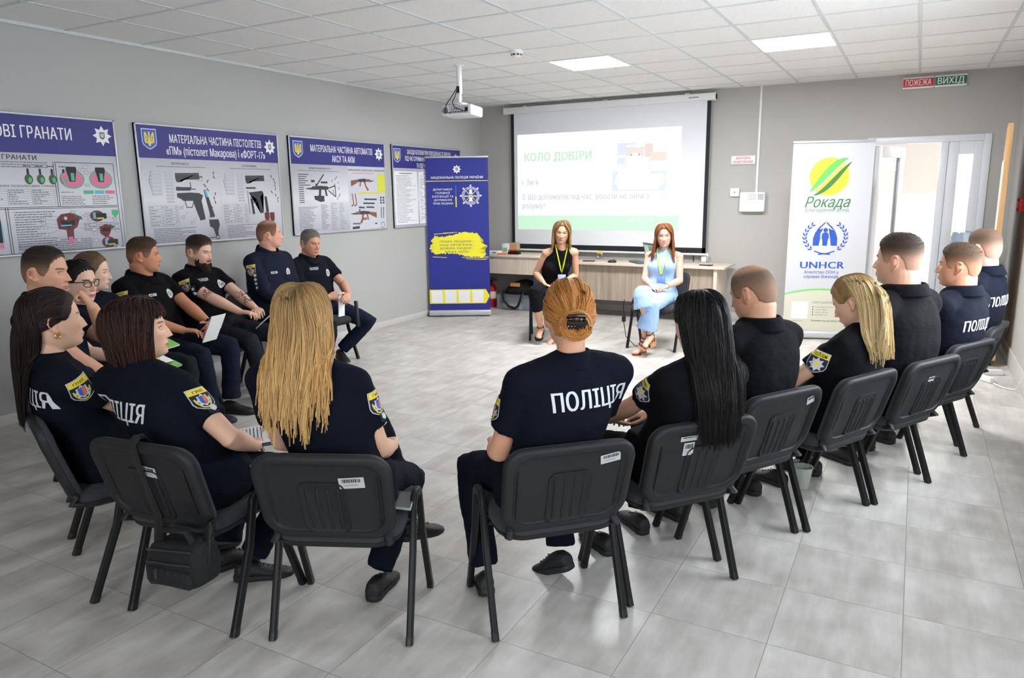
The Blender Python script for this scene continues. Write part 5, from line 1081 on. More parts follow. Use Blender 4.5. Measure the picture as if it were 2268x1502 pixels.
def person(key, label, c, deg, head, hyaw, hpitch=0, htilt=0, sex='m', b=1.0, girth=1.0, hs=1.0, skin=(222,176,148), shirt=C_NAVY, trous=C_NAVY, sleeve=0.66, longs=False, L=None, Rr=None, feet=((-0.11,0.22,0,4,0),(0.11,0.22,0,-4,0)), face=False, lips=None, brow=(60,44,34), stubble=0.0, eye=(70,60,50), twist=0.0, collar=True, vox=None, bow=0.04, kspread=0.25, shoes=True, legskin=False, gaze=(0,0), shd=0.0, noarms=False, trousers=True, legR=(None,None), cat='person', neckw=1.0, smile=False, shirt_name=None, ll=(0.43, 0.415)):
    rz = R(deg-90); root = tag(empty('person', (c[0], c[1], 0), rz), label, 'person', None)
    Ri = Matrix.Rotation(-rz, 3, 'Z'); Hl = np.array(Ri @ Vector((head[0]-c[0], head[1]-c[1], head[2])))
    rel = R(hyaw-deg); MH = Matrix.Translation(Vector(Hl)) @ Matrix.Rotation(rel, 4, 'Z') @ Matrix.Rotation(R(-hpitch), 4, 'X') @ Matrix.Rotation(R(htilt), 4, 'Y') @ Matrix.Scale(hs, 4)
    m = sex == 'm'; sw = (0.172 if m else 0.150)*b; pf = math.sin(R(hpitch))
    N = Hl+np.array([0, -0.030-0.05*pf, -(0.137 if m else 0.157)*hs+0.02*abs(pf)]); P0 = np.array([0, -0.062, 0.462])
    ctrl = np.array([0, (P0[1]+N[1])/2-bow-0.01, 0.74])
    X = nrm([math.cos(R(twist)), math.sin(R(twist)), shd]); 
    def spine(t):
        p = bez(P0, ctrl, N, t); T = nrm(bez(P0, ctrl, N, min(1, t+0.02))-bez(P0, ctrl, N, max(0, t-0.02))); D = nrm(np.cross(T, X)); return p, T, D
    if m: prof = [(0.0,0.170,0.130),(0.10,0.176,0.135),(0.25,0.168,0.128),(0.42,0.166,0.124),(0.60,0.178,0.124),(0.76,0.182,0.118),(0.88,0.165,0.098),(0.95,0.115,0.080),(1.0,0.074,0.070)]
    else: prof = [(0.0,0.172,0.125),(0.10,0.172,0.128),(0.25,0.150,0.112),(0.42,0.138,0.102),(0.60,0.152,0.116),(0.76,0.154,0.108),(0.88,0.140,0.086),(0.95,0.098,0.070),(1.0,0.064,0.060)]
    def torso(g, k, extra=0.0, t0=0.0, t1=1.0):
        rs = []
        for t, a, d in prof:
            if t < t0 or t > t1: continue
            gi = 1+(girth-1)*(gau(t-0.3, 0.33)); p, T, D = spine(t)
            p = p+np.array([0, d*(b*gi-1), 0])*(1 if t < 0.9 else 0.3); rs.append(ring_e(p, X, D, (a*b*gi+extra)*k, (d*b*gi+extra)*k, 2.5))
        g.loft(rs)
    pS, T_, D_ = spine(0.90); up = np.array([0,0,1.0])
    Sh = {s: pS+X*s*sw+up*(-0.012 if m else -0.012)+D_*0.0 for s in (-1, 1)}
    ua, fa = (0.272, 0.235) if m else (0.252, 0.220)
    hz = 0.615
    dflt = {s: dict(p=(s*0.085, 0.19, hz), d=(-s*0.75, 0.65, -0.12), n=(0,0.15,-1), pole=(s*0.6,-0.5,-0.6), curl=(0.45,0.5,0.35)) for s in (-1, 1)}
    if L: dflt[-1].update(L)
    if Rr: dflt[1].update(Rr)
    arm = {}
    for s in (-1, 1):
        q = dflt[s]; E, W = ik(Sh[s], q['p'], ua*b**0.5, fa*b**0.5, q['pole']); arm[s] = (Sh[s], E, W)
    # --- body: head, neck, trunk, arms and hands grown into one skin
    g = G(); head_geo(g, MH, sex, hs)
    nb = xf(MH, [[0,-0.026,-0.06]])[0]; nr = (0.060 if m else 0.049)*neckw*hs
    g.tube([N-np.array([0,0,0.05]), N, N*0.45+nb*0.55, nb, xf(MH, [[0,-0.022,-0.02]])[0], xf(MH, [[0,-0.015,0.03]])[0]], [nr*1.12,nr*1.06,nr*1.0,nr*1.0,nr*0.86,nr*0.5], 20)
    torso(g, 0.84, t1=1.0 if sleeve < 0.05 else 0.80); g.tube([Sh[-1], pS+up*0.012, Sh[1]], [0.050,0.06,0.050], 14, round_end=True)
    for s in (-1, 1):
        S, E, W = arm[s]; q = dflt[s]; ra = (1.0 if m else 0.84)*b**0.7
        mid = E*0.5+W*0.5
        g.tube([S, S*0.6+E*0.4, S*0.12+E*0.88, E, E*0.85+W*0.15, E*0.65+W*0.35, E*0.15+W*0.85, W], [0.052*ra,0.049*ra,0.042*ra,0.042*ra,0.044*ra,0.043*ra,0.029*ra,0.0255*ra], 16, round_end=True)
        if q.get('hand', True): hand(g, W, q['d'], q['n'], s, q['curl'], k=(1.0 if m else 0.9)*b**0.4, thumb=q.get('thumb', (0.65,0.7,0.25)), curls=q.get('curls'), spread=q.get('spread', 0.06))
    # legs
    hip = {s: np.array([s*0.088*b, -0.020, 0.525]) for s in (-1, 1)}; leg = {}
    for s, ft in ((-1, feet[0]), (1, feet[1])):
        A = np.array([ft[0], ft[1], 0.085+ft[2]]); kp = (s*kspread, 0.75, 0.8) if len(ft) < 6 else ft[5]
        K, A = ik(hip[s], A, ll[0], ll[1], kp); leg[s] = (hip[s], K, A)
        if legskin: g.tube([hip[s], hip[s]*0.5+K*0.5, K*0.93+hip[s]*0.07, K*0.93+A*0.07, K*0.72+A*0.28, K*0.4+A*0.6, K*0.1+A*0.9, A], [0.07,0.062,0.05,0.047,0.050,0.039,0.030,0.031], 16, round_end=True)
        if 'foot' in (legskin if isinstance(legskin, tuple) else ()):
            fy = R(ft[3]); fp = R(ft[4]); fd = np.array([-math.sin(fy)*math.cos(fp), math.cos(fy)*math.cos(fp), math.sin(fp)]); sd = np.array([math.cos(fy), math.sin(fy), 0]); un = np.cross(sd, fd)
            h0 = A-un*0.055; g.tube([h0-fd*0.035+un*0.012, A-un*0.02, A-un*0.035+fd*0.05, h0+fd*0.10+un*0.008, h0+fd*0.14+un*0.004], [0.024,0.03,0.027,0.024,0.018], 14, oval=1.25, up=un, round_end=True)
            for i in range(5): b0 = h0+fd*(0.135-0.006*abs(i-1.0))+sd*(s*-1)*(0.026-0.0125*i)+un*0.002; g.tube([b0, b0+fd*(0.032-0.004*i)], [0.0085 if i else 0.011, 0.0075 if i else 0.010], 8, round_end=True)
    vx = vox or (0.0050 if face else 0.0062)
    me = remesh(g, vx, 3, 0.45); me.materials.append(M_skin); iA = np.linalg.inv(np.array(MH.to_3x3())).T
    if face:
        bm = bmesh.new(); bm.from_mesh(me); Q = (verts(me)-np.array(MH.translation)) @ iA; ok = (Q[:,1] > 0.030) & (np.abs(Q[:,2]) < 0.112) & (np.abs(Q[:,0]) < 0.068) & (Q[:,1] < 0.13)
        bm.verts.ensure_lookup_table(); es = set()
        for f_ in bm.faces:
            if all(ok[v.index] for v in f_.verts): es.update(f_.edges)
        bmesh.ops.subdivide_edges(bm, edges=list(es), cuts=2, use_grid_fill=True, smooth=0.0); bm.to_mesh(me); bm.free()
        V = verts(me); Q = (V-np.array(MH.translation)) @ iA; sel = (np.abs(Q[:,2]) < 0.125) & (np.abs(Q[:,0]) < 0.075) & (Q[:,1] > 0.02) & (Q[:,1] < 0.13); Qs = face_relief(Q[sel], sex); V[sel] = xf(MH, Qs); me.vertices.foreach_set('co', V.astype(np.float32).ravel()); me.update()
    V = verts(me); Q = (V-np.array(MH.translation)) @ np.linalg.inv(np.array(MH.to_3x3())).T; sk = np.array(lin(skin)); col = np.tile(sk, (len(V), 1))
    x, y, z = Q[:,0], Q[:,1], Q[:,2]; ax = np.abs(x); inh = (np.abs(z) < 0.13) & (ax < 0.1) & (np.abs(y) < 0.13)
    def paint(w, c, k=1.0):
        w = np.clip(w*k*inh, 0, 1)[:,None]; col[:] = col*(1-w)+np.array(c)*w
    red = sk*np.array([1.0,0.72,0.68])
    paint(gau(ax-0.042, 0.02)*gau(z+0.03, 0.02)*sst(0.03, 0.06, y), red, 0.35); paint(gau(x, 0.014)*gau(z+0.034, 0.012)*sst(0.07, 0.09, y), red, 0.3); paint(sst(0.072, 0.08, ax)*(y < 0.02), red, 0.35)
    if stubble: paint(sst(-0.040, -0.060, z)*sst(-0.03, 0.03, y)*(1-gau(z+0.0665, 0.007)*gau(x, 0.02))+0.6*gau(z+0.050, 0.006)*gau(x, 0.024)*(y > 0.06), sk*0.35+np.array(lin(brow))*0.3, stubble)
    lp = np.array(lin(lips)) if lips else sk*np.array([0.80,0.52,0.50])
    arcz = -0.0665+(0.006*(ax/0.024)**2 if smile else 0.001*(ax/0.024)**2)
    paint(sst(0.0098, 0.0062, np.abs(z-arcz)/np.clip(1-(ax/0.027)**2, 0.05, 1)**0.5)*sst(0.027, 0.023, ax)*(y > 0.055), lp, 0.9); (None if smile else paint(gau(z-arcz, 0.0013)*sst(0.024, 0.02, ax)*(y > 0.055), lp*0.35, 0.8))
    if smile: paint(gau(z-arcz-0.0008, 0.0026)*sst(0.017, 0.011, ax)*(y > 0.055), (0.72,0.69,0.65), 1.0)
    bz = (0.0185 if m else 0.0205)+(0.004 if m else 0.0026)*np.sin(np.clip((ax-0.012)/0.04, 0, 1)*PI*0.8); paint(sst(0.0054 if m else 0.0040, 0.0022, np.abs(z-bz))*sst(0.011, 0.015, ax)*sst(0.053, 0.046, ax)*(y > 0.04), lin(brow), 0.85)
    paint(gau(ax-0.0075, 0.0030)*gau(z+0.0440, 0.0022)*(y > 0.08), sk*0.15, 0.9); ez = 0.0068-0.0045*((ax-0.031)/0.016)**2; paint(sst(0.0024, 0.0012, np.abs(z-ez))*sst(0.017, 0.015, np.abs(ax-0.031))*(y > 0.04), np.array(lin(brow))*0.5, 0.9 if not m else 0.55)
    setcol(me, col); body = link('body', me, root, angle=180)
    bvb = bvh_of(me)
    if face:
        A3 = np.array(MH.to_3x3()) / hs; fw = A3 @ np.array([0,1.0,0])
        for s in (-1, 1):
            o3 = xf(MH, [[s*0.031, 0.2, 0.0]])[0]; hit = bvb.ray_cast(Vector(o3), Vector(-fw), 0.4)
            if hit[0] is None: continue
            p = np.array(hit[0])-fw*0.0034; gg = G(); gg.ell(p, (0.0142*hs,0.0058,0.0064*hs), 0, 18, 12, A3)
            pi = p+A3 @ np.array([gaze[0]*0.004,0.0024,gaze[1]*0.002]); gg.ell(pi, (0.0068*hs,0.0040,0.0066*hs), 1, 14, 8, A3); gg.ell(pi+fw*0.0014, (0.0026,0.0026,0.0026), 2, 10, 6, A3)
            gg.build('eye', [mat('eye_white', (172,164,156), 0.3), mat('iris_%d' % eye[0], eye, 0.2), mat('pupil', (10,9,9), 0.15)], root, angle=180)
    # --- shirt
    info = dict(root=root, MH=MH, N=N, Sh=Sh, arm=arm, spine=spine, X=X, leg=leg, body=body, skin=sk, D=D_, bvb=bvb, sex=sex)
    if shirt is not None:
        g = G(); torso(g, 1.0, 0.008)
        if sleeve > 0.05: g.tube([Sh[-1], pS+up*0.022, Sh[1]], [0.062*b,0.072*b,0.062*b], 16, round_end=True)
        else: g.tube([pS-X*sw*0.50+up*0.006, pS+up*0.022, pS+X*sw*0.50+up*0.006], [0.060,0.064,0.060], 16)
        if not m: 
            for s in (-1, 1): p, T, D = spine(0.66); g.ell(p-D*0.085*-1.0*1.0+X*s*0.07 if D[1] > 0 else p+X*s*0.07-D*0.085, (0.07,0.055,0.065))
        for s in (-1, 1):
            S, E, W = arm[s]; ra = (1.0 if m else 0.88)*b**0.7
            if longs: P = [S, S*0.6+E*0.4, S*0.15+E*0.85, E, E*0.82+W*0.18, E*0.4+W*0.6, E*0.08+W*0.92]; rr_ = [0.066,0.063,0.056,0.055,0.054,0.044,0.037]
            else: P = [S, S*0.75+E*0.25, S*(1-sleeve*0.75)+E*sleeve*0.75, S*(1-sleeve)+E*sleeve]; rr_ = [0.068,0.067,0.065,0.066]
            if sleeve > 0.05: g.tube(P, [q*ra for q in rr_], 18); g.ell(S, (0.066*ra,0.066*ra,0.062*ra))
        ms = remesh(g, 0.0105, 5, 0.5, (0.012, 0.10)); ms.materials.append(cloth(shirt_name or ('cloth_%d_%d_%d' % shirt), shirt)); so = link('shirt', ms, root, angle=180); info['shirt'] = so; info['bvs'] = bvh_of(ms)
        if collar:
            axs = nrm(nb-N); n0 = N-np.array([0,0,0.004]); g = G(); k = 30; R0 = []
            for rad, hh in ((1.34,-0.022),(1.26,0.012),(1.18,0.038),(1.22,0.045),(1.34,0.036),(1.56,-0.006),(1.58,-0.014),(1.46,-0.012)):
                ring = []
                for j in range(k):
                    a = 2*PI*j/k; fwd_ = max(0, math.sin(a)); dp = 0.034*fwd_**2; ring.append(n0+axs*(hh-dp*(1 if hh < 0.02 else 1.0))+X*nr*rad*1.02*math.cos(a)+np.cross(axs, X)*-1*0+nrm(np.cross(axs, X))*1.0*nr*rad*math.sin(a)*(1.06+0.12*fwd_))
                R0.append(ring)
            g.loft(R0, closed=True, caps=False); g.build('collar', cloth(shirt_name or ('cloth_%d_%d_%d' % shirt), shirt), root, angle=180)
    if trousers:
        g = G(); rs = []
        for dz, a, d in ((-0.055,0.165,0.115),(-0.03,0.182,0.130),(0.02,0.184,0.138),(0.07,0.176,0.130),(0.11,0.160,0.118)):
            rs.append(ring_e(np.array([0,-0.045-0.1*dz,0.515+dz]), np.array([1.0,0,0]), np.array([0,1.0,0]), a*b*(1+(girth-1)*0.5)*(1 if m else 0.97), d*b, 2.6))
        g.loft(rs); tb = (1.0 if m else 0.92)*b**0.5
        for s in (-1, 1):
            h_, K, A = leg[s]; bd = nrm(K-h_)+nrm(K-A); hem = K*0.06+A*0.94; g.tube([h_, h_*0.55+K*0.45, h_*0.14+K*0.86, K-nrm(h_-K)*0.0+bd*0.0, K*0.87+A*0.13, K*0.5+A*0.5, hem], [0.092*tb,0.084*tb,0.071*tb,0.066*tb,0.064*tb,0.062*tb,0.060*tb], 20); g.ell(h_, (0.09*tb,0.09*tb,0.085*tb))
        mt = remesh(g, 0.0115, 4, 0.5, (0.016, 0.07)); mt.materials.append(cloth('cloth_%d_%d_%d' % trous, trous)); info['trousers'] = link('trousers', mt, root, angle=180); info['bvt'] = bvh_of(mt)
    if shoes:
        for s, ft in ((-1, feet[0]), (1, feet[1])): 
            A = leg[s][2]; shoe(root, (A[0], A[1], A[2]-0.085), ft[3], ft[4], (1.0 if m else 0.9), roll=ft[6] if len(ft) > 6 else 0)
    PEOPLE[key] = info; return info
# --- uniform details
def back_text(I, w=0.30, h=None, dx=0.0, dz=-0.135, txt='ПОЛІЦІЯ', rot=0.0):
    p, T, D = I['spine'](0.78); n = -D if D[1] > 0 else D; g = G(); g.text(txt, 0, 0, 0.1, FLAT, 0, 0, width=w, align='C', bold=0.034)
    V = g.V(); k = (h or w*0.27)/(V[:,1].max()-V[:,1].min()); g.v = [V*np.array([1,k,1])]
    P0 = np.array([0,0,0])+I['N']+np.array([0,0,dz]); n = nrm([n[0], n[1], 0.1]); u = nrm(np.cross([0,0,1.0], n)); P0 = P0+u*dx; u = nrm(u+np.array([0,0,rot])); v = nrm(np.cross(n, u))
    r = drape(g, P0, u, v, n, I['bvs'], 0.0025, 0.4); return r.build('back_lettering', M_letter, I['root'], smooth=False)
def sleeve_patch(I, s, kind='coat', t=0.30, az=0.0, dots=0, tdots=0.62, size=1.0):
    """shield on the sleeve; az turns it round the arm (+ to the front)"""
    S, E, W = I['arm'][s]; ax = nrm(E-S); out = nrm(I['X']*s-ax*((I['X']*s)@ax)); fwd = nrm(np.cross(ax, out))*(1 if np.cross(ax, out)[1] > 0 else -1)
    n = nrm(out*math.cos(R(az))+fwd*math.sin(R(az))); v = nrm(-ax*0.45+np.array([0,0,0.8])); n = nrm(n-v*(n@v)); u = nrm(np.cross(v, n)); P0 = S+(E-S)*t
    g = patch_flat(kind); V = g.V(); g.v = [V*np.array([size,size,1])]
    r = drape(g, P0, u, v, n, I['bvs'], 0.003, 0.2, 0.015); lab(r.build('sleeve_patch', M_patch, I['root'], smooth=False), 'shield-shaped sleeve patch')
    if dots:
        g = G(); g.rect(-0.02, 0.02, -0.02*dots, 0.02*dots, FLAT, 0, 0) 
        for i in range(dots): g.disc(0, (i-(dots-1)/2)*0.034, 0.011, FLAT, 1, .001, 14)
        r = drape(g, S+(E-S)*tdots, u, v, n, I['bvs'], 0.003, 0.2, 0.02); lab(r.build('rank_tab', [M_patch[0], M_letter], I['root'], smooth=False), 'rank tab with pale discs')
def chest_bits(I, badge=True, text=None, tag_=False, pocket=False):
    p, T, D = I['spine'](0.72); n = D if D[1] > 0 else -D; u = -I['X']; v = nrm(np.cross(n, u))
    if badge:
        g = G(); g.disc(0, 0, 0.026, FLAT, 0, 0, 20, 0.034); g.fan((0,0), star_pts(0,0,0.019,8,0.7), FLAT, 1, .001); g.disc(0,0,0.008,FLAT,2,.0016,12)
        r = drape(g, p+u*0.085+v*0.01, u, v, n, I['bvs'], 0.003, 0.3, 0.03); lab(r.build('chest_badge', [M_patch[2], mat('badge_grey', (120,124,130), 0.4), M_patch[1]], I['root'], smooth=False), 'oval silver badge')
    if text:
        g = G(); g.text(text, 0, 0, 0.03, FLAT, 0, 0, width=0.095, align='C', bold=0.03); r = drape(g, p-u*0.07+v*0.05, u, v, n, I['bvs'], 0.003, 0.3, 0.02); r.build('chest_lettering', M_letter, I['root'], smooth=False)
    if tag_:
        g = G(); g.rect(-0.032,0.032,-0.009,0.009,FLAT,0,0); words(g,-0.025,0.025,-0.003,0.006,FLAT,1,.001); r = drape(g, p-u*0.075+v*0.02, u, v, n, I['bvs'], 0.003, 0.3, 0.03); r.build('name_tag', [M_patch[2], M_patch[5]], I['root'], smooth=False)
    if pocket:
        for s in (-1, 1):
            g = G(); g.poly([(-0.05,0.03),(-0.05,-0.005),(0,-0.022),(0.05,-0.005),(0.05,0.03)][::-1], FLAT, 0, 0.001); r = drape(g, p+u*s*0.085-v*0.04, u, v, n, I['bvs'], 0.004, 0.3, 0.02); r.build('pocket_flap', I['shirt'].data.materials[0], I['root'])
# ------------------------------------------------------------------ hair styles
def short_hair(I, rgb, fade=0.5, top=0.013, side=0.003, recede=0.0, thin=0.0, grey=0.0, hl=HL, skin=None, front=0.0):
    h = np.array(lin(rgb)); sk = I['skin']*0.85
    def thick(a, z): return side+(top-side)*float(sst(0.025, 0.085, z))+front*float(gau(z-0.085, 0.03))*max(0, 1-a/50.0)
    def colf(a, z, k):
        f = fade*(1-float(sst(-0.01, 0.070, z)))*float(sst(35, 70, a)); f = max(f, thin*float(sst(0.075, 0.105, z)), 0.9*(1-k)*(1.0 if a > 40 else 0.6)); n = noise.noise((a*0.3, z*90, 2.0))*0.12
        return np.clip(mix3(h, sk, min(f, 0.95))*(1+n), 0, 1)
    cap = hair_cap(I['root'], I['MH'], thick, colf, hl=hl, recede=recede); MH = I['MH']; q = random.Random(3); LK = Locks(1, 1.0); n = 0
    while n < 5200 and top > 0.007:
        a = q.uniform(-180, 180); z = q.uniform(-0.062, 0.117); aa = abs(a); n += 1
        zh = np.interp(aa, [k[0] for k in hl], [k[1] for k in hl])+recede*max(0, 1-aa/60.0)
        if z < zh+0.002 or z < 0.060+0.018*(aa > 50)*q.random(): continue
        s = z/HZ; th = thick(aa, z); p0 = head_ring_point(R(a), s, th*0.2-0.001); p1 = head_ring_point(R(a), s, th*0.9+0.002); d = nrm(p1-p0)*0.62+np.array([q.uniform(-0.3,0.3), -0.55 if z < 0.085 else 0.15, -0.25 if z < 0.05 else 0.10]); L_ = th*0.75+0.0045
        P = xf(MH, [p0, p0+nrm(d)*L_*0.55, p0+nrm(d+np.array([0,-0.15,-0.05]))*L_]); c = colf(aa, z, 1.0)*q.uniform(0.75, 1.2); LK.add(P, [0.0009,0.0008,0.0004], c, c)
    lab(LK.build('hair', I['root'], M_hairs), 'short cropped strands') if LK.n else None
    return cap
HLW = [(0,.076),(25,.072),(45,.058),(58,.030),(70,.000),(85,-.012),(100,-.022),(120,-.050),(150,-.062),(180,-.066)]
HLE = [(0,.076),(25,.072),(45,.058),(58,.034),(68,.010),(80,.004),(92,.020),(104,.024),(116,.000),(130,-.045),(150,-.060),(180,-.064)]
def scalp(MH, a, s, off): return xf(MH, [head_ring_point(R(a), s, off)])[0]
def base_cap(I, rgb, th=0.010, hl=HLW, name='hair_base'):
    h = np.array(lin(rgb)); return hair_cap(I['root'], I['MH'], lambda a, z: th, lambda a, z, k: np.clip(h*(1+0.25*noise.noise((a*0.35, z*6, 1.0))), 0, 1), hl=hl, name='hair', m=M_hair, inset=0.005, soft=0.014)
EL = np.array([0.0765,0.1,HZ])
def gc(p0, p1, u, off, MH):
    """great circle over the scalp between two head-local points"""
    a = nrm(p0/EL); b = nrm(p1/EL); w = math.acos(max(-1, min(1, float(a@b)))); q = (a*math.sin((1-u)*w)+b*math.sin(u*w))/max(1e-6, math.sin(w)) if w > 1e-3 else a
    s = max(-0.97, min(0.988, nrm(q)[2])); return xf(MH, [head_ring_point(math.atan2(q[0]/EL[0], q[1]/EL[1]), s, off)])[0]
def taper(k, r0, r1, m):
    m = int(k*m); return [r0*min(1, 0.45+j*0.2) if j < m else r0+(r1-r0)*(j-m)/max(1, k-1-m) for j in range(k)]
def radial(I, LK, r, n, az, cols, zend, off=(0.010,0.022), rel=(-0.12,0.05), rad=(0.0042,0.0012), bvh=True, tgt=None, wave=0.0, clear=(0.008,0.024), part=0.0, side=0, zj=0.03, stiff=0.55, n_=5):
    MH = I['MH']
    for i in range(n):
        aa = r.uniform(*az); sg = side if side else (1 if i % 2 else -1); a = aa*sg; o = r.uniform(*off); sr = r.uniform(*rel); P = []
        y0 = 0.065-0.12*min(1, max(0, (aa-20)/160))+r.uniform(-0.026,0.022); x0 = part+sg*r.uniform(0.0,0.010); p0 = np.array([x0, y0, HZ*math.sqrt(max(0.05, 1-(x0/EL[0])**2-(y0/EL[1])**2))]); p1 = head_ring_point(R(a), sr, 0.0)
        for k in range(10): u = k/9; P.append(gc(p0, p1, u, o*(0.25+0.75*min(1, u*2.5)), MH))
        c0 = jit(cols[0], r, 0.25); c1 = jit(cols[1], r, 0.22)
        ze = (zend(a) if callable(zend) else zend)+r.uniform(-zj, zj); Lh = P[-1][2]-ze
        if Lh > 0.02:
            T = tgt(a, r) if tgt else None
            P += hang(P[-1], P[-1]-P[-2], Lh, I.get('bvs') if bvh else None, r, T, r.uniform(*clear), wave, stiff=stiff)
        LK.add(P, taper(len(P), rad[0], rad[1], 0.7), c0, c1, n_)
def swept(I, LK, r, n, a0, s0, a1, s1, cols, off=(0.008,0.014), rad=0.0042, then=None):
    """hair combed over the scalp from the hairline to another place of the head"""
    MH = I['MH']
    for i in range(n):
        sg = 1 if i % 2 else -1; A0 = r.uniform(*a0); S0 = s0(A0) if callable(s0) else r.uniform(*s0); o = r.uniform(*off)
        p0 = head_ring_point(R(sg*A0), max(-0.9, min(0.97, S0)), 0.0); p1 = head_ring_point(R(sg*r.uniform(*a1)), r.uniform(*s1), 0.0)
        P = [gc(p0, p1, k/11, o*min(1, 0.1+k/11*3), MH) for k in range(12)]
        if then: P += then(P, sg, r)
        LK.add(P, taper(len(P), rad, rad*0.35, 0.72 if then else 0.95), jit(cols[0], r, 0.25), jit(cols[1], r, 0.22), 5)
def hairline_s(hl): return lambda a: min(0.97, np.interp(a, [q[0] for q in hl], [q[1] for q in hl])/HZ+0.04)

PAPERM = mat('paper_white', (238,238,238), 0.6)
def loc2w(I, p): 
    M = Matrix.Translation(I['root'].location) @ Matrix.Rotation(I['root'].rotation_euler[2], 4, 'Z'); return M @ Vector(p)
def held(I, name, p, rot, label, cat):
    """a thing of its own placed where a hand or lap holds it"""
    M = Matrix.Translation(loc2w(I, p)) @ Matrix.Rotation(I['root'].rotation_euler[2], 4, 'Z') @ Matrix.Rotation(R(rot[2]), 4, 'Z') @ Matrix.Rotation(R(rot[0]), 4, 'X') @ Matrix.Rotation(R(rot[1]), 4, 'Y')
    t = empty(name, (0,0,0)); t.matrix_world = M; tag(t, label, cat); return t
def wristwatch(I, s, name='wristwatch'):
    S, E, W = I['arm'][s]; ax = nrm(W-E); p = W-ax*0.022; g = G(); u = nrm(np.cross(ax, [0,0,1])); w = np.cross(ax, u)
    g.loft([[p+ax*q+(u*math.cos(t)*1.12+w*math.sin(t))*0.0295*k for t in [2*PI*j/18 for j in range(18)]] for q, k in ((-0.009,0.96),(-0.008,1.06),(0.008,1.06),(0.009,0.96))]); g.ell(p+np.array([0,0,0.029]), (0.015,0.015,0.006)); g.build('wristwatch', M_black, I['root'])

# ------------------------------------------------------------------ chairs (all before the stickers, so that copies stay clean)
CH = {}
for k, x, y, d, lb in [
 ('P8', 2.64, -1.0, 66, 'black chair under the woman with long dark hair at far left, edge-on'), ('P9', 3.19, -1.02, 97, 'black chair with a shoulder bag hanging from its back'),
 ('P10', 3.743, -0.855, 114, 'black chair under the long-haired blonde, wide back seen square-on'), ('P11', 4.34, -0.46, 135, 'black chair under the woman with ginger bun, nearest the floor centre'),
 ('P12', 4.65, -0.025, 141, 'black chair under the woman with long black hair, two torn stickers on back'), ('P13', 4.82, 0.48, 149, 'black chair under the balding man in black, between black-haired and ponytailed women'),
 ('P14', 5.10, 0.935, 153, 'black chair under the blonde ponytailed woman'), ('P15', 5.37, 1.41, 151, 'black chair under the broad man in black with shaved neck'),
 ('P16', 5.56, 1.96, 151, 'black chair under the man whose lettered navy back is fully seen at right'), ('P17', 5.70, 2.55, 165, 'black chair under the farthest man at right, by the door'),
 ('P18', 2.10, 4.36, -66, 'black chair under the woman in the black sleeveless top'), ('P19', 3.27, 4.36, -92, 'black chair under the woman in the light blue dress'),
 ('P1', 2.04, -0.70, 60, 'black chair of the man resting his chin on his fist'), ('P2', 1.50, -0.32, 15, 'black chair of the woman wearing glasses'),
 ('P3', 1.08, 0.05, 12, 'black chair of the woman with brown hair tied back'), ('P4', 0.85, 0.53, 14, 'black chair of the man in black polo holding a folded white paper'),
 ('P5', 0.74, 1.09, 8, 'black chair of the bearded tattooed man'), ('P6', 0.74, 1.66, 2, 'black chair of the tall balding man in navy long sleeves'),
 ('P7', 0.64, 2.35, -4, 'black chair of the grey-haired man nearest the blue banner')]:
    CH[k] = chair(x, y, d, lb)[0]
for k, x, y, w, h, rot in [('P10', 0.105, 0.065, 0.085, 0.042, 0.06), ('P11', 0.14, 0.10, 0.075, 0.035, 0.12), ('P9', 0.03, 0.06, 0.075, 0.042, -0.1), ('P13', 0.16, 0.10, 0.05, 0.035, 0.2), ('P12', -0.08, 0.105, 0.07, 0.02, 0), ('P15', -0.02, 0.06, 0.05, 0.025, 0), ('P8', -0.15, 0.02, 0.05, 0.04, 0.1)]: sticker(CH[k], x, y, w, h, rot)
sticker(CH['P12'], -0.075, 0.06, 0.045, 0.055, 0)

# ------------------------------------------------------------------ the people, one after another
r = random.Random(11)
SKm, SKf = (214,166,138), (226,184,160)
# the near row with their backs to us --------------------------------------------
I = person('P11', 'person with ginger hair in a clipped bun, navy police shirt, sitting with back to us', (4.34,-0.46), 135, (4.46,-0.50,1.135), 124, 4, sex='f', b=1.13, skin=(214,160,128), L=dict(p=(-0.15,0.14,0.61), pole=(-0.35,-0.8,-0.4), d=(0.4,0.9,-0.1)), Rr=dict(p=(0.12,0.18,0.61), pole=(0.3,-0.8,-0.4)), ll=(0.34,0.42), feet=((-0.20,0.13,0,-8,-14),(0.13,0.16,0.02,35,-24)), kspread=0.15, shd=0.06)
back_text(I, 0.285, 0.078, 0.035, -0.150, rot=0.04); sleeve_patch(I, -1, 'coat', 0.36, 20, dots=4, tdots=0.60); 
G0 = (lin((196,138,74)), lin((176,116,58)))
base_cap(I, (172,116,62), 0.010, HLE); LK = Locks(); bs = -0.10
swept(I, LK, r, 181, (0,70), hairline_s(HLE), (168,180), (bs-0.1,bs+0.15), G0, rad=0.0040); swept(I, LK, r, 107, (70,125), hairline_s(HLE), (165,180), (bs-0.12,bs+0.1), G0, rad=0.0040); swept(I, LK, r, 59, (125,180), (-0.52,-0.46), (170,180), (bs-0.15,bs), G0, rad=0.0040)
for i in range(46):
    a0 = r.uniform(0, 6.28); q = r.uniform(0.018, 0.046); P = []
    for k in range(12):
        t = a0+k*0.36; P.append(xf(I['MH'], [[0.004+q*1.12*math.cos(t), -0.112-0.018*(1-(q/0.05)**2)+0.006*math.sin(3*t), bs*HZ-0.012+q*math.sin(t)]])[0])
    LK.add(P, [0.003]+[0.0075]*10+[0.002], jit(G0[0], r), jit(G0[1], r))
LK.build('hair', I['root'])
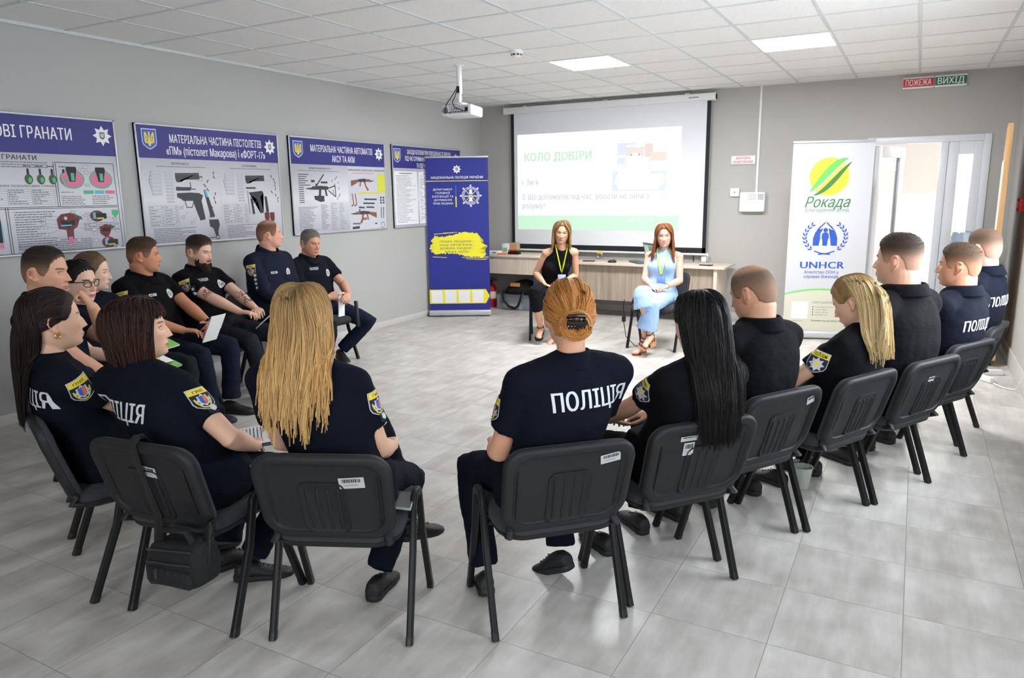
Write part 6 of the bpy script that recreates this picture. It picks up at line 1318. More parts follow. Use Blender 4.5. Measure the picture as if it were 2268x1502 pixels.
MH = I['MH'] @ Matrix.Translation((0,-0.148,0)) @ Matrix.Scale(0.84,4) @ Matrix.Translation((0,0.148,0)); g = G(); g.tube(xf(MH, [[-0.030,-0.140,0.008],[-0.028,-0.150,0.014],[0,-0.154,0.016],[0.032,-0.150,0.014],[0.034,-0.140,0.008]]), 0.007, 8).tube(xf(MH, [[-0.034,-0.143,-0.012],[0,-0.156,-0.014],[0.038,-0.143,-0.012]]), 0.010, 8, oval=1.5)
for k in range(6): x = -0.03+0.0125*k; g.tube(xf(MH, [[x,-0.150,-0.012],[x,-0.152,-0.026],[x*0.95,-0.146,-0.037]]), [0.0045,0.004,0.002], 6)
g.tube(xf(MH, [[-0.012,-0.148,0.010],[-0.012,-0.152,-0.008]]), 0.005, 6).tube(xf(MH, [[0.016,-0.148,0.010],[0.016,-0.152,-0.008]]), 0.005, 6); g.build('hair_clip', mat('clip_black', (14,14,15), 0.22), I['root'])

I = person('P10', 'person with long loose blonde hair, navy police shirt, sitting with back to us', (3.743,-0.855), 114, (3.65,-0.94,1.135), 120, 0, sex='f', b=1.06, skin=(222,176,148), L=dict(p=(-0.10,0.16,0.62)), Rr=dict(p=(0.12,0.18,0.60), pole=(0.25,-0.8,-0.4), d=(-0.4,0.9,0)), feet=((0.15,0.29,0.16,-38,-10,(-0.3,0.5,1.0)),(0.05,0.12,0,-8,-4)), shd=-0.05)
sleeve_patch(I, 1, 'coat', 0.28, -5, dots=3, tdots=0.62)
Y0 = (lin((146,116,78)), lin((226,182,118)))
base_cap(I, (132,102,64), 0.007, HLW); LK = Locks(7, 0.36)
radial(I, LK, r, 508, (72,180), Y0, lambda a: 0.825+0.05*math.sin(a*0.11), off=(0.010,0.024), rad=(0.0040,0.0012), tgt=lambda a, q: (I['N'][0]+0.012+0.100*math.sin(R(a))+q.uniform(-0.03,0.03), -0.30+0.03*abs(math.sin(R(a)))), wave=0.0034, clear=(0.006,0.034), zj=0.07)
LK.build('hair', I['root'])

I = person('P9', 'person with brown bob and fringe, navy police shirt, on the chair with the bag', (3.19,-1.02), 97, (2.965,-1.09,1.068), 50, -4, sex='f', b=1.12, skin=(226,180,154), face=True, brow=(60,44,36), lips=(176,110,104), L=dict(p=(-0.02,0.16,0.60)), Rr=dict(p=(0.13,0.12,0.60), pole=(0.9,-0.6,-0.2), d=(-0.75,0.7,-0.05), curl=(0.35,0.35,0.2)), feet=((-0.14,0.20,0,-24,0),(0.02,0.15,0,-50,-4)), trous=(20,24,40), eye=(70,50,40))
back_text(I, 0.30, 0.082, 0.02, -0.155, rot=-0.02); sleeve_patch(I, 1, 'coat', 0.26, -12, dots=3, tdots=0.60, size=0.95)
B0 = (lin((48,30,25)), lin((62,38,30)))
base_cap(I, (46,30,25), 0.009, HLW); LK = Locks(); hz0 = I['MH'].translation.z
for sd, az0 in ((-1, 48), (1, 56)): radial(I, LK, r, 199, (az0,180), B0, hz0-0.118, off=(0.016,0.030), rel=(-0.25,-0.05), rad=(0.0040,0.0012), zj=0.010, side=sd, tgt=lambda a, q: tuple(xf(I['MH'], [[0.070*math.sin(R(a)), 0.075*math.cos(R(a)), -0.1]])[0][:2]), bvh=False, stiff=0.75)
radial(I, LK, r, 84, (0,48), B0, 9.0, off=(0.012,0.018), rel=(0.28,0.40), rad=(0.0040,0.0012), bvh=False)
LK.build('hair', I['root'])
t = held(I, 'tablet', (0.06,0.235,0.592), (4,0,-55), 'grey tablet under papers on the lap of the bob-haired woman', 'tablet'); G().box(-0.13,0.13,-0.095,0.095,0,0.010,bevel=0.004).build('case', mat('tablet_grey', (70,74,80), 0.5), t)
t = held(I, 'paper_sheet', (0.045,0.215,0.604), (4,0,-48), 'white paper sheet on the lap of the bob-haired woman', 'paper'); G().box(-0.12,0.12,-0.08,0.08,0,0.002).build('sheet', PAPERM, t, smooth=False)
g = G(); [words(g, -0.1, 0.1, -0.06+0.014*k, 0.004, FLAT, 0, 0.0026) for k in range(7)]; g.build('printed_lines', M_ink, t, smooth=False)
tq = drape(G().text('ПОЛІЦІЯ', 0, 0, 0.042, FLAT, 0, 0, width=0.16, align='C', bold=0.02), (0.17,0.10,0.52), (0.25,0.95,0.0), (-0.4,0.1,0.9), (0.95,-0.2,0.35), I['bvt'], 0.003, 0.15); tq.build('trouser_lettering', M_letter, I['root'], smooth=False)
# the bag on the back of her chair
t = tag(empty('shoulder_bag', (0,0,0)), 'black shoulder bag hanging by its strap from the back of a chair', 'bag'); t.matrix_world = CH['P9'].matrix_basis.copy() if False else Matrix.Translation((3.225,-1.015,0.06)) @ Matrix.Rotation(R(7), 4, 'Z')
n = 26; rings = []
for z, w, d in ((0.185,0.10,0.035),(0.19,0.122,0.055),(0.21,0.130,0.062),(0.27,0.130,0.064),(0.31,0.122,0.056),(0.335,0.112,0.045),(0.34,0.08,0.025)): rings.append([(0.10+w*math.copysign(abs(math.cos(q))**0.35, math.cos(q))+0.05*(z-0.25), -0.285+d*math.copysign(abs(math.sin(q))**0.5, math.sin(q)), z+0.02*math.cos(q)*w/0.13) for q in [2*PI*j/n for j in range(n)]])
G().loft(rings).build('bag_body', M_bag, t, angle=60)
G().box(0.01,0.20,-0.362,-0.335,0.20,0.262,bevel=0.014,seg=3).build('front_pocket', M_bag, t); G().tube([(0.005,-0.352,0.275),(0.1,-0.356,0.282),(0.2,-0.352,0.29)], 0.004, 6).box(0.055,0.063,-0.369,-0.358,0.225,0.262,bevel=0.002).tube([(0.01,-0.35,0.32),(0.2,-0.345,0.335)],0.004,6).build('zip', mat('zip_grey', (52,52,54), 0.35), t)
G().tube([(0.03,-0.30,0.33),(0.05,-0.305,0.375),(0.10,-0.31,0.385),(0.15,-0.305,0.385),(0.17,-0.30,0.345)], 0.008, 8, oval=1.8).build('carry_handle', M_bag, t)
g = G(); bp_ = lambda x, y, d: tuple(np.array(back_pt(x, y, d))-np.array([0,0,0.045]))
g.tube([(0.0,-0.30,0.27),bp_(-0.035,-0.13,0.034),bp_(-0.03,0.0,0.030),bp_(-0.025,0.12,0.034),bp_(-0.02,0.162,0.034),bp_(-0.018,0.178,0.010),bp_(-0.015,0.172,-0.018),bp_(-0.01,0.15,-0.026),bp_(0.0,0.05,-0.031),bp_(0.02,-0.10,-0.031)], 0.0028, 8, oval=6.5, up=(0,1,0)).tube([(0.215,-0.30,0.27),(0.215,-0.285,0.35),(0.205,-0.262,0.40),bp_(0.16,-0.155,-0.02)], 0.0028, 8, oval=6.0, up=(0,1,0)); g.build('strap', M_black, t)
t = tag(empty('mobile_phone', (3.955,-0.815,0.472), R(30)), 'phone lying on the chair seat beside the long-haired blonde', 'phone'); G().box(-0.036,0.036,-0.072,0.072,0,0.009,bevel=0.003,mx=Matrix.Rotation(R(8),4,'Y')).build('case', mat('phone_case', (150,160,160), 0.3), t); G().box(-0.032,0.032,-0.068,0.068,0.0085,0.0096,mx=Matrix.Rotation(R(8),4,'Y')).build('screen', mat('dark_screen'), t)

I = person('P8', 'person with long dark hair and a gold earring, navy police shirt, at the left edge', (2.64,-0.98), 69, (2.60,-1.19,1.092), 72, -3, sex='f', b=1.04, skin=(222,178,150), face=True, brow=(44,32,26), lips=(188,116,108), L=dict(p=(-0.08,0.18,0.61)), Rr=dict(p=(0.08,0.18,0.61)))
back_text(I, 0.30, 0.080, -0.01, -0.160); sleeve_patch(I, 1, 'coat', 0.22, 0, size=1.05)
D0 = (lin((38,27,24)), lin((30,21,19)))
base_cap(I, (36,26,23), 0.010, HLE); LK = Locks()
bt = lambda P, sg, q: hang(P[-1], P[-1]-P[-2], P[-1][2]-q.uniform(0.66,0.76), I['bvs'], q, (-0.035+q.uniform(-0.055,0.045), -0.36), q.uniform(0.008,0.035), 0.001)
swept(I, LK, r, 277, (5,75), hairline_s(HLE), (140,180), (-0.05,0.45), D0, rad=0.0040, then=bt); swept(I, LK, r, 132, (75,120), hairline_s(HLE), (140,180), (-0.3,0.1), D0, rad=0.0040, then=bt); radial(I, LK, r, 145, (120,180), D0, 0.72, rad=(0.0040,0.0012), tgt=lambda a, q: (-0.035+q.uniform(-0.06,0.05), -0.36), zj=0.06)
LK.build('hair', I['root'])
e = xf(I['MH'], [[0.084,-0.010,-0.048]])[0]; G().tube([e+np.array([0,0.009*math.sin(q),-0.009*math.cos(q)]) for q in [k*PI/8 for k in range(17)]], 0.0026, 8).build('earring', mat('gold', (214,170,84), 0.25, metal=1.0), I['root'])

I = person('P12', 'person with very long straight black hair, black police shirt, back to us', (4.65,-0.025), 141, (4.81,-0.10,1.068), 150, 14, sex='f', b=1.0, skin=(216,170,146), shirt=C_BLACK, trous=C_BLACK, face=True, brow=(30,24,22), L=dict(p=(-0.12,0.20,0.61), pole=(-0.8,-0.5,-0.4)), feet=((-0.12,0.23,0,4,0),(0.13,0.34,0,-4,0)))
sleeve_patch(I, -1, 'star', 0.30, 10, size=1.05)
K0 = (lin((19,17,19)), lin((24,19,19)))
base_cap(I, (19,17,19), 0.010, HLE); LK = Locks(5, 0.40)
kt = lambda P, sg, q: hang(P[-1], P[-1]-P[-2], P[-1][2]-q.uniform(0.60,0.68), I['bvs'], q, (0.055+q.uniform(-0.075,0.075), -0.34), q.uniform(0.008,0.032), 0.0006)
swept(I, LK, r, 181, (5,72), hairline_s(HLE), (110,160), (-0.15,0.30), K0, rad=0.0040, then=kt); radial(I, LK, r, 314, (88,180), K0, 0.64, rad=(0.0040,0.0012), tgt=lambda a, q: (0.055+0.085*math.sin(R(a))+q.uniform(-0.02,0.02), -0.34), zj=0.035)
LK.build('hair', I['root'])

I = person('P13', 'person balding with close-cropped hair, black jacket, head bowed, back to us', (4.82,0.48), 149, (4.895,0.465,1.115), 158, 17, sex='m', b=1.06, girth=1.1, skin=(214,160,130), shirt=C_BLACK, trous=C_BLACK, face=True, brow=(90,76,64), stubble=0.2, longs=True, bow=0.06, L=dict(p=(-0.10,0.22,0.62)), feet=((-0.11,0.22,0,4,0),(0.13,0.26,0,-4,0)), neckw=1.1)
short_hair(I, (104,86,70), fade=0.35, top=0.0035, side=0.0055, recede=0.030, thin=0.80); sleeve_patch(I, -1, 'coat', 0.16, -10)

I = person('P14', 'person with blonde half-up ponytail, black police shirt, head bowed, on the right side', (5.10,0.935), 153, (5.265,1.00,1.03), 163, 26, sex='f', b=1.02, girth=1.05, skin=(224,178,150), shirt=C_BLACK, trous=C_BLACK, face=True, brow=(96,74,54), L=dict(p=(-0.13,0.17,0.62), pole=(-0.8,-0.5,-0.3)), bow=0.07, feet=((-0.09,0.25,0,4,0),(0.12,0.24,0,-4,0)))
sleeve_patch(I, -1, 'star', 0.42, 0, size=1.1)
Q0 = (lin((134,106,70)), lin((186,154,104))); Q1 = (lin((190,160,112)), lin((220,196,148)))
base_cap(I, (140,110,72), 0.010, HLE); LK = Locks(6, 0.36)
pt = lambda P, sg, q: hang(P[-1], np.array([0,-1,0.25]), P[-1][2]-q.uniform(0.73,0.84), I['bvs'], q, (0.03+q.uniform(-0.07,0.07), -0.36+q.uniform(-0.04,0.03)), q.uniform(0.008,0.05), 0.0042)
swept(I, LK, r, 241, (5,85), hairline_s(HLE), (172,180), (0.26,0.36), Q0, rad=0.0040); 
swept(I, LK, r, 204, (160,176), (0.30,0.40), (174,180), (0.27,0.34), Q1, rad=0.0040, then=pt); radial(I, LK, r, 181, (112,180), Q1, 0.78, rad=(0.0040,0.0012), tgt=lambda a, q: (0.03+0.08*math.sin(R(a)), -0.35), wave=0.0018, zj=0.05)
LK.build('hair', I['root']); e = scalp(I['MH'], 178, 0.31, 0.016); G().ell(e, (0.016,0.012,0.013)).build('hair_tie', mat('tie_brown', (64,48,34), 0.4), I['root']); e = xf(I['MH'], [[-0.084,-0.010,-0.040]])[0]; G().ell(e, (0.004,0.004,0.004)).build('earring', mat('gold', (214,170,84), 0.25, metal=1.0), I['root'])

I = person('P15', 'person with very broad back, black polo and cropped dark hair, on the right side', (5.37,1.41), 151, (5.43,1.28,1.205), 158, 0, sex='m', b=1.20, girth=1.28, hs=1.06, skin=(212,164,140), shirt=C_BLACK, trous=C_BLACK, face=True, brow=(60,48,40), neckw=1.25, bow=0.05, stubble=0.12, L=dict(p=(-0.16,0.20,0.64)), Rr=dict(p=(0.16,0.20,0.64)), feet=((-0.16,0.25,0,10,0),(0.16,0.24,0,-10,0)), kspread=0.6)
short_hair(I, (58,46,38), fade=0.78, top=0.013, side=0.002)

I = person('P16', 'person in navy lettered polo with short brown hair, right of the broad man', (5.56,1.96), 151, (5.715,1.86,1.135), 165, 0, sex='m', b=1.04, girth=1.1, skin=(208,150,118), trous=C_NAVY, face=True, brow=(96,72,52), neckw=1.12, bow=0.05, stubble=0.1)
back_text(I, 0.27, 0.070, 0.015, -0.205); short_hair(I, (76,58,42), fade=0.62, top=0.013, side=0.003)

I = person('P17', 'person in navy lettered shirt with buzzed hair, farthest right by the door', (5.70,2.55), 160, (5.86,2.46,1.19), 138, 0, sex='m', b=1.04, skin=(220,168,146), neckw=1.05, bow=0.05)
back_text(I, 0.27, 0.070, -0.015, -0.20); short_hair(I, (92,72,56), fade=0.6, top=0.006, side=0.002)

# the row along the left wall ------------------------------------------------------
I = person('P1', 'person with short dark hair resting chin on fist, navy police shirt, at far left', (2.0,-0.72), 40, (1.82,-0.76,1.207), 32, 3, sex='m', b=1.05, skin=(212,160,130), face=True, brow=(50,38,30), stubble=0.25, eye=(90,100,100), L=dict(p=(-0.045,0.035,1.035), d=(-0.25,-0.55,0.8), n=(0.1,-1,-0.2), pole=(0.5,1.0,-0.25), curl=(1.1,1.3,0.6), thumb=(0.8,0.4,0.2)), Rr=dict(p=(0.10,0.20,0.62)), shd=0.05)
short_hair(I, (44,36,32), fade=0.42, top=0.009, side=0.004, recede=0.006); sleeve_patch(I, 1, 'coat', 0.25, 0)

I = person('P2', 'person with black hair and black-framed glasses holding an open notebook', (1.48,-0.33), 15, (1.335,-0.32,1.085), 14, 2, sex='f', b=1.0, skin=(228,186,162), face=True, brow=(26,22,22), lips=(206,110,120), shirt=C_NAVY, L=dict(p=(-0.06,0.26,0.65), d=(0.5,0.8,0)), Rr=dict(p=(0.02,0.22,0.66), d=(-0.4,0.9,0.0), curl=(0.8,0.8,0.5), pole=(0.8,-0.4,-0.5)), trous=(26,36,38), feet=((-0.1,0.42,0,0,0),(0.1,0.44,0,0,0)))
K1 = (lin((16,15,18)), lin((18,16,19))); base_cap(I, (16,15,18), 0.009, HLE); LK = Locks(); swept(I, LK, r, 266, (3,100), hairline_s(HLE), (165,180), (-0.1,0.25), K1, rad=0.0040); LK.build('hair', I['root'])
MH = I['MH']; g = G()
for s in (-1, 1): g.tube(xf(MH, [[s*0.033+0.0235*math.cos(q)*(1+0.10*math.sin(q)*-s*0), 0.096-0.010*((math.cos(q)*s+1)/2)**2, 0.001+0.0185*math.copysign(abs(math.sin(q))**0.8, math.sin(q))+0.004*math.cos(q)*s] for q in [2*PI*k/28 for k in range(29)]]), 0.0022, 8); g.tube(xf(MH, [[s*0.057,0.086,0.012],[s*0.072,0.075,0.013],[s*0.082,0.02,0.010],[s*0.083,-0.012,0.008]]), 0.0024, 8)
g.tube(xf(MH, [[-0.010,0.097,0.006],[0,0.101,0.009],[0.010,0.097,0.006]]), 0.002, 8); go = g.build('glasses', M_black, I['root'])
t = held(I, 'notebook', (-0.01,0.365,0.655), (-24,0,4), 'spiral notebook with white and green cover on the lap of the woman with glasses', 'notebook'); G().box(-0.075,0.075,-0.10,0.10,0,0.010,bevel=0.002).build('pages', PAPERM, t)
f = ((0,0,0.0106),(1,0,0),(0,1,0),(0,0,1)); G().poly([(-0.075,0.10),(-0.075,0.05),(0.02,0.075),(0.075,0.03),(0.075,0.10)], f, 0).poly([(0.075,-0.1),(0.075,0.0),(0.05,-0.1)], f, 0).disc(0.0,-0.01,0.022,f,1,.0004,20,0.015).rect(-0.025,0.025,-0.04,-0.034,f,2,.0004).build('cover_print', [mat('cover_green', (120,196,84), 0.5), mat('cover_yellow', (206,220,66), 0.5), mat('print_grey')], t, smooth=False)
g = G()
for k in range(14): x = -0.068+k*0.0105; g.tube([(x, 0.100+0.005*math.cos(q), 0.005+0.008*math.sin(q)) for q in [j*PI/4 for j in range(9)]], 0.0009, 5)
g.build('spiral', M_dark, t)

I = person('P3', 'person with brown hair tied back, navy shirt, writing with a pen', (1.06,0.04), 12, (0.93,0.015,1.095), 44, 4, sex='f', b=0.98, skin=(232,192,170), face=True, brow=(96,74,58), lips=(206,132,124), L=dict(p=(-0.04,0.28,0.66), d=(0.6,0.7,0)), Rr=dict(p=(0.10,0.24,0.67), d=(-0.55,0.8,0.1), curl=(0.9,0.9,0.5), pole=(0.8,-0.4,-0.5)), trous=(26,36,38), feet=((-0.1,0.42,0,0,0),(0.1,0.44,0,0,0)))
N0 = (lin((112,88,66)), lin((98,76,56))); base_cap(I, (104,82,62), 0.009, HLE); LK = Locks(); swept(I, LK, r, 266, (3,100), hairline_s(HLE), (165,180), (0.0,0.3), N0, rad=0.0040); LK.build('hair', I['root'])
t = held(I, 'notebook', (0.02,0.355,0.672), (-24,0,4), 'small green notebook on the lap of the woman with tied-back brown hair', 'notebook'); G().box(-0.07,0.07,-0.09,0.09,0,0.009,bevel=0.002).build('pages', PAPERM, t); G().box(-0.071,0.071,-0.091,0.091,0.009,0.0102).build('cover', mat('cover_green'), t)
W = I['arm'][1][2]; t = held(I, 'pen', (W[0]-0.045, W[1]+0.085, W[2]+0.012), (0,0,0), 'pale grey pen in the hand of the woman with tied-back brown hair', 'pen'); G().tube([(-0.03,-0.005,-0.02),(0.055,0.06,0.03)], 0.0048, 8, round_end=True).build('barrel', mat('pen_grey', (196,198,202), 0.35), t)

I = person('P4', 'person with short brown hair, black polo and white folded paper, seen in profile', (0.85,0.53), 14, (0.73,0.52,1.155), 50, 2, sex='m', b=1.10, girth=1.12, hs=1.04, skin=(204,142,108), shirt=C_BLACK, trous=(24,28,44), face=True, brow=(92,70,52), stubble=0.12, neckw=1.12, L=dict(p=(-0.13,0.30,0.645), d=(0.75,0.6,-0.1), n=(0.5,-0.6,-0.6), curl=(0.5,0.7,0.5)), Rr=dict(p=(0.10,0.24,0.655), d=(-0.5,0.85,-0.1), curl=(0.4,0.5,0.4), pole=(0.8,-0.4,-0.5)), feet=((-0.14,0.40,0,4,0),(0.06,0.38,0,-2,0)), bow=0.05)
short_hair(I, (66,52,40), fade=0.55, top=0.012, side=0.003, front=0.006); sleeve_patch(I, 1, 'coat', 0.30, 10); chest_bits(I, True, None, True); wristwatch(I, -1)
t = held(I, 'folded_paper', (-0.02,0.40,0.655), (62,0,-4), 'folded white paper held between the knees of the man in black polo', 'paper'); G().box(-0.075,0.065,-0.11,0.10,0,0.003).box(-0.075,0.065,-0.105,0.10,0.005,0.007).build('sheet', PAPERM, t, smooth=False); G().tube([(-0.078,-0.02,0.004),(-0.078,0.10,0.006)],0.004,8).build('fold', PAPERM, t)

I = person('P5', 'person with dark beard and tattooed forearms, black polo, beside the poster wall', (0.74,1.09), 8, (0.60,1.085,1.135), 14, 8, sex='m', b=1.04, skin=(226,180,156), shirt=C_BLACK, trous=(36,37,42), face=True, brow=(52,40,32), stubble=0.35, neckw=1.0, L=dict(p=(-0.10,0.36,0.645), d=(0.55,0.8,-0.1), pole=(-0.9,-0.3,-0.4), curl=(0.3,0.5,0.4)), Rr=dict(p=(0.03,0.36,0.64), d=(-0.35,0.9,-0.1), pole=(0.9,-0.2,-0.5), curl=(0.4,0.6,0.5)), feet=((-0.12,0.46,0,6,0),(0.05,0.46,0,-2,0)), eye=(96,110,110))
short_hair(I, (50,38,32), fade=0.62, top=0.019, side=0.003, front=0.012); sleeve_patch(I, 1, 'coat', 0.30, 12, dots=2, tdots=0.58); chest_bits(I, True, 'ПОЛІЦІЯ')
LK = Locks(); b0 = lin((44,33,28))
for i in range(420):
    a = r.uniform(-78, 78); s = r.uniform(-0.95, -0.60) if abs(a) < 60 else r.uniform(-0.80, -0.35)
    if abs(a) < 16 and s > -0.70: continue
    p = xf(I['MH'], [face_relief(np.array([head_ring_point(R(a), s, 0.0)]), 'm')[0]])[0]; q = xf(I['MH'], [head_ring_point(R(a), s, 0.014)])[0]; d = nrm(q-p); L_ = 0.030+0.028*float(sst(-0.65, -0.92, s))
    LK.add([p-d*0.003, p+d*L_*0.3+np.array([0,0,-0.2*L_]), p+d*L_*0.45+np.array([0,0,-0.85*L_])], [0.0042,0.0036,0.0012], jit(b0, r), jit(b0, r), 5)
for i in range(36):
    a = r.uniform(-17, 17); p = xf(I['MH'], [face_relief(np.array([head_ring_point(R(a), -0.455, 0.0)]), 'm')[0]])[0]; fw = np.array(I['MH'].to_3x3()) @ np.array([math.sin(R(a))*0.5,1,0]); LK.add([p, p+fw*0.004+np.array([0,0,-0.008])], [0.0022,0.001], b0, b0, 5)
LK.build('beard', I['root'])
for s, spec in ((-1, (0.18,0.72)), (1, (-0.22,-0.05))):
    S, E, W = I['arm'][s]; g = G(); rr3 = random.Random(5+s)
    for k in range(46 if s < 0 else 14):
        u0 = rr3.uniform(*spec); base = E+(W-E)*u0 if u0 >= 0 else E+(E-S)*u0; ax = nrm(W-E) if u0 >= 0 else nrm(E-S); an0 = rr3.uniform(-0.4, 2.6) if s < 0 else rr3.uniform(-1.0, 2.4)
        side_ = nrm(np.cross(ax, [0,0,1.0])); u2 = np.cross(side_, ax); pts = []
        for j in range(8):
            an = an0+0.16*j*math.cos(k); d = side_*math.cos(an)*(-s)*-1+u2*math.sin(an); q = base+ax*(0.004*j*math.sin(k*1.7+j*0.8)); h = I['bvb'].ray_cast(Vector(q+d*0.12), Vector(-d), 0.2)
            if h[0] is not None: pts.append(np.array(h[0])+np.array(h[1])*0.0004)
        if len(pts) > 2: g.tube(pts, [0.0012]+[0.0024]*(len(pts)-2)+[0.001], 5, oval=0.5)
    if g.n: lab(g.build('tattoo', mat('tattoo_ink', (62,62,68), 0.6), I['root']), 'dark ink tattoo on the arm')
t = held(I, 'paper_sheet', (0.0,0.475,0.645), (40,8,20), 'white paper held by the bearded tattooed man', 'paper'); G().box(-0.075,0.085,-0.09,0.11,0,0.003).build('sheet', PAPERM, t, smooth=False)
W = I['arm'][1][2]; t = held(I, 'pen', (W[0]-0.03, W[1]+0.10, W[2]+0.018), (0,0,0), 'white pen in the hand of the bearded tattooed man', 'pen'); G().tube([(-0.03,-0.035,-0.015),(0.03,0.05,0.022)], 0.0046, 8, round_end=True).build('barrel', M_white, t)

I = person('P6', 'person tall and balding in navy long-sleeved uniform shirt, looking away to the right', (0.72,1.74), 2, (0.655,1.76,1.235), 54, -2, sex='m', b=1.10, girth=1.05, skin=(222,166,140), trous=(20,24,38), face=True, longs=True, brow=(120,96,76), neckw=1.08, bow=0.03, L=dict(p=(-0.10,0.20,0.62)), Rr=dict(p=(0.05,0.20,0.63), pole=(0.9,-0.4,-0.4)), shirt=(27,32,48))
short_hair(I, (112,82,60), fade=0.30, top=0.004, side=0.005, recede=0.036, thin=0.70); sleeve_patch(I, 1, 'coat', 0.26, 18, dots=4, tdots=0.62); chest_bits(I, True, None, True, True)

I = person('P7', 'person with grey hair, dark polo and folded white paper, nearest the blue banner', (0.63,2.36), -4, (0.60,2.30,1.125), -8, 7, sex='m', b=1.06, girth=1.05, skin=(208,152,124), shirt=(20,22,32), trous=(26,31,50), face=True, brow=(80,70,62), stubble=0.15, neckw=1.05, L=dict(p=(-0.045,0.31,0.655), d=(0.75,0.55,-0.25), n=(0.35,-0.7,-0.6), curl=(0.4,0.7,0.5), pole=(-0.9,-0.3,-0.4)), Rr=dict(p=(0.10,0.20,0.645), d=(-0.85,0.45,-0.05), n=(0,-0.8,-0.6), curl=(0.6,0.8,0.5), pole=(0.9,-0.4,-0.4)), feet=((-0.14,0.07,0,-26,-8),(0.07,0.10,0,-14,-4)), kspread=0.5)
short_hair(I, (112,108,104), fade=0.30, top=0.012, side=0.004, front=0.004); chest_bits(I, True, 'ПОЛІЦІЯ'); wristwatch(I, 1)
t = held(I, 'folded_paper', (0.03,0.305,0.585), (86,0,4), 'long folded white paper held in both hands by the grey-haired man', 'paper'); G().box(-0.035,0.045,-0.12,0.10,0,0.004).build('sheet', PAPERM, t, smooth=False); G().box(-0.035,0.045,-0.116,0.10,0.006,0.008).build('fold', PAPERM, t, smooth=False)
t = held(I, 'strap_bag', (-0.06,0.22,0.50), (0,0,0), 'black strap hanging between the knees of the grey-haired man', 'strap'); G().tube([(-0.05,0.12,0.09),(-0.015,0.16,0.02),(-0.01,0.17,-0.08),(-0.03,0.16,-0.14),(-0.06,0.14,-0.11)], 0.006, 8, oval=3.0).build('webbing', M_black, t)

# the two women facing us ------------------------------------------------------------
def lanyard(I, zc, badge_rgb, pw=0.030):
    MH = I['MH']; N = I['N']; bv = I['bvs']; g = G()
    for s in (-1, 1):
        pts = [(N[0]+s*0.050, N[1]-0.02, N[2]+0.035), (N[0]+s*0.062, N[1]+0.015, N[2]+0.022)]
        for k in range(12):
            u = k/11; x = N[0]+s*(0.062*(1-u)+0.004*u); z = N[2]+0.012-(N[2]+0.012-zc)*u; h = bv.ray_cast(Vector((x, 0.5, z)), Vector((0,-1,0)), 0.8); hb = I['bvb'].ray_cast(Vector((x, 0.5, z)), Vector((0,-1,0)), 0.8)
            y = max([q[0].y for q in (h, hb) if q[0] is not None and q[0].y < I['N'][1]+0.2] or [pts[-1][1]]); pts.append((x, y+0.008, z))
        g.tube(pts, 0.0016, 6, oval=5.0, up=(0,1,0))
    y = pts[-1][1]; g.build('lanyard', mat('lanyard_yellow', (228,236,40), 0.6), I['root'], angle=60)
    G().tube([(N[0],y+0.004,zc),(N[0],y+0.006,zc-0.03)], 0.003, 6).build('lanyard_clip', M_chrome, I['root'])
    b = G().box(N[0]-0.042, N[0]+0.042, y+0.004, y+0.008, zc-0.03-0.062, zc-0.03, bevel=0.003).build('name_badge', mat('badge_%d' % badge_rgb[0], badge_rgb, 0.35), I['root']); return b
I = person('P18', 'person with shoulder-length dark blonde hair, black sleeveless top and yellow lanyard, facing us', (2.10,4.36), -66, (2.24,4.27,1.145), -66, 4, -6, sex='f', b=0.98, skin=(214,160,128), shirt=(20,20,24), trous=(20,20,24), sleeve=0.0, collar=False, face=True, brow=(70,52,40), lips=(188,104,96), eye=(66,80,84), legskin=('foot',), shoes=False, trousers=False, L=dict(p=(-0.075,0.15,0.60), d=(0.8,0.55,-0.2)), Rr=dict(p=(0.085,0.17,0.60), d=(-0.85,0.5,-0.2), curl=(0.5,0.6,0.4)), feet=((-0.02,0.27,0.0,-30,-14),(0.13,0.28,0.075,-8,-12)), shd=-0.03, vox=0.0040)
lanyard(I, 0.735, (176,192,236))
H0 = (lin((112,86,58)), lin((176,138,88)))
base_cap(I, (118,92,62), 0.010, HLW); LK = Locks(); hz0 = I['MH'].translation.z
radial(I, LK, r, 362, (58,180), H0, hz0-0.165, off=(0.010,0.022), rel=(-0.2,0.0), rad=(0.0040,0.0012), clear=(0.006,0.02), zj=0.02, part=0.02, wave=0.0012, tgt=lambda a, q: (I['MH'].translation.x+0.115*math.sin(R(a)), I['MH'].translation.y+0.09*math.cos(R(a))))
for s in (-1, 1):
    for i in range(34):
        a0 = r.uniform(6, 30); P = []
        for k in range(9): u = k/8; P.append(xf(I['MH'], [head_ring_point(s*R(a0*(1-u)**0.6*0.8+64*u), 0.93-0.93*u, 0.013+0.006*u)])[0])
        P += hang(P[-1], P[-1]-P[-2], P[-1][2]-(hz0-0.155+r.uniform(-0.02,0.02)), I['bvb'], r, (I['MH'].translation.x+s*0.098, I['MH'].translation.y+0.035), 0.010, 0.001); LK.add(P, [0.004]+[0.0062]*(len(P)-3)+[0.004,0.002], jit(H0[0], r), jit(H0[1], r))
LK.build('hair', I['root'])
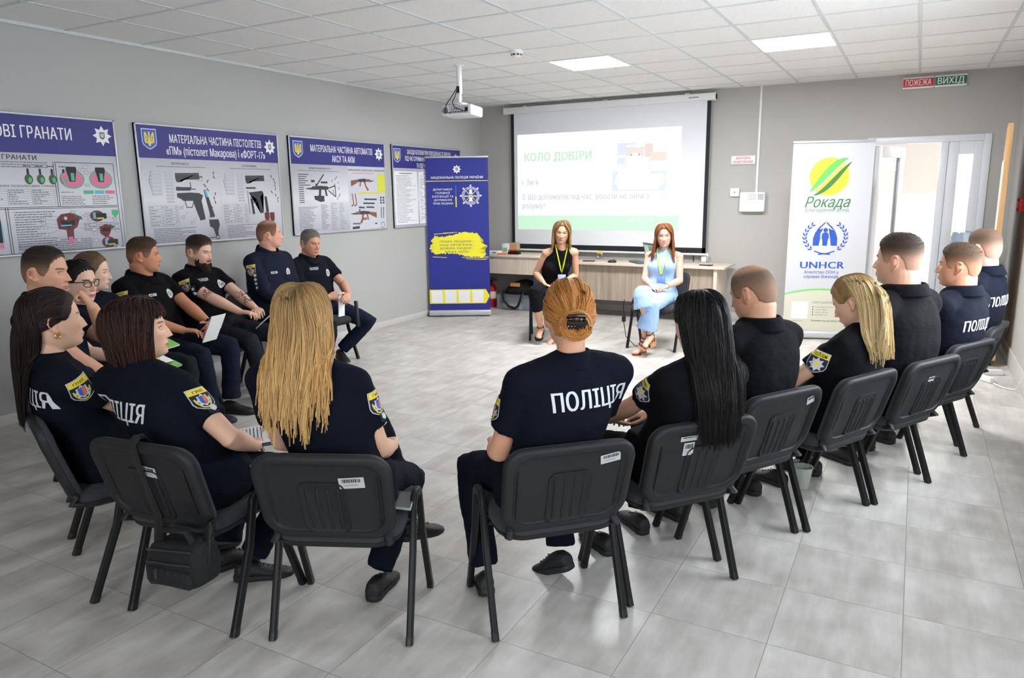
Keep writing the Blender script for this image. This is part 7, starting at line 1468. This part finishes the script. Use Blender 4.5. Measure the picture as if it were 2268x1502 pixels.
def skirt(I, name, rgb, hemz2, flare, slit=0.0, knee_up=0.0, m=None):
    g = G(); rs = []
    for dz, a, d in ((-0.06,0.165,0.12),(-0.02,0.180,0.135),(0.04,0.176,0.132),(0.10,0.150,0.112)): rs.append(ring_e(np.array([0,-0.08,0.515+dz]), np.array([1.0,0,0]), np.array([0,1.0,0]), a, d, 2.6))
    g.loft(rs)
    for s in (-1, 1):
        h_, K, A = I['leg'][s]; hemz = hemz2[0 if s < 0 else 1]; q = K*(1-hemz)+A*hemz
        g.tube([h_, h_*0.5+K*0.5, h_*0.1+K*0.9, K, K*0.8+q*0.2, q], [0.086,0.080,0.070,0.066,0.066+flare*0.3,0.066+flare], 20)
    a, b2 = I['leg'][-1], I['leg'][1]; g.loft([ring_e(a[0]*(1-u)*0.5+b2[0]*(1-u)*0.5+(a[1]+b2[1])*0.5*u+np.array([0,0,-0.01]), np.array([1.0,0,0]), np.array([0,0,1.0]), 0.10-0.03*u, 0.062, 2.4) for u in (0.05,0.35,0.7,0.95)])
    me = remesh(g, 0.008, 5, 0.5, (0.010, 0.07)); me.materials.append(m or cloth('cloth_%d_%d_%d' % rgb, rgb)); o = link(name, me, I['root'], angle=180); I['bvt'] = bvh_of(me); return o
skirt(I, 'skirt', (20,20,24), (0.5, 0.5), 0.004)
def sandal(I, s, ft, wedge=0.0, wraps=1, heel=0.03):
    A = I['leg'][s][2]; fy, fp = R(ft[3]), R(ft[4]); fd = np.array([-math.sin(fy)*math.cos(fp), math.cos(fy)*math.cos(fp), math.sin(fp)]); sd = np.array([math.cos(fy), math.sin(fy), 0]); un = np.cross(sd, fd); h0 = A-un*0.078
    M = Matrix(((sd[0],fd[0],un[0],h0[0]),(sd[1],fd[1],un[1],h0[1]),(sd[2],fd[2],un[2],h0[2]),(0,0,0,1))); out = [(0.0,-0.055),(0.022,-0.05),(0.030,-0.02),(0.028,0.04),(0.041,0.10),(0.040,0.14),(0.025,0.168),(0.0,0.176)]; O = out+[(-x, y) for x, y in out[::-1] if abs(x) > 1e-3]
    rd = lambda y, k: -wedge*float(sst(0.15, -0.02, y))*k-0.008
    root = G().loft([xf(M, [(x*0.97, y, rd(y, 1)) for x, y in O]), xf(M, [(x*1.02, y, rd(y, 1)*0.4) for x, y in O]), xf(M, [(x, y, 0.0) for x, y in O])]).build('sandal', mat('cork_sole', (204,152,92), 0.8, noise_amt=0.2, noise_scale=160) if wedge else M_black, I['root'], angle=60)
    g = G(); g.tube(xf(M, [(-0.043,0.115,0.0),(-0.036,0.112,0.022),(0,0.115,0.034),(0.036,0.112,0.022),(0.043,0.115,0.0)]), 0.0045, 8, oval=2.2)
    if wraps > 1:
        g.tube(xf(M, [(-0.042,0.125,0.0),(-0.02,0.09,0.036),(0.02,0.05,0.052),(0.033,0.02,0.05)]), 0.004, 8, oval=1.6).tube(xf(M, [(0.042,0.125,0.0),(0.02,0.09,0.036),(-0.02,0.05,0.052),(-0.033,0.02,0.05)]), 0.004, 8, oval=1.6)
    for zz in ([0.088, 0.125, 0.165] if wraps > 1 else [0.088]):
        K = I['leg'][s][1]; c = A+(K-A)/np.linalg.norm(K-A)*(zz-0.078); ax = nrm(K-A); u = nrm(np.cross(ax, [0.3,1,0])); w = np.cross(ax, u); tl = 0.35 if wraps > 1 else 0.0; rad = 0.034+0.0*zz+(0.003 if zz > 0.1 else 0.002); g.tube([c+(u*math.cos(t)+w*math.sin(t))*rad+ax*tl*rad*math.sin(t) for t in [2*PI*k/18 for k in range(19)]], 0.0042, 6)
    g.tube(xf(M, [(-0.03,-0.01,0.0),(-0.036,-0.005,0.045),(-0.034,0.0,0.085)]), 0.004, 6).tube(xf(M, [(0.03,-0.01,0.0),(0.036,-0.005,0.045),(0.034,0.0,0.085)]), 0.004, 6); g.build('strap', M_black, root)
FE18 = ((-0.02,0.27,0.0,-30,-14),(0.13,0.28,0.075,-8,-12))
for s, ft in zip((-1, 1), FE18): sandal(I, s, ft, 0.0, 1)

DRESS = (166,200,240)
md = bpy.data.materials.new('dress_ribbed'); md.use_nodes = True; nt = md.node_tree; bb = nt.nodes['Principled BSDF']; bb.inputs['Base Color'].default_value = lin(DRESS)+(1,); bb.inputs['Roughness'].default_value = 0.8; bb.inputs['Specular IOR Level'].default_value = 0.2
tc = nt.nodes.new('ShaderNodeTexCoord'); wv_ = nt.nodes.new('ShaderNodeTexWave'); wv_.wave_type = 'BANDS'; wv_.bands_direction = 'X'; wv_.inputs['Scale'].default_value = 36; wv_.inputs['Distortion'].default_value = 1.5; wv_.inputs['Detail Scale'].default_value = 0.4; bp = nt.nodes.new('ShaderNodeBump'); bp.inputs['Strength'].default_value = 0.5; bp.inputs['Distance'].default_value = 0.004
rp = nt.nodes.new('ShaderNodeValToRGB'); rp.color_ramp.elements[0].color = lin((150,188,234))+(1,); rp.color_ramp.elements[1].color = lin((186,214,246))+(1,)
nt.links.new(tc.outputs['Object'], wv_.inputs['Vector']); nt.links.new(wv_.outputs['Fac'], bp.inputs['Height']); nt.links.new(bp.outputs['Normal'], bb.inputs['Normal']); nt.links.new(wv_.outputs['Fac'], rp.inputs['Fac']); nt.links.new(rp.outputs['Color'], bb.inputs['Base Color'])
MATS['cloth_dress'] = md
FE19 = ((0.07,0.36,0.0,-16,-2,(-0.1,0.7,0.7)),(-0.02,0.43,0.12,-14,-16,(0.25,0.6,1.0)))
_cl = cloth
def cloth(name, rgb, rough=0.88): return md if name == 'cloth_dress' else _cl(name, rgb, rough)
I = person('P19', 'person with long auburn hair, light blue sleeveless dress and yellow lanyard, smiling at us', (3.27,4.36), -84, (3.285,4.45,1.120), -74, 3, 3, sex='f', b=0.98, hs=0.98, skin=(218,174,152), shirt=DRESS, shirt_name='cloth_dress', sleeve=0.0, collar=False, trousers=False, shoes=False, face=True, brow=(96,66,50), lips=(196,66,76), smile=True, eye=(84,100,104), legskin=('foot',), L=dict(p=(-0.095,0.15,0.635), d=(0.9,0.45,-0.2), n=(0.2,-0.7,-0.7), curl=(0.6,0.6,0.4)), Rr=dict(p=(0.035,0.17,0.645), d=(-0.75,0.55,-0.2), n=(0,-0.7,-0.7), curl=(0.6,0.7,0.4)), feet=FE19, vox=0.0040)
lanyard(I, 0.745, (120,150,226))
A0 = (lin((134,80,46)), lin((150,88,48)))
base_cap(I, (130,80,46), 0.010, HLW); LK = Locks()
hx, hy = I['MH'].translation.x, I['MH'].translation.y
radial(I, LK, r, 314, (62,180), A0, 0.86, off=(0.009,0.020), rel=(-0.15,0.0), rad=(0.0040,0.0012), clear=(0.006,0.02), zj=0.03, tgt=lambda a, q: (hx+0.12*math.sin(R(a)), hy-0.06))
for s in (-1, 1):
    for i in range(46):
        a0 = r.uniform(4, 26); P = []
        for k in range(9): u = k/8; P.append(xf(I['MH'], [head_ring_point(s*R(a0*(1-u)**0.6+62*u), 0.95-0.90*u, 0.012+0.006*u)])[0])
        P += hang(P[-1], P[-1]-P[-2], P[-1][2]-(0.865+r.uniform(-0.03,0.03)), I['bvs'], r, (hx+s*0.125+r.uniform(-0.02,0.02), hy+0.07), r.uniform(0.008,0.018), 0.0006); LK.add(P, [0.004]+[0.0060]*(len(P)-3)+[0.004,0.0018], jit(A0[0], r), jit(A0[1], r))
LK.build('hair', I['root'])
skirt(I, 'skirt', DRESS, (0.58, 0.36), 0.04, m=md)
for s, ft in zip((-1, 1), FE19): sandal(I, s, ft, 0.045, 3)
wp = I['arm'][-1]; G().tube([wp[2]-nrm(wp[2]-wp[1])*0.02+(np.array([1,0,0])*math.cos(q)+np.cross(nrm(wp[2]-wp[1]), [1,0,0])*math.sin(q))*0.029 for q in [2*PI*k/18 for k in range(19)]], 0.003, 6).build('bracelet', M_chrome, I['root'])
G().tube([(0.20,-0.02,0.585),(0.225,0.0,0.54),(0.215,0.01,0.49),(0.235,0.0,0.47)], 0.006, 6, oval=2).tube([(0.20,-0.02,0.585),(0.235,-0.02,0.57),(0.245,0.0,0.53),(0.225,0.01,0.52)], 0.005, 6, oval=2).build('waist_tie', md, I['root'])
t = tag(empty('cable_plug', (2.985,4.16,0)), 'black cable with plug hanging beside the chair of the woman in blue', 'cable'); G().tube([(0.0,-0.01,0.50),(-0.005,-0.02,0.42),(0.0,-0.015,0.33)], 0.004, 6).box(-0.02,0.02,-0.03,0.0,0.27,0.33,bevel=0.01).tube([(0.0,-0.015,0.27),(0.02,0.0,0.12),(0.10,0.05,0.02),(0.16,0.08,0.004)], 0.004, 6).build('cable', M_black, t)
